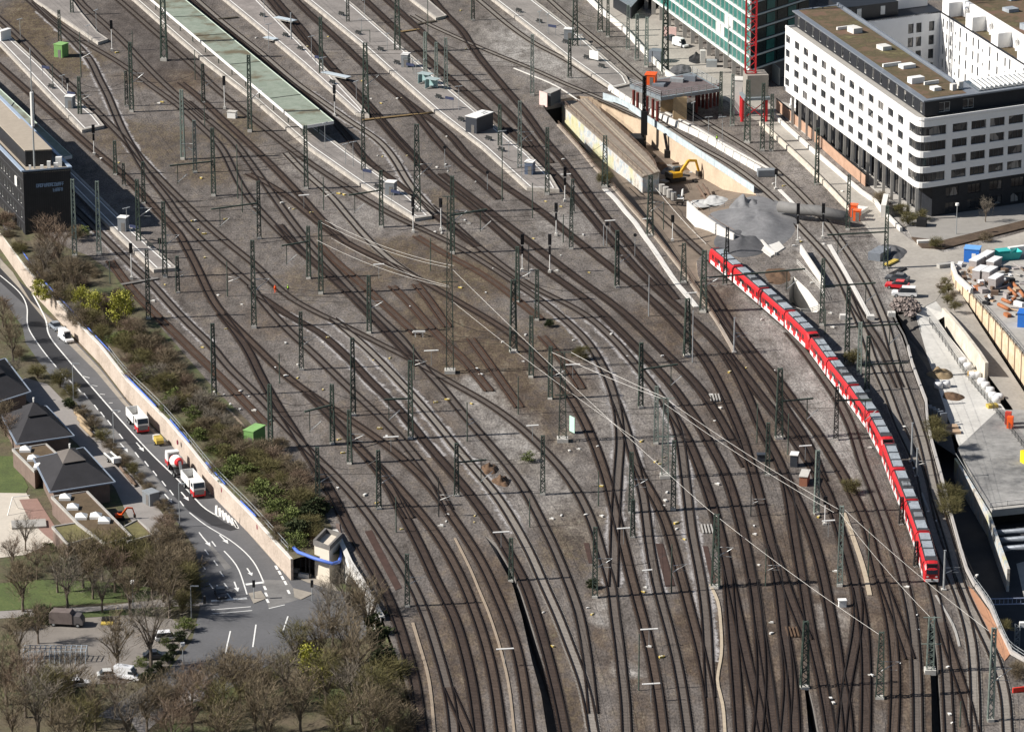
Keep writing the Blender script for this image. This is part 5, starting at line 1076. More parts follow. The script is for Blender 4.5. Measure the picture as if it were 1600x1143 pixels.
g.build('wall', render_w, rw); add_panes(pn, rw, frame_g, cap=98)
b = MB(); b.prism([wb(qs + 4, qr + 4), wb(5, qr + 4), wb(5, qr + 20), wb(qs + 4, qr + 20)], ZTOP - .2, ZR); b.build('attic', render_w, rw)
b = MB(); b.prism([wb(qs + 4, qr + 5), wb(6, qr + 5), wb(6, qr + 19), wb(qs + 4, qr + 19)], ZR, ZR + .06); b.build('planted_roof', sed, rw)
b = MB(); b.prism([wb(qs, qr), wb(5, qr), wb(5, qr + 4), wb(qs, qr + 4)], ZTOP - .35, ZTOP - .3); b.build('terrace_floor', sed, rw)
for i, s in enumerate((qs - 1, qs - 17, qs - 34, qs - 51)):
    b = MB(); b.prism([wb(s, qr - .02), wb(s - 4.5, qr - .02), wb(s - 4.5, qr + 4.02), wb(s, qr + 4.02)], ZTOP - .4, ZR - .5); b.build('terrace_tower', render_w, rw)
    b = MB(); b.tube([wb(s - 9, qr + 3.9, ZTOP), wb(s - 9, qr + 3.2, ZTOP + 2.4), wb(s - 7, qr + 4, ZTOP + 3.2)], .8, 8, .2); b.build('curved_screen', render_w, rw)
b = MB(); b.wall([wb(qs, qr), wb(5, qr)], ZTOP - .3, ZTOP + .12, .3); b.build('coping', anth, rw)
for s, r, w, d, h in ((qs - 6, 11, 6, 3, 1.4), (qs - 22, 11, 3, 3, .9), (qs - 40, 10, 7, 3, 1.5), (qs - 12, 16, 2, 2, 1)): sky_unit(s, qr + r, w, d, h, tpan, 'roof_unit', ZR, rw)
# lettering: small grey characters along the facade as in the photo (illegible there, kept as faint strokes)
b = MB()
# ------------------------------------------------------------------ teal glass building at the top
tealg = G('teal_glass', (.03, .15, .13), .2, .45, .35, spec=.5); mull = G('mullion_pale', (.62, .66, .62), .6, .08, 1); tealk = G('teal_dark', (.015, .03, .03), .2, .4, .4, spec=.5)
TB1 = P(1172, 137); TB0 = P(1047.7, 44); td = (TB0 - TB1).normalized(); ZG = hgt(1140, 113, 86)
tn = Vector((-td.y, td.x, 0)); tn = tn if tn.x > 0 else -tn
TE = TB1 + td * 110
tr_dir = Vector((7.5, 9.4, 0)).normalized()
tb = thing('glass_office', 'teal glass office building with pale grid standing on columns', 'building', TB1)
FH = 3.55; NF = 9; NP = 32; PW = 110 / NP
b = MB(); b.prism([TB1, TE, TE + tn * 30, TB1 + tr_dir * 26], ZG, ZG + FH * NF); b.build('core', tealk, tb)
outn = -tn
def tpt(u, o, z): return TB1 + td * u + outn * o + Vector((0, 0, z))
whole = MB()
n_p = 0; rest = MB()
for f in range(NF):
    for k in range(NP):
        u0, u1 = k * PW, (k + 1) * PW; z0, z1 = ZG + f * FH + .35, ZG + (f + 1) * FH - .25
        q = [tpt(u0 + .12, .1, z0), tpt(u1 - .12, .1, z0), tpt(u1 - .12, .1, z1), tpt(u0 + .12, .1, z1)]
        m = whitep if (f, k) in ((1, 6), (1, 7), (2, 4), (2, 5)) else tealg
        px, py = pix(q[0])
        if n_p < 98 and -5 < py and px > 1000: n_p += 1; b = MB(); b.poly(q); b.build('glass_panel', m, tb)
        else: rest.poly(q)
r_ = rest.build('glass_panels', tealg, tb); r_['kind'] = 'stuff'
for f in range(NF + 1):
    b = MB(); z = ZG + f * FH; b.beam(tpt(-.2, .25, z), tpt(110, .25, z), .5, .55); b.build('floor_band', mull, tb)
for k in range(NP + 1):
    b = MB(); b.beam(tpt(k * PW, .22, ZG), tpt(k * PW, .22, ZG + FH * NF), .26, .3); b.build('mullion', mull, tb)
for k in range(17):
    b = MB(); q = tpt(k * PW * 2 + .5, -.4, 0); b.beam(q, q + Vector((0, 0, ZG)), 1.0, 1.1); b.build('column', conc, tb)
b = MB(); b.wall([TB1 + tn * 8, TE + tn * 8], 0, ZG, .3); b.build('shop_front', G('shop_front_pale', (.3, .33, .32), .3, .3, .3), tb)
b = MB(); b.prism([TB1 + tr_dir * 1, TB1 + tr_dir * 26, TB1 + tr_dir * 26 + td * 20, TB1 + td * 8 + tn * 8], 0, ZG); b.build('base', conc_d, tb)
on_ = Vector((tr_dir.y, -tr_dir.x, 0))
for f in range(NF):
    z = ZG + f * FH
    b = MB(); b.beam(TB1 + on_ * .15 + Vector((0, 0, z)), TB1 + tr_dir * 26 + on_ * .15 + Vector((0, 0, z)), .3, .4); b.build('floor_band', mull, tb)
    for k in range(5):
        b = MB(); c0 = TB1 + tr_dir * (2 + k * 4.8) + on_ * .12; c1 = c0 + tr_dir * (3.6 if k % 2 else 2.4)
        b.add([c0 + Vector((0, 0, z + .5)), c1 + Vector((0, 0, z + .5)), c1 + Vector((0, 0, z + 3.0)), c0 + Vector((0, 0, z + 3.0))], [(0, 1, 2, 3)]); b.build('side_window', tealg if k % 2 else tealk, tb)
# low dark building at the very top
b = MB(); q = [P(958, 12), P(986, 30), P(1010, 2), P(985, -20)]; t = thing('low_shed', 'low dark shed at the top edge beyond the lattice masts', 'shed', q[0])
b.prism(q, 0, 3.4); b.build('wall', anth, t); b = MB(); b.prism(inset(q, -.3), 3.4, 3.6); b.build('roof', zinc, t)
# ------------------------------------------------------------------ black signal tower building at the left
ZL = -5.0
def black_wall():
    m, nt, bs = new_mat('black_cladding'); p = posn(nt); s = nt.nodes.new('ShaderNodeSeparateXYZ'); nt.links.new(p, s.inputs[0])
    d = mth(nt, 'FRACT', mth(nt, 'MULTIPLY', mth(nt, 'ADD', s.outputs[0], s.outputs[1]), 1.6)); n = noise(nt, .6, 4, .6, p)
    base = mixc(nt, mth(nt, 'LESS_THAN', d, .16), ramp(nt, n, ((.3, (.014, .014, .017)), (.7, (.026, .026, .03)))), (.006, .006, .008))
    nt.links.new(base, bs.inputs['Base Color']); bs.inputs['Roughness'].default_value = .55; return m
bk = black_wall()
BZ = hgt(38, 398, 268, ZL) + ZL
B0 = P(36, 268, BZ); B1 = P(110, 262, BZ); B3 = P(-60, 168, BZ); B0.z = B1.z = B3.z = 0
eu = (B1 - B0); ev = (B3 - B0) * 1.3
bb = thing('signal_building', 'black clad building with roof mast at the left edge', 'building', B0)
evn = ev.normalized(); eun = eu.normalized()
LS = (B3 - B0).length * 1.3
lop = [(LS - 2.5 - i * 2.6 - 1.3, LS - 2.5 - i * 2.6, v, v + 1.7) for v in [1.2 + k * 3.4 for k in range(5)] for i in range(0, 14) if (i * 7 + int(v)) % 5 != 0]
g, pn = facade([B0 + ev, B0, B0 + eu, B0 + eu + ev], ZL, BZ, lop, .2); g.build('wall', bk, bb); add_panes(pn, bb, frame_w, cap=60)
for k in range(6):
    b = MB(); z = ZL + .7 + k * 3.4; a = B0 + Vector((0, 0, z)) - eun * .05; b.beam(a, a + ev, .1, .12); b.build('floor_trim', G('trim_grey', (.07, .07, .075), .5, .1, 1), bb)
b = MB(); b.prism([B0, B0 + eu, B0 + eu + ev, B0 + ev], BZ - .6, BZ - .5); b.build('roof', G('roof_gravel_tan', (.36, .31, .25), .95, .12, .8, fine=5), bb)
b = MB(); b.wall([B0 + ev, B0, B0 + eu, B0 + eu + ev], BZ - .1, BZ + .25, .8); b.build('parapet', G('parapet_blue_grey', (.33, .4, .5), .4, .1, .6), bb)
pc = [B0 + eu * .18 + ev * .07, B0 + eu * .72 + ev * .06, B0 + eu * .72 + ev * .42, B0 + eu * .18 + ev * .42]
b = MB(); b.prism(pc, BZ - .5, BZ + 3.2); b.build('penthouse', bk, bb)
b = MB(); b.prism(inset(pc, -.15), BZ + 3.2, BZ + 3.45); b.build('penthouse_roof', G('roof_gravel_tan', (.36, .31, .25), .95, .12, .8, fine=5), bb)
q = B0 + eu * .32 + ev * .045 + Vector((0, 0, BZ - .5)); b = MB(); b.tube([q, q + Vector((0, 0, 11)), q + Vector((0, 0, zat(Vector((q.x, q.y, 0)), 75) - q.z))], .22, 8, .1); b.build('mast', galv, bb)
b = MB(); b.tube([q + Vector((0, 0, 10)), q + Vector((0, 0, 18))], .42, 10); b.build('mast_sleeve', whitep, bb)
for u, v, w, d, h in ((.6, .03, .8, .8, 1.8), (.45, .03, .7, .6, 1.0), (.85, .05, 1.4, 1.2, 2.2), (.75, .03, 1.0, .8, 1.3), (.2, .03, .5, .5, 1.2), (.12, .55, 1.2, 1.2, 1.5)):
    b = MB(); b.box(B0 + eu * u + ev * v + Vector((0, 0, BZ - .5 + h / 2)), (w, d, h)); b.build('roof_unit', whitep, bb)
# rounded white sign on the left face, two rows of pale letters on the right face (unreadable in the photo)
b = MB(); sgn = B0 + ev * .085 - eun.cross(Vector((0, 0, 1))).normalized() * 0 + Vector((0, 0, BZ - 4.0)); nl = Vector((evn.y, -evn.x, 0)); nl = nl if nl.x < 0 else -nl
b.box(sgn + nl * .12, (.2, 1.9, 2.2), ax=(nl, evn, Vector((0, 0, 1)))); b.build('sign', whitep, bb)
let = G('letter_pale', (.3, .4, .55), .5, .1, 1); rl = random.Random(3); nr = Vector((eun.y, -eun.x, 0)); nr = nr if nr.y < 0 else -nr
for row, (a, c, zz) in enumerate(((.27, .82, BZ - 4.0), (.62, .82, BZ - 5.3))):
    u = a
    while u < c:
        b = MB(); o = B0 + eu * u + nr * .08 + Vector((0, 0, zz)); wd = .32
        b.beam(o, o + Vector((0, 0, .8)), .12)
        if rl.random() < .7: b.beam(o + eun * wd, o + eun * wd + Vector((0, 0, .8)), .11)
        for z in rl.sample((.06, .4, .76), 2): b.beam(o + Vector((0, 0, z)), o + eun * wd + Vector((0, 0, z)), .11)
        b.build('letter', let, bb); u += .042
# ------------------------------------------------------------------ pavilions at the lower left
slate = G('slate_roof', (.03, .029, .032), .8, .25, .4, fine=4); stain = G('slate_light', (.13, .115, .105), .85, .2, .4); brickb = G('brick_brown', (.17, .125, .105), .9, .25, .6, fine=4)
mossr = G('moss_roof', (.105, .075, .045), .95, .4, .35, fine=2); mossg = G('moss_roof_green', (.14, .125, .055), .95, .4, .35, fine=2)
def pavilion(lab, pts, h, ridge, cap, z=ZL):
    """pts: four eave corners in pixels at height h above the ground"""
    e = [P(x, y, z + h) for x, y in pts]; c = sum(e, Vector((0, 0, 0))) / 4; t = thing('pavilion', lab, 'pavilion', Vector((c.x, c.y, z)))
    b = MB(); b.prism(inset([Vector((p.x, p.y, 0)) for p in e], .9), z, z + h - .1); b.build('wall', brickb, t)
    k1 = [p * .32 + c * .68 + Vector((0, 0, ridge * .62)) for p in e]
    for i in range(4):
        j = (i + 1) % 4; b = MB(); b.poly([e[i], e[j], k1[j], k1[i]]); b.build('roof_side', slate, t)
    b = MB(); b.poly(e[::-1]); b.build('eave_soffit', conc_d, t)
    for i in range(4):
        j = (i + 1) % 4; b = MB(); b.beam(e[i], e[j], .3, .25); b.build('gutter', G('gutter_blue', (.24, .28, .34), .4, .1, 1), t)
    k2 = [p * .36 + c * .64 + Vector((0, 0, ridge * .66)) for p in e]; ap_ = c + Vector((0, 0, ridge))
    b = MB(); b.add(k2 + [ap_], [(0, 1, 4), (1, 2, 4), (2, 3, 4), (3, 0, 4), (3, 2, 1, 0)]); b.build('lantern_roof', cap, t)
    b = MB(); b.tube([ap_, ap_ + Vector((0, 0, .9))], .16, 6, .22); b.build('finial', whitep, t)
    return t
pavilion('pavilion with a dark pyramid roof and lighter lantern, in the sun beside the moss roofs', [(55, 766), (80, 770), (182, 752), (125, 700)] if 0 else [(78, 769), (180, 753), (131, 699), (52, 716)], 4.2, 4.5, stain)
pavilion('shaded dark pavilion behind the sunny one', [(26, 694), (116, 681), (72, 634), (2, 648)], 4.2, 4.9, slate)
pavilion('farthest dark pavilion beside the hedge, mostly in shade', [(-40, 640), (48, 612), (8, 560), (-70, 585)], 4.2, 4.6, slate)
def flat(lab, pts, h, roof, skyl=(), z=ZL, name='flat_roof_wing', wall=brickb):
    e = [P(x, y, z + h) for x, y in pts]; e = [Vector((p.x, p.y, 0)) for p in e]; t = thing(name, lab, 'building', Vector((e[0].x, e[0].y, z)))
    b = MB(); b.prism(e, z, z + h - .02); b.build('wall', wall, t)
    b = MB(); b.prism(inset(e, .4), z + h - .1, z + h + .02); b.build('roof', roof, t)
    b = MB(); b.wall(e + [e[0]], z + h - .3, z + h + .2, .4); b.build('parapet', conc, t)
    for x, y in skyl:
        q = P(x, y, z + h); b = MB(); b.add([q + Vector((sx * 1.1, sy * 1.1, zz)) for zz in (0, .5) for sx, sy in ((-1, -1), (1, -1), (1, 1), (-1, 1))] + [q + Vector((0, 0, 1.2))], [(0, 1, 5, 4), (1, 2, 6, 5), (2, 3, 7, 6), (3, 0, 4, 7), (4, 5, 8), (5, 6, 8), (6, 7, 8), (7, 4, 8)]); b.build('skylight', whitep, t)
    return t
flat('flat moss roofed wing with a row of white skylights', [(81, 776), (136, 768), (205, 838), (165, 850), (122, 818)], 3.6, mossr, [(102, 779), (114, 794), (127, 809), (150, 808), (163, 815)])
flat('small moss roofed wing with two skylights between the pavilions', [(20, 702), (72, 694), (92, 712), (54, 736)], 3.6, mossr, [(40, 704), (52, 718), (62, 731)])
flat('low flat wing with a greenish moss roof in the foreground', [(82, 823), (139, 814), (158, 836), (106, 850)], 3.2, mossg)
flat('right moss roofed wing beside the paved yard', [(176, 832), (215, 812), (240, 835), (200, 846)], 3.2, mossg)
# ------------------------------------------------------------------ cuttings and pits
def zf(x, y):
    t = ((x - 870) * 240 + (y - 170) * 260) / 125200.0
    zr = -7 + 7 * min(1, max(0, t * 1.02))
    side = (x - 870) - (y - 170) * .92                              # > 0 towards the pit
    zp = -5.5 * max(0, min(1, 1 - (t - .66) / .22))
    f = max(0, min(1, (side - 35) / 35)); return min(0, zr * (1 - f) + zp * f)
def floor_sheet(name, hole, zfun, step, mat, side, zside=None):
    pts = [P(x, y) for x, y in hole]; poly2 = [(p.x, p.y) for p in pts]
    vs = [Vector(q) for q in poly2]; es = [(i, (i + 1) % len(vs)) for i in range(len(vs))]
    x = min(q[0] for q in poly2)
    while x < max(q[0] for q in poly2):
        y = min(q[1] for q in poly2)
        while y < max(q[1] for q in poly2):
            if inside((x, y), poly2): vs.append(Vector((x + random.uniform(-1, 1), y + random.uniform(-1, 1))))
            y += step * 1.5
        x += step
    v2, e2, f2, *_ = delaunay_2d_cdt(vs, es, [], 0, 1e-4)
    fs = [tuple(f) for f in f2 if inside(sum((v2[i] for i in f), Vector((0, 0))) / 3, poly2)]
    def zz(v): return zfun(*pix(Vector((v.x, v.y, 0))))
    b = MB(); b.v = [Vector((v.x, v.y, zz(v) + random.uniform(-.05, .05))) for v in v2]; b.f = fs
    o = struct(b.build(name, mat))
    for f in o.data.polygons:
        if f.normal.z < 0: f.flip()
    b = MB()
    for i, p in enumerate(pts):
        q = pts[(i + 1) % len(pts)]; za, zc = zfun(*hole[i]) - .3, zfun(*hole[(i + 1) % len(hole)]) - .3
        if za > -.35 and zc > -.35: continue
        b.add([p, q, (q.x, q.y, zc), (p.x, p.y, za)], [(0, 1, 2, 3)])
    struct(b.build(name + '_sides', side))
earth = G('pit_earth', (.17, .135, .105), .95, .3, .3, fine=2, bmp=.3)
orw = G('pit_wall_orange', (.52, .41, .3), .9, .22, .18, fine=1.5)
floor_sheet('pit_floor', HOLE_MAIN, zf, 5, earth, orw)
floor_sheet('lower_cutting_floor', HOLE_A, lambda x, y: -4.5 if y > 900 else -4.5 * max(0, (y - 836) / 64), 3, conc_d, conc_d)
floor_sheet('narrow_cutting_floor', HOLE_B, lambda x, y: -5, 3, conc_d, conc_d)
floor_sheet('bottom_cutting_floor', HOLE_D, lambda x, y: -4.5, 3, conc_d, conc_d)
floor_sheet('shaft_floor', HOLE_C, lambda x, y: -6, 3, conc_d, conc_w)
# graffiti walled walkway slab between ramp and pit
sl = W([(876, 160), (917, 154), (1010, 240), (1030, 268), (1004, 276)])
t = thing('walkway_slab', 'long concrete walkway slab on a graffiti wall beside the ramp', 'slab', Vector((sl[0].x, sl[0].y, 0)))
def graffiti(name='graffiti_wall'):
    m, nt, bs = new_mat(name); p = posn(nt); a = noise(nt, .35, 5, .75, p); c = noise(nt, .09, 3, .6, p)
    base = ramp(nt, a, ((.32, (.24, .21, .18)), (.42, (.45, .42, .37)), (.5, (.55, .53, .49)), (.57, (.33, .42, .48)), (.64, (.4, .33, .3)), (.72, (.5, .48, .42))))
    base = mixc(nt, ramp(nt, c, ((.56, (0, 0, 0)), (.62, (.6, .6, .6)))), base, (.5, .48, .22)); nt.links.new(base, bs.inputs['Base Color']); bs.inputs['Roughness'].default_value = .9; return m
rust_ = G('railing_rust', (.16, .11, .08), .8, .3, 1)
gr = graffiti(); b = MB(); b.prism(sl, -7.4, -.25); b.build('wall', gr, t)
b = MB(); b.prism(inset(sl, -.25), -.25, .05); b.build('deck', G('slab_tan', (.22, .185, .15), .95, .35, .25, fine=1.5), t)
for f in (.12, .26, .62, .78, .9):
    a_, c_ = sl[0] * (1 - f) + sl[1] * f, sl[4] * (1 - f) + sl[3] * f; a_.z = c_.z = .1; b = MB(); b.beam(a_, c_, .35, .14); b.build('deck_rib', G('rib_tan', (.33, .28, .22), .9, .25, .6) if f != .62 else rust_, t)
t = thing('tunnel_portal', 'tunnel mouth painted dark for its shade where the ramp tracks go under the yard', 'tunnel', P(862, 163))
a_, c_ = P(847.5, 166), P(877, 160.5); b = MB(); b.wall([a_ + Vector((0, -.5, 0)), c_ + Vector((0, -.5, 0))], -7.2, -.9, .4); b.build('mouth', G('tunnel_shade', (.008, .008, .009), .9, .2, 1), t); b = MB(); b.wall([a_ + Vector((0, -.6, 0)), c_ + Vector((0, -.6, 0))], -.9, .35, .7); b.build('lintel', conc_d, t)  # near-black panel paints the shade inside the opening
def fence(lab, pts, h=1.1, mat=galv, step=3.0, bars=2, z=None, infill=None, name='railing', cat='railing'):
    w = W(pts); t = thing(name, lab, cat, w[0].copy())
    c = spline(w, 2, 1); S_ = arc_points(c); n = min(90, int(S_[-1] / step))
    for i in range(n + 1):
        s = S_[-1] * i / n
        for j in range(len(S_) - 1):
            if S_[j + 1] >= s - 1e-6: q = c[j] + (c[j + 1] - c[j]) * ((s - S_[j]) / (S_[j + 1] - S_[j])); break
        b = MB(); b.beam(q, q + Vector((0, 0, h)), .09); b.build('post', mat, t)
    for k in range(bars):
        z_ = h * (1 - k / bars * .95); b = MB(); b.tube([p + Vector((0, 0, z_)) for p in c], .05, 4); b.build('rail', mat, t)
    if infill: b = MB(); b.wall(c, [p.z + .1 for p in c], [p.z + h * .95 for p in c], .05); b.build('infill', infill, t)
    return t
rust = G('railing_rust', (.16, .11, .08), .8, .3, 1)
fence('brownish railing on the left edge of the underpass ramp', RAMP_L[1:-1], 1.2, rust, 4.5, 3)
tag(MB().wall(W(RAMP_L[1:]), -.2, .35, .7).build('ramp_kerb', G('kerb_tan', (.34, .29, .24), .9, .2, .6)), 'concrete kerb under the brownish ramp railing', 'kerb')
fence('railing along the left edge of the walkway slab', [(880, 163), (1003, 273)], 1.2, rust, 4, 3); fence('railing along the right edge of the walkway slab', [(919, 157), (1008, 240), (1026, 265)], 1.2, rust, 4, 3)
fence('pale mesh fence on top of the orange pit wall', [(942, 156), (976, 168), (1012, 192), (1066, 228), (1130, 270), (1178, 302)], 1.9, galv, 4, 2, infill=G('mesh_pale', (.45, .52, .55), .8, .3, .6))
fence('white rail line on the right of the ramp up to the train', [(1010, 280, -4.2), (1045, 322, -2.6), (1075, 356, -1), (1103, 384, 0)], .5, conc_w, 8, 1)
ww = W([(1074, 332, -1.2), (1090, 347, -.9), (1110, 360, -.4), (1128, 371, 0), (1147, 381, 0)])
t = thing('site_wall', 'low white site wall with railing beside the gravel heap', 'wall', ww[0].copy()); b = MB(); b.wall([Vector((p.x, p.y, 0)) for p in ww], [-2.5] * 5, [1.6, 1.9, 2.2, 2.4, 2.4], .4); b.build('wall', conc_w, t)
b = MB(); b.tube([Vector((p.x, p.y, z)) for p, z in zip(ww, (2.5, 2.8, 3.1, 3.3, 3.3))], .06, 4); b.build('rail', rust, t)
fence('three bar fence behind the gravel heap', [(1108, 330, -.6), (1130, 326, -.4), (1152, 318, 0)], 1.4, galv, 3, 3)
heap('large grey gravel heap with sloping flanks', 1182, 347, 11, 20, 1.9, grv, seed=5); heap('dark grey gravel heap lobe falling towards the train', 1160, 376, 7, 12, 1.3, G('spoil_dark', (.09, .09, .095), .95, .3, .8, fine=4), seed=6)
heap('small grey gravel heap behind the fence', 1164, 322, 4, 7, 2.6, grv, seed=7)
def pipe(lab, a, c, r, mat, z=.0, name='pipe', group=None):
    b = MB(); p, q = P(*a, z), P(*c, z); b.tube([p + Vector((0, 0, r)), q + Vector((0, 0, r))], r, 10); return tag(b.build(name, mat, None, True), lab, 'pipe', group)
b = MB(); b.tube([P(1218, 338) + Vector((0, 0, 2.4)), P(1245, 344) + Vector((0, 0, 2.6)), P(1275, 346) + Vector((0, 0, 2.6)), P(1322, 354) + Vector((0, 0, 2.2))], 1.35, 12)
tag(b.build('site_pipe', G('pipe_grey', (.17, .165, .16), .7, .2, .5), None, True), 'thick grey pipe crossing above the two site tracks', 'pipe')
b = MB(); b.prism(W([(1196, 380), (1215, 376), (1226, 388), (1204, 402), (1190, 392)]), 0, .25); tag(b.build('broken_slab', conc_w), 'broken white concrete slab in front of the gravel heap', 'slab')
tag(MB().wall(W([(1189, 378), (1200, 390), (1212, 399)]), 0, .7, .6).build('kerb_stone', conc_w), 'white kerb running from the gravel heap towards the train', 'kerb')
fence('railing round the open shaft beside the train', [(1245, 414), (1262, 432), (1282, 455), (1288, 470)], 1.3, conc_w, 2.5, 3); fence('pale lower railing of the open shaft', [(1236, 486), (1252, 493), (1284, 484)], 1.2, conc_w, 2.5, 3)
tag(MB().wall(W([(1251, 395), (1266, 418), (1287, 450)]), 0, 1.9, .4).build('shaft_wall', conc_w), 'white slab wall leaning along the open shaft', 'wall')
# ------------------------------------------------------------------ machines
yel = G('machine_yellow', (.6, .33, .02), .5, .15, 1)
def excavator(lab, x, y, z, rz, s=1.0, body=yel, reach=1):
    q = P(x, y, z); t = thing('excavator', lab, 'excavator', q, rz)
    def add(b, n, m, par=None):
        me = bpy.data.meshes.new(n); me.from_pydata([tuple(v * s) for v in b.v], [], b.f); me.materials.append(m); o = bpy.data.objects.new(n, me); COL.objects.link(o); o.parent = par or t; return o
    for sy in (-1, 1):
        b = MB(); b.prism([Vector((x_, 0, 0)) for x_ in (0,)] * 0 or [Vector((-2, sy * 1.05 - .3, 0)), Vector((2, sy * 1.05 - .3, 0)), Vector((2, sy * 1.05 + .3, 0)), Vector((-2, sy * 1.05 + .3, 0))], .05, .95); add(b, 'crawler_track', tk)
    b = MB(); b.box((-.5, 0, 1.7), (3.2, 2.5, 1.1)); up = add(b, 'superstructure', body)
    b = MB(); b.box((-1.9, 0, 1.75), (.7, 2.6, 1.2)); add(b, 'counterweight', G('machine_dark', (.06, .05, .04), .6, .2, 1), up)
    b = MB(); b.box((.55, .75, 2.4), (1.5, 1.0, 1.6)); add(b, 'cab', G('cab_glass', (.05, .06, .07), .2, .2, 1), up)
    b = MB(); b.beam((1, -.3, 1.9), (3.2, -.3, 4.6), .5, .6); b.beam((3.2, -.3, 4.6), (5.2, -.3, 4.3), .45, .55); bm_ = add(b, 'boom', body)
    b = MB(); b.beam((5.1, -.3, 4.5), (6.0, -.3, 1.6), .38, .45); add(b, 'dipper', body, bm_)
    b = MB(); b.prism([Vector((5.5, -.9, 0)), Vector((6.4, -.9, 0)), Vector((6.4, .3, 0)), Vector((5.5, .3, 0))], .5, 1.7); add(b, 'bucket', G('machine_dark', (.06, .05, .04), .6, .2, 1), bm_)
    return t
excavator('yellow excavator working in the pit', 1056, 283, -5.2, .5, 1.05)
excavator('orange mini excavator in the shaded pavilion yard', 186, 811, ZL, .2, .5, G('machine_orange', (.75, .1, .02), .5, .1, 1))
rq = P(1006, 234, -5.5); rh = zat(Vector((rq.x, rq.y, 0)), 119) + 5.5
t = thing('drilling_rig', 'tall black drilling rig standing in the pit', 'drilling rig', rq)
v = lattice(rh, .9, .8, .9, .8, 22, .22, .14); v.v = [p + rq for p in v.v]; v.build('mast', tk, t); b = MB(); b.beam(rq, rq + Vector((0, 0, rh)), .5); b.build('kelly_bar', tk, t)
b = MB(); b.box(rq + Vector((-1.8, 1, 2)), (3.4, 5, 2.6)); b.build('housing', tk, t); b = MB(); b.box(rq + Vector((-1.8, 1, .5)), (3.8, 5.6, .9)); b.build('crawler_track', mast_k, t); b = MB(); b.box(rq + Vector((0, -.4, 7)), (1.6, 1.2, 6)); b.build('drill_head', tk, t)
t = thing('pile_hammer', 'small dark machine leaning at the orange pit wall', 'machine', P(1043, 246, -5.5)); q = P(1043, 246, -5.5)
b = MB(); b.box(q + Vector((0, 0, 1)), (1.6, 1.6, 1.8)); b.build('base', tk, t); b = MB(); b.beam(q + Vector((0, 0, 1.5)), q + Vector((-.8, .5, 6)), .7); b.build('mast', tk, t)
excavator('white compact excavator beside the low site wall', 1063, 318, -3, 1.4, .6, whitep)
for i, (x, y) in enumerate(((1052, 312), (1046, 308), (1040, 304), (1034, 300))):
    q = P(x, y, -3.8); b = MB(); b.tube([q, q + Vector((0, 0, 1.9))], .75, 10); tag(b.build('concrete_ring', conc), 'grey concrete ring standing in the pit row', 'concrete ring', 'concrete rings in the pit', (x, y), True)
for i, (x0, y0, x1, y1) in enumerate(((1090, 292, 1105, 316), (1098, 290, 1115, 318), (1104, 296, 1116, 322))): pipe('dark steel girder lying in the pit, number %s from the left' % ('one', 'two', 'three')[i], (x0, y0), (x1, y1), .3, rust, -3.5, 'steel_girder')
# ------------------------------------------------------------------ temporary steel platform, crane and concrete block
dk = G('deck_steel', (.2, .23, .25), .5, .2, .6); rp = G('pile_red', (.13, .025, .02), .6, .3, 1); ZD = 6.6
dp = [P(*q, ZD) for q in ((984, 132), (1033, 152), (1127, 138), (1082, 113))]; dp = [Vector((p.x, p.y, 0)) for p in dp]
t = thing('steel_platform', 'temporary steel work platform on dark red piles over the site tracks', 'platform', dp[1].copy())
b = MB(); b.prism(dp, ZD - .9, ZD); b.build('deck', dk, t)
b = MB(); b.prism(inset(dp, .8), ZD, ZD + .05); b.build('deck_surface', G('deck_wood', (.13, .105, .105), .9, .4, .8), t)
for i, (x, y) in enumerate(((990, 175), (996, 179), (1011, 185), (1020, 189), (1027, 193), (1092, 166), (1098, 168), (1104, 170), (1110, 168), (1116, 166), (1122, 165), (1088, 176), (1078, 152), (1070, 150))):
    q = P(x, y); b = MB(); b.tube([q, q + Vector((0, 0, ZD - .9))], .38, 8); b.build('pile', rp, t)
for a, c, n in ((dp[0], dp[1], 6), (dp[1], dp[2], 8), (dp[2], dp[3], 6)):
    for i in range(n + 1):
        q = a + (c - a) * (i / n); b = MB(); b.beam(q + Vector((0, 0, ZD - .6)), q + Vector((0, 0, ZD + 1.5)), .16); b.build('rail_post', conc, t)
    for k in (.5, 1.0, 1.5): b = MB(); b.beam(a + Vector((0, 0, ZD + k)), c + Vector((0, 0, ZD + k)), .09); b.build('rail', galv, t)
def box_on(lab, x, y, z, w, d, h, mat, rz=-.3, name='site_box', cat='box', group=None, at=None, auto=False):
    b = MB(); b.box(P(x, y, z) + Vector((0, 0, h / 2)), (w, d, h), rz); return tag(b.build(name, mat), lab, cat, group, at, auto)
ocr = hut('orange cabin on the steel platform', 'cabin', 'site_cabin', 1017, 131, 2.6, 3.2, 2.6, G('cabin_orange', (.8, .11, .02), .5, .1, 1), G('cabin_orange', (.8, .11, .02), .5, .1, 1), -.2, ZD)
box_on('long grey crate on the steel platform', 1058, 128, ZD, 3.4, 1.6, 1.0, galv); box_on('stack of grey plates on the steel platform', 1078, 126, ZD, 3.2, 2.0, 1.4, zinc); box_on('blue grey tarpaulin pile on the steel platform', 1030, 134, ZD, 3, 2.5, .7, zinc)
for i, (x, y, s) in enumerate(((1042, 174, 3.2), (1062, 186, 3.4))):
    b = MB(); b.prism([P(x, y) + Vector((a * s / 2, c * s / 2, 0)) for a, c in ((-1, -1), (1, -1), (1, 1), (-1, 1))], 0, 6.0); tag(b.build('timber_pier', G('pier_timber', (.4, .29, .17), .9, .25, .8)), ('left' if i == 0 else 'right') + ' timber clad pier under the steel platform', 'pier')
redc = G('crane_red', (.5, .025, .03), .5, .15, 1)
cq = P(1171, 186); t = thing('tower_crane', 'red lattice tower crane mast in front of the teal building', 'crane', cq)
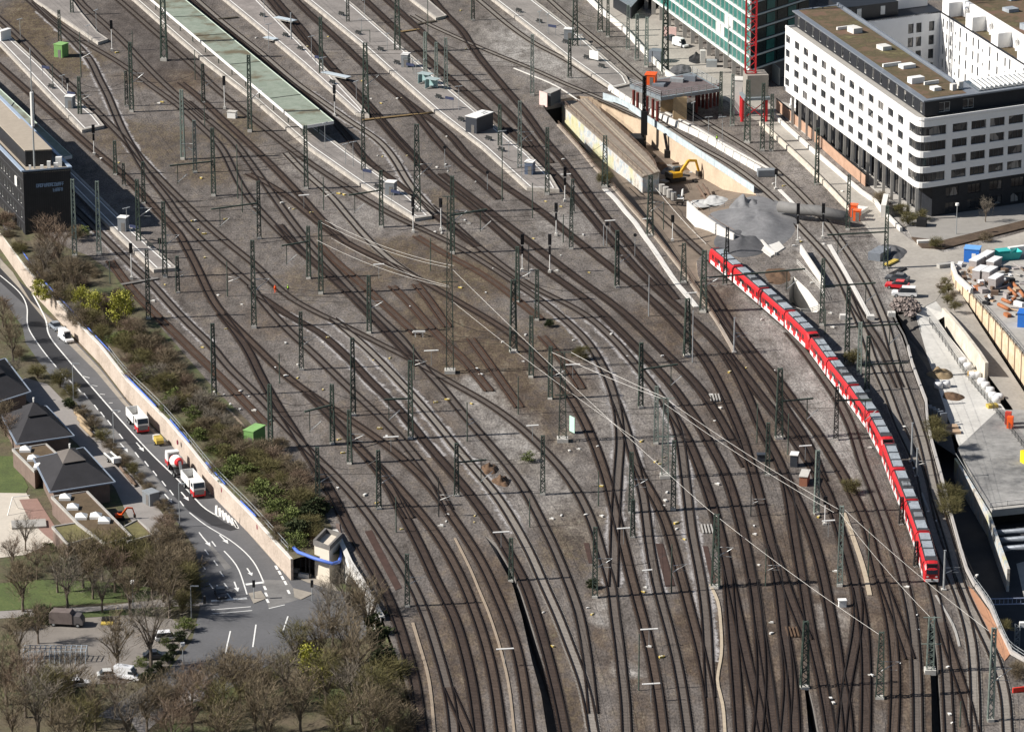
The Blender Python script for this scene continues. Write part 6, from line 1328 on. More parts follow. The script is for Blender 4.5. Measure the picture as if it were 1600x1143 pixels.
v = lattice(62, 2.6, 2.6, 2.6, 2.6, 26, .3, .16); v.v = [p + cq + Vector((0, 0, 12.2)) for p in v.v]; v.build('mast', redc, t)
b = MB(); b.box(cq + Vector((1.4, 0, 9.2)), (5.4, 5.4, 5.6), .15); b.build('ballast_block', G('block_grey', (.27, .25, .22), .9, .2, .5), t)
b = MB(); b.box(cq + Vector((1.2, -.4, 6.1)), (6.6, 6.4, .7), .15); b.build('base_frame', dk, t)
for sx, sy in ((-2, -2.4), (4, -2.4), (-2, 2.4), (4, 2.4)): b = MB(); p = cq + Vector((sx, sy, 0)); b.tube([p, p + Vector((0, 0, 5.8))], .42, 8); b.build('leg', redc, t)
b = MB(); b.beam(cq + Vector((-2, -2.5, .5)), cq + Vector((4, -2.5, 5.5)), .2); b.build('brace', redc, t); b = MB(); b.beam(cq + Vector((4, -2.5, .5)), cq + Vector((-2, -2.5, 5.5)), .2); b.build('brace', redc, t)
hut('white block beside the red crane mast', 'block', 'site_block', 1156, 176, 3.2, 3.6, 8.8, conc_w, conc_w, -.2, door=False)
# site walls along the upper road
cw = [(905, -12), (938, 20), (975, 50), (1010, 88), (1040, 118), (1056, 128)]
tag(MB().wall(W(cw), 0, 1.6, .5).build('boundary_wall', conc_w), 'cream boundary wall between the upper track and the access road', 'wall')
tag(MB().wall(W([(1188, 196), (1206, 212), (1232, 236), (1260, 262), (1290, 292), (1318, 322), (1345, 345)]), 0, 1.2, .5).build('boundary_wall', G('wall_cream', (.55, .5, .42), .9, .3, .5)), 'cream broken wall left of the access road near the lattice masts', 'wall')
t = thing('site_hoarding', 'brown timber hoarding between the access road and the white block', 'hoarding', P(1213, 166))
b = MB(); b.wall(W([(1213, 172), (1240, 194), (1275, 224), (1310, 256), (1352, 292)]), .1, 2.9, .15); b.build('panel', G('hoarding_brown', (.42, .27, .19), .9, .25, .5), t)
b = MB(); b.wall(W([(1213, 172), (1240, 194), (1275, 224), (1310, 256), (1352, 292)]), 2.9, 3.1, .3); b.build('top_rail', tk, t)
tag(MB().wall(W([(1206, 180), (1232, 204), (1270, 238), (1310, 272), (1346, 303), (1368, 318), (1376, 330), (1392, 346), (1408, 362)]), 0, 1.0, .6).build('concrete_barrier', conc_w), 'long white barrier wall in front of the brown hoarding', 'barrier')
tag(MB().wall(W([(1380, 340), (1384, 322)]), 0, 3, 1.2).build('wall_stub', conc_w), 'short white wall stub at the end of the barrier', 'wall')
for x, y, w, d, h, lab in ((1333, 338, 1.8, 1.6, 2.8, 'left orange site toilet by the access road'), (1339, 344, 1.6, 1.5, 2.4, 'right orange site toilet by the access road')): hut(lab, 'toilet', 'site_toilet', x, y, w, d, h, G('toilet_orange', (.85, .13, .03), .5, .1, 1), G('toilet_orange', (.85, .13, .03), .5, .1, 1), -.3)
box_on('white slab stack behind the orange toilets', 1342, 332, 0, 2.6, 5, .9, conc_w, -.5)
box_on('dark material bundle beside the white based mast, large', 1374, 402, 0, 3.0, 6, 1.8, zinc, -.5, 'pipe_bundle', 'bundle'); box_on('yellow timber bundle at the foot of the white based mast', 1392, 412, 0, 1.2, 5, .5, yellow, -.6, 'timber_bundle', 'bundle'); box_on('dark steel bundle by the parked cars', 1403, 425, 0, 1.2, 6, .4, tk, -.6, 'steel_bundle', 'bundle')
rq_ = P(1414, 481); b = MB(); r5 = random.Random(4)
for i in range(150):
    a_, u_ = r5.uniform(0, 6.28), r5.random() ** .6; sz = r5.uniform(.25, .7); ax_ = Vector((r5.uniform(-1, 1), r5.uniform(-1, 1), r5.uniform(-1, 1))).normalized(); ay_ = ax_.orthogonal().normalized(); az_ = ax_.cross(ay_)
    b.box(rq_ + Vector((3.4 * u_ * math.cos(a_), 6.5 * u_ * math.sin(a_), 1.7 * (1 - u_) + sz * .3)), (sz * r5.uniform(.7, 1.6), sz, sz * r5.uniform(.5, 1)), ax=(ax_, ay_, az_))
o = tag(b.build('rubble_heap', G('rubble', (.2, .165, .15), .95, .5, 1.2, fine=3)), 'heap of broken brown stone rubble below the parked cars', 'rubble'); o['kind'] = 'stuff'
box_on('black skip bin on the plaza corner', 1440, 354, 0, 2.2, 2.4, 2.0, tk, -.2); box_on('white concrete block at the plaza corner', 1444, 381, 0, 3.2, 1.2, .9, conc_w, .1); box_on('lone concrete block on the road junction', 1478, 417, 0, 4, 1.4, .9, conc, .4)
# planting strip and plaza
b = MB(); b.prism(W([(1424, 372), (1470, 378), (1520, 366), (1600, 346), (1900, 280), (1900, 292), (1600, 358), (1520, 378), (1475, 390), (1440, 388)]), 0, .35); struct(b.build('planting_bed', G('bed_soil', (.085, .06, .042), .95, .4, .4, fine=2)))
b = MB(); b.prism(W([(1406, 333), (1424, 372), (1470, 378), (1520, 366), (1600, 346), (1900, 280), (1900, 240), (1600, 300), (1462, 330), (1435, 340)]), 0, .22); struct(b.build('plaza', G('plaza_paving', (.27, .255, .235), .9, .12, .4)))
b = MB(); b.prism(W([(1213, 158), (1228, 186), (1420, 340), (1435, 348), (1462, 335), (1440, 320), (1260, 170)]), 0, .2); struct(b.build('arcade_pavement', G('plaza_pale', (.4, .38, .35), .9, .12, .4)))
roadm = G('road_dusty', (.33, .305, .27), .95, .3, .1, fine=1.2)
b = MB(); b.poly([p for p in W([(900, -30, .02), (1000, -30, .02), (1045, 30, .02), (1180, 140, .02), (1240, 200, .02), (1350, 300, .02), (1405, 350, .02), (1385, 392, .02), (1342, 342, .02), (1270, 270, .02), (1190, 195, .02), (1110, 140, .02), (1060, 120, .02), (985, 55, .02)])]); struct(b.build('access_road', roadm))
b = MB(); b.poly(W([(1385, 345, .03), (1425, 376, .03), (1475, 394, .03), (1530, 382, .03), (1600, 362, .03), (1900, 300, .03), (1900, 345, .03), (1600, 385, .03), (1530, 400, .03), (1490, 420, .03), (1478, 445, .03), (1462, 470, .03), (1446, 478, .03), (1432, 488, .03), (1410, 470, .03), (1400, 440, .03), (1390, 405, .03)])); struct(b.build('site_road', roadm))
# sloping lower road, white pit floor, deck and lower street on the right
LO = -8.0
def patch(name, pts, mat):
    b = MB(); b.poly(W(pts)); me = struct(b.build(name, mat)); return me
def ribbon(name, L_, R_, mat):
    b = MB(); a, c = W(L_), W(R_); n = len(a); b.v = a + c; b.f = [(i, i + 1, n + i + 1, n + i) for i in range(n - 1)]; o = struct(b.build(name, mat))
    for f in o.data.polygons:
        if f.normal.z < 0: f.flip()
    return o
ribbon('ramp_road', [(1462, 470, .0), (1480, 492, -.5), (1505, 530, -1.2), (1541, 582, -2.4), (1580, 635, -3.5), (1620, 700, -4.5), (1660, 760, -5.2)], [(1490, 432, 0), (1506, 466, -.5), (1532, 508, -1.2), (1566, 560, -2.4), (1600, 612, -3.5), (1640, 680, -4.5), (1690, 760, -5.2)], roadm)
PZ = -3.6; pale = G('pale_floor', (.52, .505, .47), .95, .22, .12, fine=1.2)
patch('white_pit_floor', [(1430, 489, -.02), (1446, 478, -.02), (1462, 470, -.02), (1480, 492, -.6), (1466, 500, -1.4), (1452, 505, -1.6)], pale)
ribbon('white_pit_slope', [(1430, 489, -.02), (1438, 518, -1.8), (1450, 560, PZ)], [(1466, 500, -1.0), (1482, 524, -2.2), (1512, 560, PZ)], pale)
patch('white_pit_floor_lower', [(1450, 560, PZ), (1512, 560, PZ), (1560, 625, PZ), (1600, 680, PZ), (1660, 780, PZ), (1500, 700, PZ), (1476, 640, PZ), (1462, 600, PZ)], pale)
def deck_mat():
    m, nt, bs = new_mat('deck_concrete'); p = posn(nt); a = noise(nt, .06, 5, .7, p); c = noise(nt, .5, 4, .7, p)
    nt.links.new(ramp(nt, mth(nt, 'ADD', mth(nt, 'MULTIPLY', a, .65), mth(nt, 'MULTIPLY', c, .35)), ((.35, (.1, .1, .1)), (.5, (.24, .235, .225)), (.65, (.36, .35, .335)))), bs.inputs['Base Color']); bs.inputs['Roughness'].default_value = .95; return m
t = thing('tunnel_deck', 'stained concrete tunnel deck at the right edge with dark opening below', 'deck', P(1545, 802, PZ))
dd = [P(*q, PZ) for q in ((1496, 700), (1547, 792), (1600, 786), (1760, 770), (1700, 640), (1560, 640))]
b = MB(); b.prism([Vector((p.x, p.y, 0)) for p in dd], PZ - 1.6, PZ + .02); b.build('slab', deck_mat(), t)
b = MB(); b.beam(dd[1] + Vector((0, -1.2, -.6)), dd[3] + Vector((0, -1.2, -.6)), 1.2, 1.4); b.build('edge_beam', conc, t)
b = MB(); b.beam(dd[1] + Vector((0, -.2, 1.0)), dd[3] + Vector((0, -.2, 1.0)), .12); b.build('rail', conc_w, t); 
for i in range(9): b = MB(); q = dd[1] + (dd[3] - dd[1]) * (i / 8); b.beam(q, q + Vector((0, -.2, 1.0)), .12); b.build('rail_post', conc_w, t)
b = MB(); p0, p1 = P(1560, 700, PZ), P(1562, 760, PZ); b.wall([Vector((dd[1].x, dd[1].y + 3, 0)), Vector((dd[3].x, dd[3].y + 3, 0))], LO - 3, PZ - 1.6, .5); b.build('inner_wall', tk, t)
tw_ = W([(1493, 716, PZ), (1520, 760, PZ), (1546, 803, PZ), (1562, 850, PZ), (1576, 889, PZ)])
t = thing('retaining_wall', 'white spattered retaining wall beside the shaded lower street', 'wall', tw_[0].copy())
b = MB(); b.wall([Vector((p.x, p.y, 0)) for p in tw_], LO - .2, PZ + .1, .5); b.build('wall', graffiti('spattered_wall'), t)
b = MB(); b.tube([p + Vector((0, 0, 1.1)) for p in tw_[:3]], .06, 4); b.build('rail', galv, t)
for i, y in enumerate((832, 844, 857)):
    a, c = P(1556 + i * 6, y, LO + 3.0), P(1760, y - 16, LO + 3.0); b = MB(); b.tube([a, c], .55, 10); tag(b.build('tunnel_strut', zinc, None, True), ('upper', 'middle', 'lower')[i] + ' round strut across the dark tunnel opening', 'strut')  # white struts coloured zinc grey, their shade put into the colour
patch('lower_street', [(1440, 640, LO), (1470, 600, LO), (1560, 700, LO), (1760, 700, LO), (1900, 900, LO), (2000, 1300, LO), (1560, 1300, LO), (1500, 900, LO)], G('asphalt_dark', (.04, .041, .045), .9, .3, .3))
patch('lower_pavement', [(1588, 880, LO + .03), (1700, 850, LO + .03), (1760, 1000, LO + .03), (1606, 960, LO + .03)], conc)
# retaining wall carrying the yard along the lower street
wr = W(WALL_R)
t = thing('retaining_wall', 'long grey retaining wall with parapet along the right edge of the yard', 'wall', wr[0].copy())
zb_ = [-.3, -1.2, -2, -3, -4] + [LO - .2] * (len(wr) - 5)
b = MB(); b.wall(wr, zb_, 0, .8); b.build('wall', conc_d, t); b = MB(); b.wall(wr[3:], 0, .75, .45); b.build('parapet', G('parapet_grey', (.4, .38, .36), .9, .15, .6), t)
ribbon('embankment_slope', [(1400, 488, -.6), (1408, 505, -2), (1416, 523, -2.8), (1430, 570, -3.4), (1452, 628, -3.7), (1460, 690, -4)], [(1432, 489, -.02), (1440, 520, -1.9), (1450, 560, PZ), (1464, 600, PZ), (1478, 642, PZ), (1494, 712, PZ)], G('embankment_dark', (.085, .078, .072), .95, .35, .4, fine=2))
fence('grey tube railing along the yard edge below the train', [(1522, 914), (1535, 932), (1548, 950), (1562, 984), (1580, 1020), (1600, 1031), (1640, 1062)], 1.7, galv, 2.2, 3)
b = MB(); b.prism(W([(1513, 916), (1521, 922), (1546, 955), (1578, 1022), (1570, 1032), (1540, 985), (1530, 965), (1515, 935)]), .0, .12); tag(b.build('trough_cover', G('cover_terracotta', (.42, .22, .13), .9, .15, .8)), 'terracotta cable duct cover along the tube railing', 'duct cover')
# blue lattice footbridge far below and pale masts there
t = thing('lattice_girder', 'pale blue lattice girder in the shaded lower street', 'girder', P(1542, 944, LO)); a, c = P(1542, 944, LO + 1), P(1700, 940, LO + 1); lb = G('girder_blue', (.35, .4, .55), .5, .1, 1)
for dz in (0, 1.1): b = MB(); b.beam(a + Vector((0, 0, dz)), c + Vector((0, 0, dz)), .16); b.build('chord', lb, t)
for i in range(24): b = MB(); p = a + (c - a) * (i / 24); b.beam(p, p + Vector((0, 0, 1.1)), .09); b.build('strut', lb, t)
q = P(1588, 1026, LO); t = thing('floodlight_mast', 'pale ladder like floodlight mast at the right edge', 'floodlight', q); h = zat(Vector((q.x, q.y, 0)), 975) - LO
v = lattice(h, .9, .8, .9, .8, 12, .14, .08); v.v = [p + q for p in v.v]; v.build('mast', galv, t); b = MB(); b.box(q + Vector((1, 0, h)), (1.4, .8, .9)); b.build('lamp', whitep, t)
for lab, x, y in (('red and white barrier board at the right edge', 1596, 1080),):
    box_on(lab, x, y, 0, 3.2, .3, .9, G('board_red', (.7, .05, .03), .6, .2, 3), .3, 'barrier_board', 'barrier')
# right hand storage yard above the sheet pile wall
pileW = [(1487, 428), (1494, 448), (1505, 458), (1518, 470), (1545, 500), (1575, 535), (1610, 580), (1680, 680)]
YZ = 1.6
pw = [P(x, y) for x, y in pileW]
t = thing('sheet_pile_wall', 'tall beige sheet pile wall with white cap below the storage yard', 'wall', pw[0].copy())
def pile_mat():
    m, nt, bs = new_mat('sheet_pile_beige'); p = posn(nt); s = nt.nodes.new('ShaderNodeSeparateXYZ'); nt.links.new(p, s.inputs[0])
    d = mth(nt, 'FRACT', mth(nt, 'MULTIPLY', mth(nt, 'SUBTRACT', s.outputs[0], mth(nt, 'MULTIPLY', s.outputs[1], .3)), .42)); n = noise(nt, .5, 5, .7, p)
    base = ramp(nt, n, ((.35, (.62, .53, .4)), (.6, (.56, .42, .27)), (.75, (.38, .24, .13)))); base = mixc(nt, mth(nt, 'LESS_THAN', d, .16), base, (.16, .1, .06))
    nt.links.new(base, bs.inputs['Base Color']); bs.inputs['Roughness'].default_value = .9; return m
b = MB(); b.wall(pw, [-.3, -.8, -1.5, -2.2, -3.4, -4.2, -5.4, -6], YZ, .4); b.build('wall', pile_mat(), t); b = MB(); b.wall(pw[:4], YZ, YZ + 1.3, .55); b.build('cap', conc_w, t)
fence('dark railing on top of the sheet pile wall', [(1516, 462, YZ), (1545, 494, YZ), (1575, 528, YZ), (1610, 572, YZ), (1680, 668, YZ)], 1.3, mast_k, 2.6, 3)
patch('storage_yard', [(x, y - 10, YZ - .02) if 0 else (x, y, 0) for x, y in ()] or [tuple((*pix(Vector((p.x, p.y, YZ - .03))), YZ - .03)) for p in pw] + [(1800, 560, YZ - .03), (1800, 380, YZ - .03), (1600, 392, YZ - .03), (1540, 400, YZ - .03), (1505, 412, YZ - .03)], G('yard_dusty', (.36, .34, .31), .95, .25, .25, fine=1.5))
blue = G('container_blue', (.03, .16, .55), .5, .1, 1); tealc = G('skip_teal', (.05, .42, .4), .5, .15, 1); orp = G('pipe_orange', (.34, .13, .055), .7, .2, 1); bagw = G('bag_white', (.68, .68, .68), .8, .1, .8)
hut('blue container with white door in the storage yard', 'container', 'site_container', 1519, 407, 3.4, 3.0, 3.0, blue, G('container_light_blue', (.16, .38, .75), .5, .1, 1), -.25, YZ, k=whitep)
hut('blue container at the right edge of the storage yard', 'container', 'site_container', 1602, 508, 3.0, 3.4, 3.0, blue, blue, -.25, YZ)
q = P(1572, 404, YZ); t = thing('waste_skip', 'teal waste skip standing open in the storage yard', 'skip', q)
fl = [Vector((-2.6, -1.2, 0)), Vector((2.6, -1.2, 0)), Vector((2.6, 1.2, 0)), Vector((-2.6, 1.2, 0))]; rz_ = .3
for i in range(4):
    a, c = fl[i], fl[(i + 1) % 4]; R3 = Matrix.Rotation(rz_, 3, 'Z'); o_ = lambda v, z: q + R3 @ Vector((v.x * (1.0 if z == 0 else 1.25), v.y * (1 if z == 0 else 1.3), z))
    b = MB(); b.add([o_(a, 0), o_(c, 0), o_(c, 1.8), o_(a, 1.8)], [(0, 1, 2, 3)]); b.build('side', tealc, t)
b = MB(); b.add([o_(v, 0) + Vector((0, 0, .5)) for v in fl], [(0, 1, 2, 3)]); b.build('contents', G('rubble', (.2, .165, .15), .95, .5, 1.2), t)
b = MB(); b.box(q + R3 @ Vector((-.6, .4, 2.0)), (3.0, 2.6, .1), rz_, ); b.build('lid', tealc, t)
box_on('white slab leaning behind the teal skip', 1588, 398, YZ, 4, 1, 2.0, whitep, .4, 'leaning_slab', 'slab')
rb = random.Random(5)
def bag(lab, x, y, z, s=1.0, group='white material bags', mat=bagw):
    q = P(x, y, z); b = MB(); n = 10
    vs = []
    for zz, r in ((0, .78), (.25, .95), (.8, .98), (1.25, .85), (1.4, .5)):
        for j in range(n): a = 2 * math.pi * j / n; k = r * (1 + rb.uniform(-.09, .09)) * s / max(abs(math.cos(a)), abs(math.sin(a))) ** .6; vs.append(q + Vector((k * math.cos(a), k * math.sin(a), zz * s)))
    b.add(vs, [(i * n + j, i * n + (j + 1) % n, (i + 1) * n + (j + 1) % n, (i + 1) * n + j) for i in range(4) for j in range(n)] + [tuple(4 * n + j for j in range(n))])
    tag(b.build('material_bag', mat, None, True), lab, 'bag', group, (x, y), True)
def slabstack(lab, x, y, z, w, d, h, mat, rz): 
    q = P(x, y, z); t = thing('covered_stack', lab, 'stack', q, group='covered stacks in the storage yard', at=(x, y), auto=True)
    b = MB(); b.box(q + Vector((0, 0, h / 2)), (w, d, h), rz); b.build('load', mat, t); b = MB(); b.box(q + Vector((0, 0, h + .05)), (w * 1.08, d * 1.05, .25), rz); b.build('sheet', bagw, t)
gst = G('stack_grey', (.33, .3, .29), .8, .2, 1)
for x, y, h in ((1526, 420, 2.4), (1531, 436, 2.5), (1541, 412, 2.4), (1546, 438, 2.6), (1553, 420, 2.2), (1556, 448, 2.4)): slabstack('tall stack wrapped in pale sheeting', x, y, YZ, 1.8, 4.2, h, gst, -.55)
for i, (x, y, x1, y1, r) in enumerate(((1560, 478, 1576, 486, .42), (1566, 470, 1580, 476, .38), (1582, 444, 1592, 456, .4), (1590, 452, 1600, 466, .4), (1576, 452, 1588, 464, .35), (1563, 446, 1574, 442, .3), (1515, 432, 1524, 440, .3), (1572, 462, 1585, 458, .3))):
    p, q2 = P(x, y, YZ), P(x1, y1, YZ); b = MB(); b.tube([p + Vector((0, 0, r)), q2 + Vector((0, 0, r))], r, 10); tag(b.build('pipe', orp if i < 6 else rust, None, True), 'orange brown pipe lying on the storage yard' if i < 6 else 'rusty thin pipe lying on the storage yard', 'pipe', 'pipes on the storage yard', (x, y), True)
rr = random.Random(9)
for x, y in ((1503, 425), (1507, 436), (1513, 446), (1520, 450), (1528, 452), (1536, 456), (1545, 464), (1550, 470), (1541, 475), (1563, 430), (1570, 425), (1578, 430), (1586, 420), (1592, 430), (1584, 470), (1592, 478), (1590, 490), (1574, 494), (1554, 460), (1500, 415), (1598, 444), (1568, 440), (1560, 456), (1580, 440), (1533, 446), (1552, 452), (1595, 462)):
    w_, d_, h_ = rr.uniform(.5, 1.8), rr.uniform(.8, 2.4), rr.uniform(.25, 1.0)
    mt, nm = rr.choice([(bagw, 'white'), (gst, 'grey'), (rust, 'rusty brown'), (tk, 'black'), (conc, 'pale grey'), (G('boards_tan', (.42, .3, .2), .8, .2, 1), 'tan'), (G('pipe_orange', (.34, .13, .055), .7, .2, 1), 'dull orange')])
    box_on(nm + ' crate of building material in the storage yard', x, y, YZ, w_, d_, h_, mt, rr.uniform(-1, 1), 'material_crate', 'crate', 'loose material in the storage yard', (x, y), True)
for i in range(62):
    x, y = rr.uniform(1500, 1600), rr.uniform(414, 492)
    if y > 414 + (x - 1492) * .9 + 8 or y < 412 + (1540 - x) * .12: continue
    mt, nm = rr.choice([(bagw, 'white'), (gst, 'grey'), (rust, 'rusty brown'), (tk, 'black'), (G('boards_tan', (.42, .3, .2), .8, .2, 1), 'tan'), (conc, 'pale grey')])
    if rr.random() < .4:
        d_ = rr.uniform(-3, 3); p = P(x, y, YZ); L_ = rr.uniform(1.5, 4.5); q2 = p + Vector((math.cos(d_) * L_, math.sin(d_) * L_, 0)); r_2 = rr.uniform(.08, .3)
        b = MB(); b.tube([p + Vector((0, 0, r_2)), q2 + Vector((0, 0, r_2 + rr.uniform(0, .5)))], r_2, 7); tag(b.build('pole_piece', mt), nm + ' pole lying in the storage yard', 'pole', 'loose material in the storage yard', (x, y), True)
    else: box_on(nm + ' crate of building material in the storage yard', x, y, YZ, rr.uniform(.4, 1.5), rr.uniform(.5, 2.0), rr.uniform(.2, 1.1), mt, rr.uniform(-1.5, 1.5), 'material_crate', 'crate', 'loose material in the storage yard', (x, y), True)
# things on the white pit floor
for x, y in ((1466, 606), (1478, 604), (1504, 568), (1512, 576), (1520, 590), (1526, 590), (1534, 600), (1540, 606), (1547, 614), (1551, 622), (1556, 628), (1561, 624)): bag('white bulk bag standing on the pale floor', x, y, PZ, .95)
heap('brown tarpaulin heap on the pale floor', 1468, 584, 2.6, 3.4, 1.4, G('tarp_brown', (.23, .17, .1), .9, .3, 1.5), PZ, 21); heap('dark brown heap with shadow on the pale floor', 1488, 619, 2.2, 2.8, .8, br, PZ, 22)
box_on('yellow machine part at the railing of the pale floor', 1521, 588, PZ, 2.0, 1.6, 1.0, yel, .3); box_on('yellow plate on the pale floor', 1550, 636, PZ, 2.2, 1.4, .7, yellow, .3)
box_on('orange post box beside the tunnel deck', 1578, 668, PZ, 1.2, 1.2, 2.4, G('cabin_orange', (.8, .11, .02), .5, .1, 1)); box_on('red post box beside the tunnel deck', 1575, 662, PZ, 1.2, 1.0, 2.6, G('crate_red', (.5, .06, .04), .6, .2, 1)); box_on('bright yellow machine at the right edge of the deck', 1603, 722, PZ, 1.8, 1.6, 2.4, G('machine_lemon', (.8, .6, .02), .5, .1, 1), .4)
for i, (x, y) in enumerate(((1484, 668), (1488, 676))): box_on(('upper' if i == 0 else 'lower') + ' stack of tan boards beside the retaining wall', x, y, PZ, 3.2, 1.8, .5, G('boards_tan', (.42, .3, .2), .8, .2, 1), .1, 'board_stack', 'stack')
for i in range(5): box_on('upright grey formwork panel in a row beside the retaining wall', 1450 + i * 6, 652 + i * 3, PZ, 1.4, .5, 2.6, zinc, .3, 'formwork_panel', 'panel', 'row of grey formwork panels', (1450 + i * 6, 652), True)
fence('dark double railing between the pale floor and the ramp road', [(1452, 506, -1.2), (1480, 545, -2.6), (1512, 592, PZ), (1560, 650, PZ), (1610, 715, PZ)], 1.4, mast_k, 2.4, 4)
tag(MB().wall(W([(1474, 487, -.4), (1488, 505, -.9), (1506, 532, -1.6), (1530, 570, -2.4), (1541, 590, -2.8)]), -4.4, .5, .7).build('ramp_parapet', G('wall_cream', (.55, .5, .42), .9, .3, .5)), 'cream parapet wall along the sloping ramp road', 'wall')

for i, (x, y, rx, ry, h, m, lab) in enumerate(((1030, 262, 3, 5, 1.2, br, 'brown earth heap in the shaded pit behind the walkway slab'), (1078, 262, 2.5, 4, 1.6, br, 'dark heap of spoil right of the yellow excavator'), (1044, 268, 2, 4, .9, G('spoil_dark', (.09, .09, .095), .95, .3, .8, fine=4), 'dark rubble heap left of the yellow excavator'), (1118, 312, 3, 5, .7, G('spoil_pale', (.42, .42, .41), .95, .2, 1, fine=3), 'pale gravel fan at the foot of the orange pit wall'), (1098, 318, 3, 4, .5, G('spoil_pale', (.42, .42, .41), .95, .2, 1, fine=3), 'pale gravel patch near the fence of the pit'), (1216, 432, 3, 6, .6, br, 'low brown earth heap beside the open shaft'), (1395, 395, 3, 7, .9, G('spoil_dark', (.09, .09, .095), .95, .3, .8, fine=4), 'dark ballast heap along the right site track'))):
    heap(lab, x, y, rx, ry, h, m, (zf(x, y) if i < 5 else 0) - .05, 40 + i)
for i, (x, y) in enumerate(((1050, 262), (1060, 256), (1072, 275), (1086, 284), (1038, 284), (1100, 306), (1010, 250), (1020, 246), (1030, 290))):
    box_on('scattered timber and steel scrap in the pit', x, y, zf(x, y), random.uniform(.5, 1.4), random.uniform(1.5, 4), .4, random.choice([rust, conc, tk]), random.uniform(-1.5, 1.5), 'scrap_piece', 'scrap', 'scrap lying in the pit', (x, y), True)
# ------------------------------------------------------------------ lower street and park on the left, at z = ZL
def lp(pts, dz=0.0): return [P(x, y, ZL + dz) for x, y in pts]
def flat_patch(name, pts, mat, dz): b = MB(); b.poly(lp(pts, dz)); o = struct(b.build(name, mat)); [f.flip() for f in o.data.polygons if f.normal.z < 0]; return o
park = None
def park_mat():
    m, nt, bs = new_mat('park_soil'); p = posn(nt); a = noise(nt, .09, 5, .65, p); c = noise(nt, .9, 4, .7, p); d = noise(nt, 3, 3, .7, p)
    base = ramp(nt, a, ((.35, (.1, .078, .05)), (.5, (.085, .075, .04)), (.62, (.07, .085, .03)))); base = mixc(nt, 1.0, base, ramp(nt, mth(nt, 'ADD', mth(nt, 'MULTIPLY', c, .5), mth(nt, 'MULTIPLY', d, .5)), ((.35, (.6, .6, .6)), (.65, (1.4, 1.4, 1.4)))), 'MULTIPLY')
    nt.links.new(base, bs.inputs['Base Color']); bs.inputs['Roughness'].default_value = .95; bump(nt, bs, c, .4, .2); return m
pk = park_mat()
flat_patch('park_ground', [(-500, 250), (200, 330), (700, 700), (760, 1000), (760, 1400), (-700, 1400)], pk, -.06)
asg = G('asphalt_worn', (.115, .115, .12), .85, .2, .15, fine=2); asn = G('asphalt_fresh', (.034, .034, .037), .8, .15, .3, fine=4)
flat_patch('street', [(-120, 350), (0, 402), (45, 466), (105, 519), (157, 574), (199, 627), (262, 690), (341, 772), (365, 805), (400, 845), (440, 890), (480, 908), (540, 925), (620, 960), (640, 1020), (520, 995), (478, 1000), (445, 1022), (400, 1050), (350, 1080), (300, 1098), (220, 1130), (150, 1118), (225, 1072), (262, 1048), (300, 1000), (316, 935), (306, 860), (283, 822), (226, 759), (171, 691), (121, 631), (63, 568), (40, 535), (35, 510), (0, 462), (-120, 410)], asg, 0)
flat_patch('street_new_lane', [(-60, 388), (0, 412), (50, 457), (71, 498), (77, 524), (105, 561), (150, 613), (194, 663), (235, 708), (278, 750), (320, 794), (350, 815), (372, 826), (360, 829), (330, 820), (294, 797), (262, 765), (231, 728), (184, 675), (136, 620), (89, 573), (68, 548), (44, 511), (42, 479), (0, 440), (-60, 408)], asn, .012)
flat_patch('pavement', [(341, 773), (365, 806), (400, 846), (440, 891), (480, 909), (530, 924), (515, 905), (470, 893), (455, 882), (400, 842), (345, 772)], G('pavement_tan', (.3, .27, .23), .9, .2, .4, fine=2), .1)
flat_patch('pavement_strip', [(0, 404), (20, 425), (48, 470), (105, 522), (157, 577), (199, 630), (262, 693), (258, 694), (192, 630), (150, 580), (98, 528), (70, 500), (52, 478), (30, 450), (0, 418)], G('pavement_tan', (.3, .27, .23), .9, .2, .4, fine=2), .02)
mark = G('road_marking', (.72, .72, .7), .7, .12, 2)
def marking(name, pts, w=.22, closed=False):
    c = lp(pts, .03); c = spline(c, 2, 1) if len(c) > 2 else c; n = normals2(c); b = MB()
    b.v = [q for p, m in zip(c, n) for q in (p - m * w / 2, p + m * w / 2)]; b.f = [(2 * i, 2 * i + 1, 2 * i + 3, 2 * i + 2) for i in range(len(c) - 1)]
    o = struct(b.build(name, mark)); [f.flip() for f in o.data.polygons if f.normal.z < 0]; return o
marking('lane_line', [(50, 457), (71, 498), (77, 524), (105, 560), (150, 612), (194, 662), (235, 707), (278, 749), (320, 794), (345, 808)], .3)
marking('lane_line', [(0, 430), (30, 456), (42, 479), (44, 511), (66, 546), (88, 573)], .25)
marking('lane_line', [(296, 800), (320.6, 819.5), (358, 842), (384, 863), (400, 883), (412, 909)], .25); marking('lane_line', [(350, 860), (364, 875), (374, 891), (386, 928)], .25)
marking('stop_line', [(384, 912.5), (412, 909)], .9); marking('stop_line', [(330, 938), (386, 934)], .9)
for x, y in ((134, 618), (150, 636), (160, 647), (171, 660), (189, 681), (214, 710), (229, 724), (242, 739), (256, 755), (268, 769), (284, 786), (314, 835), (323, 862), (337, 879), (346.5, 896), (353, 914), (358, 930), (334, 849), (318, 885), (330, 915), (100, 588), (112, 598), (123, 608)): marking('lane_dash', [(x - 3, y - 4), (x + 3, y + 4)], .25)
for x, y in ((432, 886), (437, 894), (441.5, 902), (446, 910), (451, 924), (414, 918), (416, 928), (418, 938)): marking('lane_dash', [(x - 1.5, y - 3), (x + 1.5, y + 3)], .45)
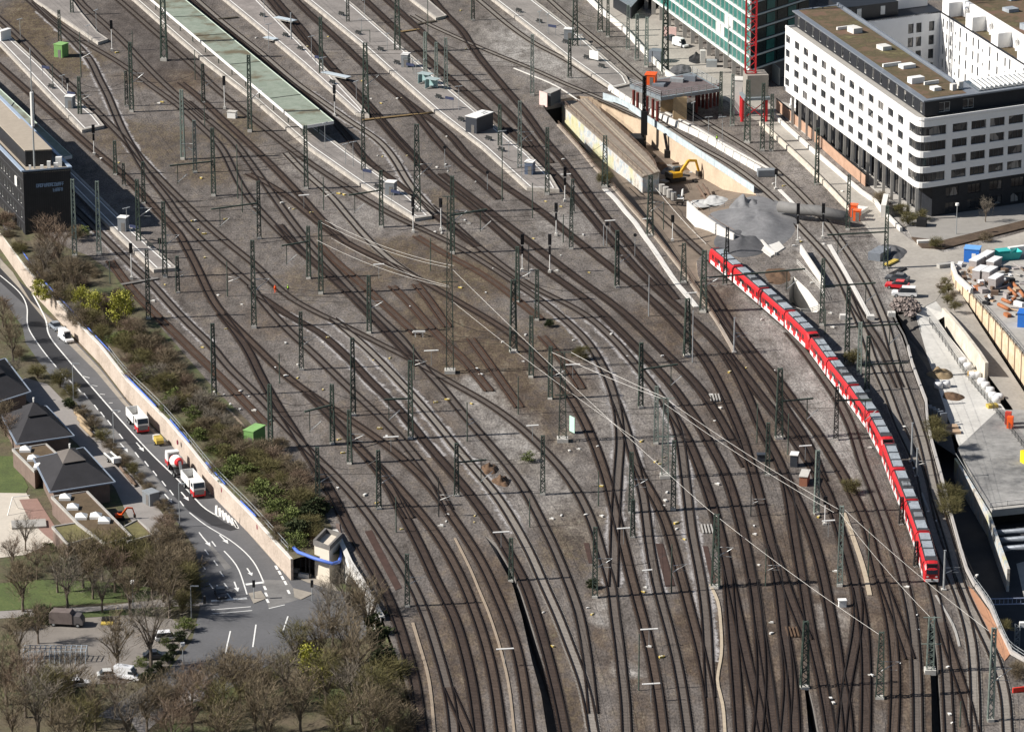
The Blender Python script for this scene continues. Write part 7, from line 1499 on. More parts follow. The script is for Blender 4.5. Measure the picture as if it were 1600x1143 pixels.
def arrow(x, y, dx, dy):
    a, c = lp([(x - dx, y - dy), (x + dx, y + dy)], .034); d = (c - a).normalized(); n = Vector((-d.y, d.x, 0)); b = MB()
    b.poly([a - n * .14, a + n * .14, a + (c - a) * .6 + n * .14, a + (c - a) * .6 + n * .5, c, a + (c - a) * .6 - n * .5, a + (c - a) * .6 - n * .14])
    o = struct(b.build('lane_arrow', mark)); [f.flip() for f in o.data.polygons if f.normal.z < 0]
for q in ((194, 699, 6, 7), (219, 698, 6, 7), (263, 778, 6, 7), (289, 775, 6, 7), (323, 846, 6, 7), (350, 842, 7, 7), (341, 920, 2, 7), (369, 916, 3, 8), (390, 893, 4, 6)): arrow(*q)
for i in range(7):
    f = i / 7; xb, yb = 338 + 32 * f, 789 + 27 * f; xa, ya = 326 + 46 * min(1, f + .25), 797 + 28 * min(1, f + .25); marking('hatch_line', [(xb, yb), (xa, ya)], .45)
for x0, y0, x1, y1 in ((330, 952, 392, 947), (332, 958, 394, 953), (420, 950, 445, 944), (400, 975, 395, 1010), (360, 985, 352, 1020), (450, 962, 442, 985)): marking('junction_line', [(x0, y0), (x1, y1)], .25)
flat_patch('traffic_island', [(388, 926), (408, 922), (416, 934), (396, 942)], G('pavement_tan', (.3, .27, .23), .9, .2, .4, fine=2), .1); flat_patch('traffic_island', [(458, 918), (490, 926), (470, 936), (460, 932)], G('pavement_tan', (.3, .27, .23), .9, .2, .4, fine=2), .1)
asl = G('asphalt_patch', (.17, .165, .16), .9, .3, .2, fine=1.5); flat_patch('street_patch', [(318, 842), (326, 846), (362, 886), (352, 890)], asl, .006); flat_patch('street_patch', [(100, 592), (112, 592), (205, 700), (262, 768), (252, 772), (190, 706)], asl, .006); flat_patch('street_patch', [(408, 905), (450, 906), (470, 935), (420, 950)], asl, .006)
for i in range(5): marking('zebra_line', [(128 + i * 14, 587 + i * 14), (140 + i * 12, 590 + i * 13)], .25)
# paved yards, sand and grass
pv = G('yard_paving', (.27, .25, .235), .9, .15, .3, fine=2); sand = G('sand_pale', (.52, .47, .4), .95, .1, .4, fine=2); redp_ = G('brick_paving', (.27, .17, .14), .9, .18, .6, fine=3)
flat_patch('paved_yard', [(40, 590), (75, 600), (125, 652), (165, 692), (225, 764), (262, 812), (285, 850), (262, 872), (235, 850), (200, 806), (180, 762), (120, 692), (60, 640), (10, 600)], pv, .0)
flat_patch('sand_court', [(-80, 762), (0, 762), (36, 761), (46, 778), (76, 812), (60, 830), (0, 838), (-80, 845)], sand, .0)
flat_patch('brick_court', [(30, 780), (58, 778), (86, 822), (84, 846), (70, 835), (46, 812)], redp_, .015)
flat_patch('sand_court', [(-80, 832), (20, 822), (72, 826), (84, 846), (40, 866), (-80, 880)], sand, .01)
def grass_mat():
    m, nt, bs = new_mat('grass_lawn'); p = posn(nt); a = noise(nt, .2, 5, .65, p); c = noise(nt, 2.2, 4, .7, p)
    nt.links.new(ramp(nt, mth(nt, 'ADD', mth(nt, 'MULTIPLY', a, .5), mth(nt, 'MULTIPLY', c, .5)), ((.33, (.05, .06, .022)), (.5, (.075, .105, .028)), (.65, (.12, .14, .045)))), bs.inputs['Base Color']); bs.inputs['Roughness'].default_value = .95; bump(nt, bs, c, .5, .2); return m
lawn = grass_mat()
flat_patch('lawn', [(-80, 712), (20, 712), (44, 760), (40, 770), (-80, 768)], lawn, .01); flat_patch('lawn', [(-80, 918), (60, 905), (160, 908), (240, 918), (232, 938), (120, 944), (0, 954), (-80, 962)], lawn, .0); flat_patch('lawn', [(20, 962), (120, 950), (250, 948), (210, 960), (120, 964), (40, 974)], lawn, .004)
flat_patch('footpath', [(-80, 958), (60, 951), (160, 946), (250, 936), (318, 935), (316, 946), (262, 947), (160, 953), (60, 962), (-80, 970)], pv, .01)
flat_patch('car_park', [(20, 985), (110, 966), (200, 960), (268, 966), (300, 985), (262, 1042), (200, 1066), (110, 1070), (40, 1050)], G('car_park_surface', (.2, .18, .16), .95, .2, .3, fine=2), .006)
flat_patch('footpath', [(200, 1120), (262, 1092), (300, 1080), (310, 1090), (262, 1112), (220, 1150)], pv, .012)
# retaining wall between the street and the embankment
WT = -1.0
wl_top = [(-40, 330), (0, 361), (42, 420), (70, 450), (105, 486), (157, 540), (199, 594), (230, 625), (262, 657), (296, 697), (331, 741), (365, 776), (400, 812), (430, 846), (456, 874)]
wt_ = [P(x, y, WT) for x, y in wl_top]; wt_ = [Vector((p.x, p.y, 0)) for p in wt_]
def pink_wall():
    m, nt, bs = new_mat('wall_sandstone'); p = posn(nt); a = noise(nt, .25, 5, .7, p); c = noise(nt, 2.2, 3, .6, p)
    nt.links.new(ramp(nt, mth(nt, 'ADD', mth(nt, 'MULTIPLY', a, .6), mth(nt, 'MULTIPLY', c, .4)), ((.33, (.3, .245, .2)), (.5, (.43, .36, .3)), (.68, (.52, .45, .385)))), bs.inputs['Base Color']); bs.inputs['Roughness'].default_value = .9; return m
t = thing('retaining_wall', 'long sandstone coloured retaining wall with pale cap along the street', 'wall', wt_[0].copy())
b = MB(); b.wall(wt_, ZL - .1, WT, .45); b.build('wall', pink_wall(), t)
b = MB(); b.wall(wt_, WT, WT + .2, .55); b.build('cap', conc_w, t)
bluep = G('pipe_blue', (.09, .17, .55), .5, .08, 1)
for i, (a, c) in enumerate((((0, 350), (66, 440)), ((68, 442), (168, 548)), ((192, 585), (240, 634)), ((262, 655), (292, 690)), ((318, 722), (348, 756)), ((372, 782), (396, 806)))):
    p, q = P(*a, WT + .6), P(*c, WT + .6); n = 6
    b = MB(); b.tube([p + Vector((.5, 0, 0)), (p + q) / 2 + Vector((.5, 0, 0)), q + Vector((.5, 0, 0))], .15, 8); tag(b.build('water_pipe', bluep, None, True), 'blue pipe on the street wall, number %s counted from the black building' % ('one', 'two', 'three', 'four', 'five', 'six')[i], 'pipe', 'blue pipes on the street wall')
fence('pale mesh fence on the street wall above the trucks', [(170, 552, WT + .2), (199, 588, WT + .2), (262, 651, WT + .2), (331, 735, WT + .2), (400, 806, WT + .2), (450, 862, WT + .2)], 1.6, galv, 4, 2, infill=None)
# embankment between wall and yard
le = LEFT_EDGE[1:14]
def lerp_line(line, n):
    L = [0]
    for a, c in zip(line, line[1:]): L.append(L[-1] + math.hypot(c[0] - a[0], c[1] - a[1]))
    out = []
    for i in range(n):
        s = L[-1] * i / (n - 1)
        for j in range(len(line) - 1):
            if L[j + 1] >= s - 1e-6: f = (s - L[j]) / max(1e-6, L[j + 1] - L[j]); out.append((line[j][0] + (line[j + 1][0] - line[j][0]) * f, line[j][1] + (line[j + 1][1] - line[j][1]) * f)); break
    return out
N = 60; A_ = lerp_line(wl_top, N); B_ = lerp_line(le + [(540, 866)], N); b = MB(); K = 7
for i in range(N):
    pa, pb = P(*A_[i], WT + .1), P(*B_[i], .0)
    for k in range(K): f = k / (K - 1); p = pa + (pb - pa) * f; p.z = WT + .1 + (0 - WT - .1) * (f ** .7) + (random.uniform(-.15, .3) if 0 < k < K - 1 else 0); b.v.append(p)
b.f = [(i * K + k, (i + 1) * K + k, (i + 1) * K + k + 1, i * K + k + 1) for i in range(N - 1) for k in range(K - 1)]
o = struct(b.build('embankment', pk)); [f.flip() for f in o.data.polygons if f.normal.z < 0]
# lower embankment under the trees at the bottom
b = MB(); A2 = [(598, 975), (618, 1035), (636, 1095), (650, 1160), (665, 1300)]; B2 = [(560, 1000), (575, 1060), (590, 1130), (600, 1200), (610, 1350)]
b.v = [P(*q, 0) for q in A2] + [P(*q, ZL) for q in B2]; b.f = [(i, i + 1, 6 + i, 5 + i) for i in range(4)]; o = struct(b.build('embankment_lower', pk)); [f.flip() for f in o.data.polygons if f.normal.z < 0]
# bridge side wall with an arch, abutment tower, blue pipe frame
bw = [P(x, y) for x, y in ((524, 834), (528, 840), (548, 884), (575, 927), (598, 970))]; S_ = arc_points(bw); t = thing('arched_bridge', 'pale arched railway bridge side wall over the street', 'bridge', Vector((bw[0].x, bw[0].y, ZL)))
def bat(s):
    for i in range(len(S_) - 1):
        if S_[i + 1] >= s - 1e-6: return bw[i] + (bw[i + 1] - bw[i]) * ((s - S_[i]) / (S_[i + 1] - S_[i]))
    return bw[-1]
b = MB(); n = 48; a0, a1 = S_[-1] * .3, S_[-1] * .72; vs = []
for i in range(n + 1):
    s = S_[-1] * i / n; q = bat(s); f = (s - a0) / (a1 - a0); zb = ZL - .1 if not 0 < f < 1 else ZL + 4.0 * math.sqrt(max(0, 1 - (2 * f - 1) ** 2))
    vs += [Vector((q.x - .3, q.y, zb)), Vector((q.x - .3, q.y, .7)), Vector((q.x + .4, q.y, .7)), Vector((q.x + .4, q.y, zb))]
b.v = vs; b.f = [(4 * i + k, 4 * i + (k + 1) % 4, 4 * i + 4 + (k + 1) % 4, 4 * i + 4 + k) for i in range(n) for k in range(4)]; b.build('side_wall', conc_w, t)
b = MB(); b.wall([p + Vector((-.1, 0, 0)) for p in bw], .7, .95, .9); b.build('coping', conc_w, t)
b = MB(); q0, q1 = bat(a0 + .2), bat(a1 - .2); b.wall([q0 + Vector((6, 0, 0)), q1 + Vector((6, 0, 0))], ZL, -.1, .3); b.build('vault_back', conc_d, t)
tp = [P(492, 903, ZL), P(515, 912, ZL), P(534, 892, ZL), P(510, 884, ZL)]; tp = [Vector((p.x, p.y, 0)) for p in tp]
t = thing('abutment_tower', 'cream bridge abutment tower with crenellated rim beside the arch', 'tower', Vector((tp[0].x, tp[0].y, ZL)))
b = MB(); b.prism(tp, ZL, 1.6); b.build('wall', G('tower_cream', (.6, .54, .45), .9, .12, .5), t); b = MB(); b.wall(tp + [tp[0]], 1.6, 2.5, .5); b.build('rim', conc_d, t)
b = MB(); b.wall([P(534, 893, ZL), P(528, 858, ZL)], ZL, .2, .6); b.build('return_wall', brickb, t)
b = MB(); b.tube([P(459, 855, -.2), P(466, 862, -.2), P(492, 872, -.2), P(519, 880, -.2), P(530, 877, -.2), P(533, 866, -.2), P(533, 850, -.2)], .33, 8); tag(b.build('water_pipe', bluep, None, True), 'thick blue pipe bending round the bridge abutment tower', 'pipe')
tag(MB().wall([P(457, 885, ZL), P(476, 884, ZL), P(497, 890, ZL)], ZL, -.6, .5).build('back_wall', brickb), 'brown wall behind the blue pipe trestle', 'wall')
t = thing('pipe_trestle', 'dark steel trestle carrying the blue pipe beside the street', 'trestle', P(466, 900, ZL))
for x, y in ((462, 892), (470, 897), (478, 901), (484, 904)): b = MB(); q = P(x, y, ZL); b.beam(q, q + Vector((0, 0, 4.6)), .26); b.build('post', tk, t)
for x, y in ((459, 893), (476, 902)): b = MB(); b.box(P(x, y, ZL) + Vector((0, 0, .4)), (2.2, .8, .8), -.4); b.build('footing', conc_w, t)
# ------------------------------------------------------------------ vehicles
tyre = G('tyre', (.02, .02, .02), .9, .2, 2)
def put(b, n, m, par, s=1.0):
    me = bpy.data.meshes.new(n); me.from_pydata([tuple(v * s) for v in b.v], [], b.f); me.materials.append(m); o = bpy.data.objects.new(n, me); COL.objects.link(o); o.parent = par; return o
def profile(b, pts, y0, y1):
    n = len(pts); vs = [(x, y, z) for y in (y0, y1) for x, z in pts]
    return b.add(vs, [tuple(range(n)), tuple(range(2 * n - 1, n - 1, -1))] + [(i, n + i, n + (i + 1) % n, (i + 1) % n) for i in range(n)])
def wheel(par, x, y, r, w=.25):
    b = MB(); b.tube([(x, y - w / 2, r), (x, y + w / 2, r)], r, 12); o = put(b, 'wheel', tyre, par); b = MB(); b.tube([(x, y - w / 2 - .01, r), (x, y + w / 2 + .01, r)], r * .55, 8); put(b, 'rim', galv, o)
def car(lab, x, y, z, rz, col, kind='car', s=1.0, name='parked_car'):
    t = thing(name, lab, 'van' if kind == 'van' else 'car', P(x, y, z), rz); cm = G('paint_' + '_'.join('%d' % (c * 100) for c in col), col, .3, .06, .5, spec=.6)
    L = 4.9 if kind == 'van' else 4.4; h = {'van': 2.3, 'suv': 1.75}.get(kind, 1.48); x0 = -L / 2
    b = MB(); profile(b, [(x0, .35), (L / 2, .35), (L / 2, .75), (L / 2 - .25, .9), (x0 + .1, .95), (x0, .8)], -.88, .88); body = put(b, 'body', cm, t)
    if kind == 'van': cab = [(x0 + .03, .9), (L / 2 - .9, .9), (L / 2 - 1.6, h - .1), (x0 + .15, h)]
    elif kind == 'suv': cab = [(x0 + .1, .9), (L / 2 - 1.1, .9), (L / 2 - 1.8, h), (x0 + .35, h)]
    else: cab = [(x0 + .35, .9), (L / 2 - 1.2, .9), (L / 2 - 2.0, h), (x0 + 1.0, h)]
    b = MB(); profile(b, cab, -.78, .78); put(b, 'cabin', cm if kind == 'van' else glassd, t)
    top = [(p[0], p[1]) for p in cab[2:]]
    b = MB(); b.box(((top[0][0] + top[1][0]) / 2, 0, h + .02), (top[0][0] - top[1][0] + .1, 1.5, .08)); put(b, 'roof', cm, body)
    b = MB(); f0, f1 = cab[1], cab[2]; b.add([(f0[0] + .03, -.7, f0[1] + .08), (f0[0] + .03, .7, f0[1] + .08), (f1[0] + .05, .66, f1[1] - .08), (f1[0] + .05, -.66, f1[1] - .08)], [(0, 1, 2, 3)]); put(b, 'windscreen', glassd, body)
    if kind == 'van':
        for sy in (-.795, .795): b = MB(); b.box((L / 2 - 1.6, sy, 1.5), (1.0, .02, .5)); put(b, 'side_window', glassd, body)
    for wx in (x0 + .8, L / 2 - .85):
        for wy in (-.82, .82): wheel(t, wx, wy, .32)
    for sy in (-.6, .6): b = MB(); b.box((L / 2, sy, .68), (.06, .3, .15)); put(b, 'headlight', whitep, body)
    t.scale = (s, s, s); return t
RD = R(-72)
car('grey car parked behind the white van on the shaded street', 88, 514, ZL, R(-62), (.25, .28, .32)); car('white van parked on the shaded street below the blue pipe', 103, 532, ZL, R(-62), (.72, .73, .74), 'van')
car('white pickup like van with dark cab parked by the tree in the car park', 262, 1000, ZL, R(12), (.75, .75, .76), 'suv'); car('dark blue grey car parked beside the hedge of the car park', 243, 1028, ZL, R(8), (.03, .035, .045)); car('white van near the lower end of the car park', 200, 1060, ZL, R(-20), (.75, .76, .78), 'van')
car('pale flatbed van partly hidden behind the white van', 172, 1058, ZL, R(10), (.55, .55, .53)); car('dark car waiting at the stop line in the shadow', 345, 931, ZL, R(-78), (.03, .03, .035))
car('pale car under the foreground trees at lower left', 122, 1072, ZL, R(12), (.6, .6, .6))
car('dark grey car, farthest of the three parked on the site road', 1402, 439, 0, R(160), (.06, .065, .075), 'car', 1.2); car('bright red car parked between grey car and white van', 1402, 450, 0, R(165), (.6, .02, .03), 'car', 1.2); car('white van parked in front of the red car', 1413, 463, 0, R(172), (.75, .75, .75), 'suv', 1.25)
car('white delivery van beside the white office block', 1246, 170, 0, R(-62), (.78, .78, .78), 'van', name='parked_van'); car('dark blue car parked by the office block arcade', 1259, 184, 0, R(-62), (.03, .04, .07)); car('white van parked under the teal building', 1063, 73, 0, R(-50), (.78, .78, .76), 'van', name='parked_van'); car('dark car with pink load beside the teal building', 1050, 64, 0, R(-55), (.05, .05, .06)); 
box_on('pink and white banner board above the dark car', 1047, 57, 0, 3.4, .3, 2.6, G('board_pink', (.75, .52, .48), .6, .12, 1.5), -.2, 'banner_board', 'board'); heap('heap of black bags beside the teal building columns', 1090, 93, 2.4, 4, 1.6, tk, 0, 31); box_on('white cabinet at the foot of the teal building columns', 1098, 98, 0, 1.4, 1.4, 3.4, conc_w, 0); box_on('grey container at the foot of the teal building columns', 1112, 104, 0, 2.8, 2.0, 1.8, galv, -.1)
box_on('dark steel mesh cage at the wall by the broad lattice mast', 1026, 96, 0, 3.4, 3.0, 3.2, zinc, -.4, 'mesh_cage', 'cage'); heap('pile of dark material beside the steel platform', 1064, 110, 3, 6, .9, G('spoil_dark', (.09, .09, .095), .95, .3, .8, fine=4), 0, 33)
cabr = G('cab_red', (.6, .03, .035), .4, .1, 1)
def tipper(lab, x, y, rz):
    t = thing('tipper_truck', lab, 'truck', P(x, y, ZL), rz)
    b = MB(); b.box((-.2, 0, .95), (8.6, 1.2, .35)); put(b, 'chassis', tk, t)
    b = MB()
    for y_ in (-1.2, 1.2): b.box((-1.9, y_, 2.2), (5.6, .12, 1.6))
    put(b, 'tipper_side', whitep, t) if 0 else None
    for y_ in (-1.2, 1.2): b = MB(); b.box((-1.9, y_, 2.25), (5.6, .14, 1.7)); put(b, 'tipper_side', whitep, t)
    for x_ in (-4.7, .9): b = MB(); b.box((x_, 0, 2.25), (.14, 2.4, 1.7)); put(b, 'tipper_end', whitep, t)
    b = MB(); b.box((-1.9, 0, 1.45), (5.6, 2.4, .15)); put(b, 'tipper_floor', G('tipper_inside', (.14, .13, .12), .8, .2, 1), t)
    b = MB(); b.box((1.2, 0, 3.15), (.9, 2.4, .12)); put(b, 'canopy_lip', whitep, t)
    b = MB(); profile(b, [(1.7, 1.5), (4.0, 1.5), (4.05, 2.2), (3.7, 3.2), (1.7, 3.3)], -1.2, 1.2); cb = put(b, 'cab', whitep, t)
    b = MB(); profile(b, [(1.7, .5), (4.1, .5), (4.1, 1.5), (1.7, 1.5)], -1.2, 1.2); put(b, 'cab_base', cabr, cb)
    b = MB(); b.add([(4.08, -1.08, 2.15), (4.08, 1.08, 2.15), (3.76, 1.02, 3.1), (3.76, -1.02, 3.1)], [(0, 1, 2, 3)]); put(b, 'windscreen', glassd, cb)
    b = MB(); b.box((4.12, 0, 1.35), (.06, 1.9, .9)); put(b, 'grille', G('grille_grey', (.2, .2, .2), .5, .2, 3), cb)
    for s_ in (-1.21, 1.21): b = MB(); b.box((2.9, s_, 2.55), (1.2, .03, .8)); put(b, 'side_window', glassd, cb)
    for wx in (-3.9, -2.6, 1.4, 3.1):
        for wy in (-1.05, 1.05): wheel(t, wx, wy, .52, .35)
tipper('white tipper truck with red bumper, the farther of two below the wall', 216, 668, R(-70)); tipper('white tipper truck with red bumper, the nearer of two below the wall', 303, 768, R(-70))
t = thing('mixer_truck', 'concrete mixer truck with red and white drum between the tippers', 'truck', P(275, 736, ZL), R(108))
b = MB(); b.box((-.2, 0, .95), (8.4, 1.2, .35)); put(b, 'chassis', tk, t); b = MB(); profile(b, [(1.9, 1.5), (4.0, 1.5), (4.05, 2.2), (3.7, 3.3), (1.9, 3.4)], -1.2, 1.2); cb = put(b, 'cab', whitep, t); b = MB(); profile(b, [(1.9, .5), (4.1, .5), (4.1, 1.5), (1.9, 1.5)], -1.2, 1.2); put(b, 'cab_base', cabr, cb)
b = MB(); b.box((1.86, 0, 2.6), (.05, 1.8, .9)); put(b, 'rear_window', glassd, cb)
dr = [(1.4, 1.9, .75), (.6, 2.15, 1.2), (-1.2, 2.5, 1.32), (-2.6, 2.85, .95), (-3.5, 3.1, .55)]; n = 14
def drum(seg, mat, nm):
    b = MB(); b.v = [Vector((x, r * math.cos(2 * math.pi * j / n), z + r * math.sin(2 * math.pi * j / n))) for x, z, r in seg for j in range(n)]
    b.f = [(i * n + j, i * n + (j + 1) % n, (i + 1) * n + (j + 1) % n, (i + 1) * n + j) for i in range(len(seg) - 1) for j in range(n)] + [tuple(range(n)), tuple((len(seg) - 1) * n + j for j in range(n))]; return put(b, nm, mat, t)
d_ = drum(dr[:2], whitep, 'drum'); drum([dr[1], (.1, 2.25, 1.27)], cabr, 'drum_stripe'); drum([(.1, 2.25, 1.26)] + dr[2:4], whitep, 'drum_middle'); drum(dr[3:], cabr, 'drum_mouth')
b = MB(); b.beam((-3.4, 0, 3.3), (-4.6, 0, 1.2), .5, .25); put(b, 'chute', galv, t)
for wx in (-3.3, -2.0, 1.4, 3.1):
    for wy in (-1.05, 1.05): wheel(t, wx, wy, .52, .35)
t = thing('small_roller', 'small yellow and white compressor trailer between truck and mixer', 'trailer', P(248, 694, ZL), R(-70)); b = MB(); profile(b, [(-1.2, .5), (1.2, .5), (1.2, 1.2), (.8, 1.6), (-1.2, 1.6)], -.75, .75); put(b, 'hood', yellow, t); b = MB(); b.box((-1.5, 0, 1.0), (.7, 1.4, 1.0)); put(b, 'front', whitep, t)
for wy in (-.8, .8): wheel(t, 0, wy, .35)
t = thing('covered_trailer', 'brown tarpaulin covered truck parked at the upper side of the car park', 'truck', P(103, 976, ZL), R(-8)); b = MB(); profile(b, [(-2.8, .6), (1.4, .6), (1.4, 2.4), (1.0, 2.8), (-2.4, 2.8), (-2.8, 2.4)], -1.1, 1.1); put(b, 'tarpaulin', G('tarp_grey_brown', (.16, .13, .12), .9, .25, 1), t); b = MB(); profile(b, [(1.45, .5), (3.3, .5), (3.3, 1.3), (2.8, 2.1), (1.45, 2.2)], -1.0, 1.0); put(b, 'cab', G('cab_dull', (.12, .11, .11), .5, .2, 1), t)
for wx in (-2, 2.4):
    for wy in (-.95, .95): wheel(t, wx, wy, .42)
t = thing('work_trailer', 'white boat like trailer parked in the paved yard by the hedge', 'trailer', P(176, 722, ZL), R(-66)); b = MB(); b.box((0, 0, .8), (6, 1.6, .3)); put(b, 'frame', G('trailer_dark', (.1, .1, .1), .6, .2, 1), t)
for s_ in (-.7, .7): b = MB(); b.beam((-3, s_, 1.1), (2.6, s_, 1.3), .25); put(b, 'rail', whitep, t)
b = MB(); b.box((2.6, 0, 1.4), (1.2, 1.7, 1.0)); put(b, 'box', whitep, t)
for wy in (-.8, .8): wheel(t, -.5, wy, .38)
box_on('small yellow lidded bin at the edge of the car park', 168, 974, ZL, 2.0, 1.2, 1.2, tk, 0, 'wheelie_bin', 'bin'); box_on('yellow lid panel on the bin by the car park', 167, 974, ZL + 1.22, 2.1, 1.3, .2, yellow, 0, 'lid_panel', 'lid')
t = thing('climbing_frame', 'grey climbing frame of bars in the left of the car park', 'climbing frame', P(88, 1030, ZL))
for i in range(13):
    q = P(88, 1030, ZL) + Vector((-5.5 + i * .9, 0, 0)); b = MB(); b.tube([q + Vector((0, -1.8, 0)), q + Vector((0, -1.2, 2.0)), q + Vector((0, 1.2, 2.2)), q + Vector((0, 1.8, 0))], .09, 5); b.build('bar', G('bar_steel', (.32, .36, .4), .5, .1, 1), t)
for y_, z_ in ((-1.2, 2.0), (0, 2.15), (1.2, 2.2)): b = MB(); q = P(88, 1030, ZL); b.tube([q + Vector((-5.6, y_, z_)), q + Vector((5.4, y_, z_))], .07, 5); b.build('long_bar', G('bar_steel', (.32, .36, .4), .5, .1, 1), t)
t = thing('swing_frame', 'thin white swing frame on the pale sand court', 'swing', P(12, 805, ZL)); q = P(12, 805, ZL)
b = MB(); b.tube([q, q + Vector((.8, 2, 3)), q + Vector((1.5, 4, 0))], .09, 5); b.build('leg', whitep, t); b = MB(); b.tube([q + Vector((.8, 2, 3)), q + Vector((4, 3, 3))], .09, 5); b.build('top_bar', whitep, t)
for i, (x, y, dx) in enumerate(((127, 655, 9), (132, 665, 9), (136, 674, 9))): 
    p, q2 = P(x - 9, y - 9, ZL), P(x + 9, y + 9, ZL); b = MB(); b.tube([p + Vector((0, 0, .35)), q2 + Vector((0, 0, .35))], .42, 8); tag(b.build('log', G('log_tan', (.33, .25, .16), .9, .3, 1), None, True), ('upper', 'middle', 'lower')[i] + ' tan log stacked beside the hedge', 'log')
for i, (x, y) in enumerate(((196, 742), (201, 748), (206, 752))): p, q2 = P(x - 8, y - 10, ZL), P(x + 6, y + 8, ZL); b = MB(); b.tube([p + Vector((0, 0, .3)), q2 + Vector((0, 0, .3))], .3, 7); tag(b.build('rusty_pipe', rust, None, True), ('left', 'middle', 'right')[i] + ' rusty red pipe lying in the paved yard', 'pipe')
hut('grey box hut beside the hedge in the paved yard', 'hut', 'yard_hut', 236, 786, 2.6, 2.2, 2.4, hgrey, galv, -.9, ZL); box_on('sunken stone slab on the brick court', 45, 820, ZL, 6.5, 4, .4, conc, .15, 'stone_slab', 'slab')
# street lamps and traffic lights
for lab, x, y, ty, globe in (('tall grey street lamp by the hedge, farthest up the street', 115, 625, 568, 0), ('tall grey street lamp opposite the farther tipper truck', 178, 695, 641, 0), ('tall grey street lamp nearest the hatched road marking', 281, 823, 755, 0), ('park lamp with white globe beside the moss roofed wing', 246, 866, 845, 1), ('park lamp with white globe on the lawn by the footpath', 208, 948, 911, 1), ('park lamp with white globe at the hedge corner', 286, 1034, 1008, 1), ('grey pole at the street corner beside the hedge', 299, 965, 915, 0), ('traffic light pole on the junction island', 397, 935, 905, 2), ('traffic light pole beside the stop line', 320, 945, 930, 2), ('traffic light at the pavement beside the bridge', 488, 938, 905, 2), ('lamp on the plaza in front of the office block', 1494, 367, 321, 1)):
    z = 0 if x > 1000 else ZL
    q = P(x, y, z); h = hgt(x, y, ty, z); t = thing('street_lamp' if globe < 2 else 'traffic_light', lab, 'street lamp' if globe < 2 else 'traffic light', q)
    b = MB(); b.tube([q, q + Vector((0, 0, h))], .11, 6, .08); b.build('pole', galv, t); b = MB()
    if globe == 1: b.tube([q + Vector((0, 0, h)), q + Vector((0, 0, h + .25)), q + Vector((0, 0, h + .55))], .42, 8); b.build('globe', whitep, t)
    elif globe == 0: b.box(q + Vector((.7, 0, h)), (1.5, .3, .12)); b.build('lamp_head', galv, t)
    else: b.box(q + Vector((0, -.2, h - .7)), (.5, .35, 1.3)); b.build('signal_head', tk, t)
for i, (x, y) in enumerate(((203, 597), (282, 690), (351, 764), (407, 822), (439, 850))):
    q = P(x, y, WT - .9); b = MB(); b.tube([q + Vector((-.5, -.25, 0)), q + Vector((-.65, -.3, 0))], .5, 12); tag(b.build('wall_lamp', G('sign_red_dark', (.2, .03, .05), .6, .2, 2)), 'round dark red sign on the street wall', 'sign', 'round signs on the street wall', (x, y), True)
# ------------------------------------------------------------------ vegetation
def leaf_mat(name, cols, var=.35):
    m, nt, bs = new_mat(name); p = posn(nt); a = noise(nt, .6, 3, .6, p); c = noise(nt, 5, 2, .5, p)
    nt.links.new(ramp(nt, mth(nt, 'ADD', mth(nt, 'MULTIPLY', a, .55), mth(nt, 'MULTIPLY', c, .45)), tuple((.32 + .36 * i / (len(cols) - 1), q) for i, q in enumerate(cols))), bs.inputs['Base Color']); bs.inputs['Roughness'].default_value = .9; bs.inputs['Specular IOR Level'].default_value = .1; return m
LM = {'brown': leaf_mat('twig_brown', ((.1, .077, .05), (.17, .135, .09), (.25, .205, .14))), 'red': leaf_mat('twig_reddish', ((.12, .083, .06), (.19, .138, .1), (.25, .195, .145))), 'olive': leaf_mat('twig_olive', ((.085, .075, .036), (.14, .122, .056), (.18, .172, .075))),
      'yellow': leaf_mat('leaf_yellow_green', ((.2, .19, .04), (.33, .33, .06), (.42, .39, .12))), 'green': leaf_mat('leaf_green', ((.07, .085, .03), (.125, .15, .05), (.17, .2, .07))), 'dark': leaf_mat('leaf_dark', ((.025, .035, .018), (.05, .062, .03), (.08, .09, .045))), 'grey': leaf_mat('twig_grey', ((.12, .103, .082), (.19, .165, .132), (.27, .24, .195)))}
bark = G('bark', (.15, .12, .095), .9, .3, 2)
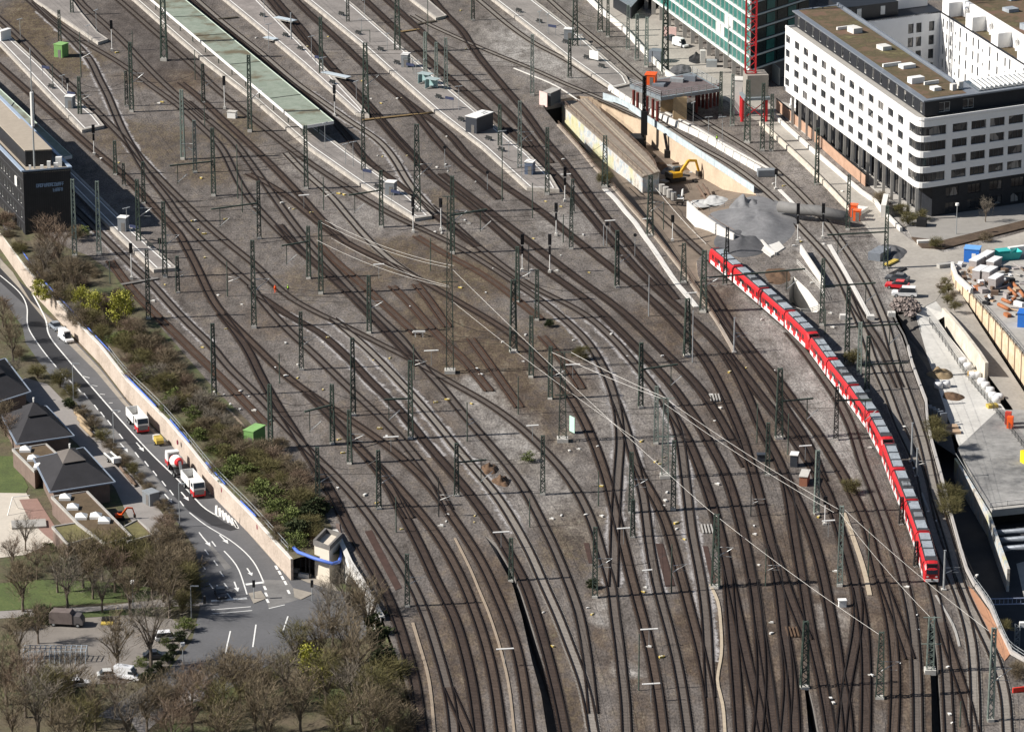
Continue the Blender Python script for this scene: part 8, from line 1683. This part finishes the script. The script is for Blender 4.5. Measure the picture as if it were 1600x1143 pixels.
def plant_proto(kind, seed, h, w, n, trunk=True, leafy=False, low=0.0, tw=(.5, 1.5), tww=.026):
    rnd = random.Random(seed); t = thing('bare_tree' if trunk else 'shrub', 'proto', 'tree' if trunk else 'shrub', (0, 0, 0))
    b = MB(); limbs = []
    if trunk:
        b.tube([(0, 0, -.3), (rnd.uniform(-.15, .15), 0, h * .18), (rnd.uniform(-.3, .3), rnd.uniform(-.3, .3), h * .42)], .025 * h + .06, 6, .012 * h + .03)
        k = 9
        for i in range(k):
            a = 2 * math.pi * i / k + rnd.uniform(-.4, .4); z0 = h * rnd.uniform(.2, .45); r = w * rnd.uniform(.6, 1.0); z1 = h * rnd.uniform(.62, 1.0)
            m = Vector((r * .45 * math.cos(a), r * .45 * math.sin(a), (z0 + z1) / 2 + h * .03)); e = Vector((r * .95 * math.cos(a), r * .95 * math.sin(a), z1)) if i else Vector((0, 0, h))
            b.tube([(0, 0, z0), m, e], .012 * h + .03, 5, .02); limbs += [(Vector((0, 0, z0)), m), (m, e)]
            for q in range(3):
                s = m + (e - m) * rnd.uniform(0, .8); d = Vector((rnd.uniform(-1, 1), rnd.uniform(-1, 1), rnd.uniform(.2, 1))).normalized() * w * rnd.uniform(.3, .6); b.tube([s, s + d], .035, 4, .015); limbs.append((s, s + d))
    else:
        for i in range(10):
            a = rnd.uniform(0, 6.28); e = Vector((w * .8 * math.cos(a) * rnd.random(), w * .8 * math.sin(a) * rnd.random(), h * rnd.uniform(.5, .95))); b.tube([(e.x * .2, e.y * .2, -.3), e * .6, e], .05, 4, .02); limbs += [(e * .2, e)]
    b.build('trunk' if trunk else 'stems', bark, t)
    c = MB(); cl = []
    for i in range(26): 
        a, u = rnd.uniform(0, 6.28), rnd.random() ** .5; zz = rnd.uniform(low, 1); k_ = math.sqrt(max(.05, 1 - (2 * max(0, zz - .35) / 1.35) ** 2)) if zz > .35 else .6 + .4 * zz / .35
        cl.append(Vector((w * u * k_ * math.cos(a), w * u * k_ * math.sin(a), h * (.08 + .92 * zz) if not trunk else h * (.28 + .7 * zz))))
    V, F = [], []
    for i in range(n):
        if limbs and rnd.random() < (.45 if trunk else .2): s0, s1 = rnd.choice(limbs); p = s0 + (s1 - s0) * rnd.random()
        else: q = rnd.choice(cl); p = q + Vector((rnd.gauss(0, w * .17), rnd.gauss(0, w * .17), rnd.gauss(0, h * .07)))
        d = Vector((p.x * .5 + rnd.uniform(-1, 1) * w * .5, p.y * .5 + rnd.uniform(-1, 1) * w * .5, h * .12 + rnd.uniform(-.2, .9))).normalized()
        if p.z < 0: p.z = abs(p.z) * .5
        L = rnd.uniform(*tw); sd = d.cross(Vector((rnd.uniform(-1, 1), rnd.uniform(-1, 1), rnd.uniform(-1, 1)))).normalized() * tww * rnd.uniform(.6, 1.4); o = len(V)
        V += [p - sd, p + sd, p + d * L + sd * (.35 if not leafy else 1), p + d * L - sd * (.35 if not leafy else 1)]; F.append((o, o + 1, o + 2, o + 3))
    c.v, c.f = V, F; c.build('crown' if trunk else 'foliage', LM[kind], t); return t
PP = {}
def PG(k, *a, **q):
    PP[k] = [plant_proto(q.pop('kind') if 0 else k.split('_')[0], sd, *a, **q) for sd in (hash_seed(k), hash_seed(k) + 1)]
def hash_seed(k): return sum(ord(c) * (i + 3) for i, c in enumerate(k))
PG('brown_tree', 10, 3.6, 1900); PG('red_tree', 10, 3.6, 2000); PG('grey_tree', 11, 4.0, 1500); PG('olive_tree', 9, 3.6, 2000); PG('yellow_tree', 9, 3.0, 1900, leafy=True, tw=(.2, .4), tww=.1)
PG('brown_bush', 4.0, 2.8, 2300, trunk=False); PG('olive_bush', 3.8, 2.8, 2300, trunk=False); PG('green_bush', 3.2, 2.8, 1500, trunk=False, leafy=True, tw=(.15, .35), tww=.08); PG('red_bush', 4.0, 2.8, 2200, trunk=False); PG('grey_bush', 4.0, 2.8, 2000, trunk=False); PG('dark_bush', 3.2, 2.2, 1700, trunk=False, leafy=True, tw=(.2, .45), tww=.1); PG('yellow_bush', 4.2, 2.4, 1500, trunk=False, leafy=True, tw=(.2, .4), tww=.09)
NAMES = {'brown': 'brown leafless', 'red': 'reddish brown leafless', 'grey': 'grey leafless', 'olive': 'olive brown budding', 'yellow': 'fresh yellow green', 'green': 'leafy green', 'dark': 'dark evergreen'}
rv = random.Random(77)
def grow(k, x, y, z, s, grp, lab=None):
    kind, ty = k.split('_'); pr = rv.choice(PP[k]); s *= rv.uniform(.88, 1.14)
    dup(pr, P(x, y, z), rv.uniform(0, 6.28), (s * rv.uniform(.9, 1.1), s * rv.uniform(.9, 1.1), s), '%s %s %s' % (NAMES[kind], 'tree' if ty == 'tree' else 'bush', lab or grp[1]), grp[0], (x, y), True)
EG = ('shrubs on the railway embankment', 'on the railway embankment'); PK = ('trees and bushes of the park', 'in the park'); FG = ('foreground trees at the bottom left', 'among the foreground trees'); HG = ('hedge bushes along the street', 'in the hedge along the street')
for it in '''red_tree 78 412 1.35;red_tree 92 425 1.1;grey_tree 70 436 .9;brown_tree 60 452 .7;yellow_bush 62 463 1.0;yellow_bush 70 470 .8;brown_tree 100 452 1.0;brown_tree 118 466 1.0;yellow_tree 130 490 .85;yellow_tree 150 498 .7;olive_tree 112 486 .8;yellow_tree 186 516 1.25;yellow_tree 196 505 .9;green_bush 178 540 .9;olive_bush 146 512 1.1;brown_bush 90 470 1.1;brown_bush 132 512 1.1;grey_bush 110 500 .9;olive_bush 160 534 1.0;red_bush 206 528 1.1;brown_tree 216 540 .7;brown_bush 226 552 1.2;olive_bush 200 552 1.1
brown_bush 240 556 1.2;red_bush 250 570 1.1;olive_bush 222 575 1.2;green_bush 230 598 1.0;brown_bush 262 580 1.2;grey_bush 246 600 1.2;olive_bush 258 615 1.1;green_bush 272 628 1.1;brown_bush 280 600 1.2;red_bush 292 612 1.0;brown_bush 300 628 1.1;olive_bush 285 640 1.1;green_bush 300 655 1.0;grey_bush 318 648 1.2;grey_bush 330 668 1.2;brown_bush 340 652 1.0;brown_bush 322 682 1.1;green_bush 312 690 .9;olive_bush 345 690 1.1;grey_bush 352 672 1.0;green_bush 335 708 1.0;brown_bush 362 700 1.1;red_bush 372 690 .9;olive_bush 352 722 1.1;green_bush 368 738 1.1;brown_bush 382 720 1.2
green_bush 388 752 1.2;olive_bush 400 735 1.2;brown_bush 415 720 1.2;red_bush 430 728 1.1;brown_bush 445 740 1.2;olive_bush 420 752 1.2;green_bush 408 776 1.2;green_bush 425 790 1.3;olive_bush 440 768 1.2;brown_bush 460 755 1.2;red_bush 472 768 1.1;brown_bush 455 785 1.2;green_bush 440 808 1.3;green_bush 455 825 1.3;olive_bush 470 800 1.2;dark_bush 480 818 1.3;dark_bush 468 842 1.3;green_bush 462 856 1.0;brown_bush 488 790 1.1;dark_bush 492 806 1.2;olive_bush 482 835 1.0;red_bush 500 800 .8;brown_bush 438 705 .8;brown_bush 405 712 .9'''.replace('\n', ';').split(';'):
    k, x, y, s = it.split(); x, y, s = float(x), float(y), float(s)
    dmin = min((x - a) ** 2 + (y - c) ** 2 for a, c in A_) ** .5; e2 = min((x - a) ** 2 + (y - c) ** 2 for a, c in B_) ** .5; f = dmin / (dmin + e2)
    grow(k, x, y, WT + f - .1, s * .8, EG)
for i in range(95):
    f, g = .12 + .86 * (i + rv.random()) / 95, rv.uniform(.06, .8)
    (ax, ay), (bx, by) = A_[int(f * (N - 1))], B_[int(f * (N - 1))]; x, y = ax + (bx - ax) * g, ay + (by - ay) * g
    grow(rv.choice(['brown_bush', 'brown_bush', 'olive_bush', 'grey_bush', 'olive_bush', 'green_bush' if g < .45 else 'brown_bush', 'red_bush']), x, y, WT + g - .1, rv.uniform(.45, .8), EG)
for it in '''brown_bush 30 560 .8;olive_bush 60 590 .8;olive_bush 95 604 .9;dark_bush 108 636 .8;olive_bush 112 622 .8;brown_bush 130 650 .7;brown_bush 146 668 .7;olive_bush 160 690 .7;brown_bush 172 702 .6;brown_bush 184 716 .6;brown_bush 196 728 .6;olive_bush 208 742 .6;brown_bush 220 756 .6;brown_bush 232 770 .6;brown_bush 244 784 .6;brown_bush 256 798 .6;brown_bush 268 812 .6;red_bush 262 838 .9;brown_bush 274 852 1.0;brown_bush 284 868 1.2;brown_bush 294 884 1.3;brown_bush 300 902 1.4;olive_bush 306 922 1.3;olive_bush 296 935 1.3;brown_bush 290 915 1.3;olive_bush 298 955 1.0;dark_bush 282 1002 .8;dark_bush 270 1020 .8;dark_bush 262 1034 .8;dark_bush 250 1046 .8;dark_bush 236 1058 .8;dark_bush 226 1066 .8;green_bush 290 985 .7;red_bush 255 826 .8'''.split(';'):
    k, x, y, s = it.split(); grow(k, float(x) - (14 if float(y) > 845 and float(y) < 960 else 0), float(y), ZL, float(s) * (.65 if k == 'dark_bush' else .85), HG)
for it in '''red_tree 20 700 .9;grey_tree 40 688 .8;brown_tree 8 680 .9;brown_tree 20 565 1.0;red_tree 5 510 1.0;brown_tree 15 535 .9;grey_tree 24 600 .8;dark_bush 40 980 1.0;dark_bush 72 972 1.2;dark_bush 64 968 1.0;brown_tree 36 955 1.2;red_tree 58 905 1.0;grey_tree 105 958 1.25;brown_tree 90 925 1.1;brown_tree 130 918 1.2;olive_tree 160 905 1.2;olive_tree 190 895 1.2;olive_tree 215 902 1.1;brown_tree 145 935 1.0;grey_tree 160 956 1.1;red_tree 180 925 1.1;brown_tree 203 962 1.2;olive_tree 230 915 1.0;brown_tree 255 940 1.2;brown_tree 265 965 1.3;brown_tree 238 935 1.0;brown_tree 240 892 1.0;olive_bush 200 880 1.2;olive_bush 170 880 1.2;brown_bush 140 880 1.3;dark_bush 120 890 1.1;brown_bush 30 900 1.1;red_tree 20 890 .9;grey_tree 40 860 .9;brown_tree 184 1055 1.35;grey_tree 236 1042 1.6;green_bush 258 1008 .6;green_bush 220 1040 .6;dark_bush 232 905 1.0;brown_tree 250 870 .9;green_bush 75 860 .6;olive_bush 245 868 .8;brown_tree 60 1005 1.0;brown_tree 30 1030 1.1;olive_bush 110 870 1.0;brown_bush 130 862 1.0;dark_bush 108 858 .7'''.split(';'):
    k, x, y, s = it.split(); grow(k, float(x), float(y), ZL, float(s) * (.74 if 'tree' in k else .7), PK)
for it in '''brown_tree 10 1100 1.3;red_tree 40 1120 1.2;olive_tree 80 1130 1.3;brown_tree 110 1110 1.2;grey_tree 60 1160 1.4;brown_tree 150 1140 1.2;brown_tree 20 1165 1.3;olive_tree 130 1170 1.3;red_tree 180 1120 1.0;grey_tree 200 1170 1.2;brown_tree 230 1150 1.2;brown_tree 270 1130 1.2;red_tree 300 1150 1.2;brown_tree 330 1120 1.2;olive_tree 350 1160 1.3;brown_tree 375 1110 1.3;brown_tree 400 1150 1.3;red_tree 300 1105 .9;yellow_tree 480 1075 1.0;olive_tree 465 1050 1.1;brown_tree 500 1045 1.2;grey_tree 520 1010 1.3;brown_tree 540 1040 1.3;olive_tree 510 1110 1.3;yellow_tree 500 1090 .8;brown_tree 560 1080 1.3;brown_tree 470 1150 1.3;grey_tree 550 1130 1.3;olive_tree 585 1120 1.1;brown_tree 600 1160 1.2;dark_bush 596 1010 1.3;dark_bush 600 1040 1.4;olive_bush 606 1075 1.4;brown_bush 615 1110 1.4;brown_bush 625 1150 1.4;dark_bush 590 985 1.2;brown_bush 560 960 1.2;grey_tree 545 975 1.2;grey_tree 515 965 .9;brown_tree 575 1000 1.2;brown_bush 380 1070 1.2;brown_tree 350 1090 1.0;brown_bush 250 1110 1.2;brown_bush 90 1090 1.2;dark_bush 100 1085 1.0;dark_bush 10 1075 1.1;brown_bush 530 1060 1.4;brown_tree 470 1046 .8;olive_tree 442 1066 .8;brown_tree 415 1090 .9;grey_tree 445 1100 1.0;olive_bush 420 1070 .8;brown_bush 458 1040 .7;green_bush 500 1060 1.2;brown_tree 420 1175 1.3;olive_tree 530 1170 1.3;brown_tree 575 1180 1.3;brown_tree 350 1190 1.3;red_tree 270 1185 1.3;brown_tree 100 1195 1.3'''.split(';'):
    k, x, y, s = it.split(); x, y, s = float(x), float(y), float(s)
    grow(k, x, y, ZL if x < 585 else ZL + 2.5, s * .82, FG)
for it in '''green_bush 826 720 .55;dark_bush 858 510 .45;olive_bush 908 562 .7;olive_bush 1333 570 .7;olive_bush 1330 770 .6;green_bush 1385 -50 .3;dark_bush 925 918 .5;olive_bush 1460 675 .8;olive_bush 1466 690 .7;olive_bush 1483 790 .9;olive_bush 1486 805 .9;brown_bush 118 375 .8;green_bush 128 368 .6;olive_bush 945 288 .7;olive_bush 1440 345 .6;olive_bush 1420 352 .7;olive_bush 1408 336 .6;brown_bush 1375 318 .6;olive_bush 1462 388 .6;brown_bush 1540 378 .5;olive_bush 1476 444 .4;olive_bush 1482 456 .45;olive_bush 1474 460 .4;brown_bush 1488 470 .45;olive_bush 1480 474 .4;brown_bush 1470 452 .35;olive_bush 1492 484 .4;grey_tree 1540 348 .5;olive_bush 1572 985 .5;brown_bush 1590 1060 .7'''.split(';'):
    k, x, y, s = it.split(); grow(k, float(x), float(y), 0, float(s), ('bushes scattered over the railway land', 'on the railway land'), 'on the railway land')
for v in PP.values():
    for t in v: trash(t)
# ------------------------------------------------------------------ labels that single each repeated thing out, by the nearest landmark
LMK = [('the small green hut at upper left', 96, 80), ('the canopy end', 497, 195), ('the white buffer stop', 655, 522), ('the tallest lattice tower', 703, 560), ('the orange clad worker', 430, 452), ('the light green hut on the embankment', 398, 685), ('the two spoil heaps', 775, 742), ('the pale green board', 894, 672), ('the stout feeder tower', 879, 640),
       ('the triple feeder tower', 1039, 700), ('the brick track box', 1257, 750), ('the train front', 1450, 900), ('the rear of the train', 1115, 400), ('the middle of the train', 1310, 610), ('the dark platform hut', 749, 195), ('the glass shelters', 670, 130), ('the underpass mouth', 866, 165), ('the drilling rig', 1006, 180), ('the yellow excavator', 1060, 275),
       ('the gravel heap', 1178, 350), ('the orange toilets', 1335, 335), ('the red car', 1403, 448), ('the teal skip', 1572, 400), ('the blue container', 1519, 400), ('the office block corner', 1440, 320), ('the red crane mast', 1171, 150), ('the tunnel deck', 1560, 740), ('the black building', 75, 330), ('the abutment tower', 512, 860), ('the mixer truck', 275, 712),
       ('the sunny pavilion', 115, 745), ('the climbing frame', 88, 1020), ('the lawn', 120, 930), ('the junction stop line', 358, 930), ('the small shaded platform end', 257, 415), ('the bent white trough', 1120, 930), ('the white track box', 1316, 945), ('the old sleeper rows', 1035, 880), ('the lower cutting tip', 762, 840), ('the parapet track corner', 600, 900),
       ('the pointed platform tip', 572, 176), ('the top centre stub platform', 680, 20), ('the broad pale platform kiosk', 889, 55), ('the leftmost platform end', 150, 197), ('the longest platform tip', 850, 285), ('the canopy platform tip', 660, 335), ('the narrow cutting tower', 1453, 1000), ('the white cable box row', 1350, 498), ('the far corner hedge', 300, 920), ('the bottom edge centre', 700, 1120), ('the bottom edge right', 1300, 1120), ('the bottom left corner', 60, 1120), ('the bottom trees by the viaduct', 520, 1080), ('the lower left edge', 30, 690), ('the canopy roof middle', 390, 110), ('the top left edge', 30, 20), ('the centre track switch', 962, 770), ('the blue pipe bend', 480, 868), ('the farther tipper truck', 220, 650), ('the site road bend', 1270, 300), ('the slip track merge', 450, 650), ('the long diagonal track middle', 600, 545), ('the pale gravel field', 1280, 640), ('the lower middle yard', 720, 960), ('the upper yard middle', 700, 210)]
ORD = ['', 'second', 'third', 'fourth', 'fifth', 'sixth', 'seventh', 'eighth', 'ninth', 'tenth', 'eleventh', 'twelfth', 'thirteenth', 'fourteenth', 'fifteenth']
buckets = {}
for o, lab, at in THINGS:
    try: o.name
    except ReferenceError: continue
    if at is None: at = pix(o.location)
    n, lx, ly = min(LMK, key=lambda q: (q[1] - at[0]) ** 2 + (q[2] - at[1]) ** 2 * 1.6)
    dx, dy = at[0] - lx, (at[1] - ly) * 1.25
    rel = ('right of' if dx > 0 else 'left of') if abs(dx) >= abs(dy) else ('below' if dy > 0 else 'above')
    buckets.setdefault((lab, rel, n), []).append((math.hypot(dx, dy), o))
for (lab, rel, n), L in buckets.items():
    L.sort(key=lambda q: q[0])
    for i, (d, o) in enumerate(L):
        if len(L) == 1: s = '%s %s %s' % (lab, rel, n)
        elif i == 0: s = '%s %s %s, nearest to it' % (lab, rel, n)
        else: s = '%s %s %s, %s nearest' % (lab, rel, n, ORD[i] if i < 15 else 'far')
        w_ = s.split()
        if len(w_) > 16:
            s = s.replace(' with white insulator bracket', ' with bracket').replace('of building material ', '').replace(' among the foreground trees', '').replace('brown leafless', 'leafless').replace(' with two black screens', '').replace(' between the tracks', '')
        o['label'] = ' '.join(s.split()[:16])
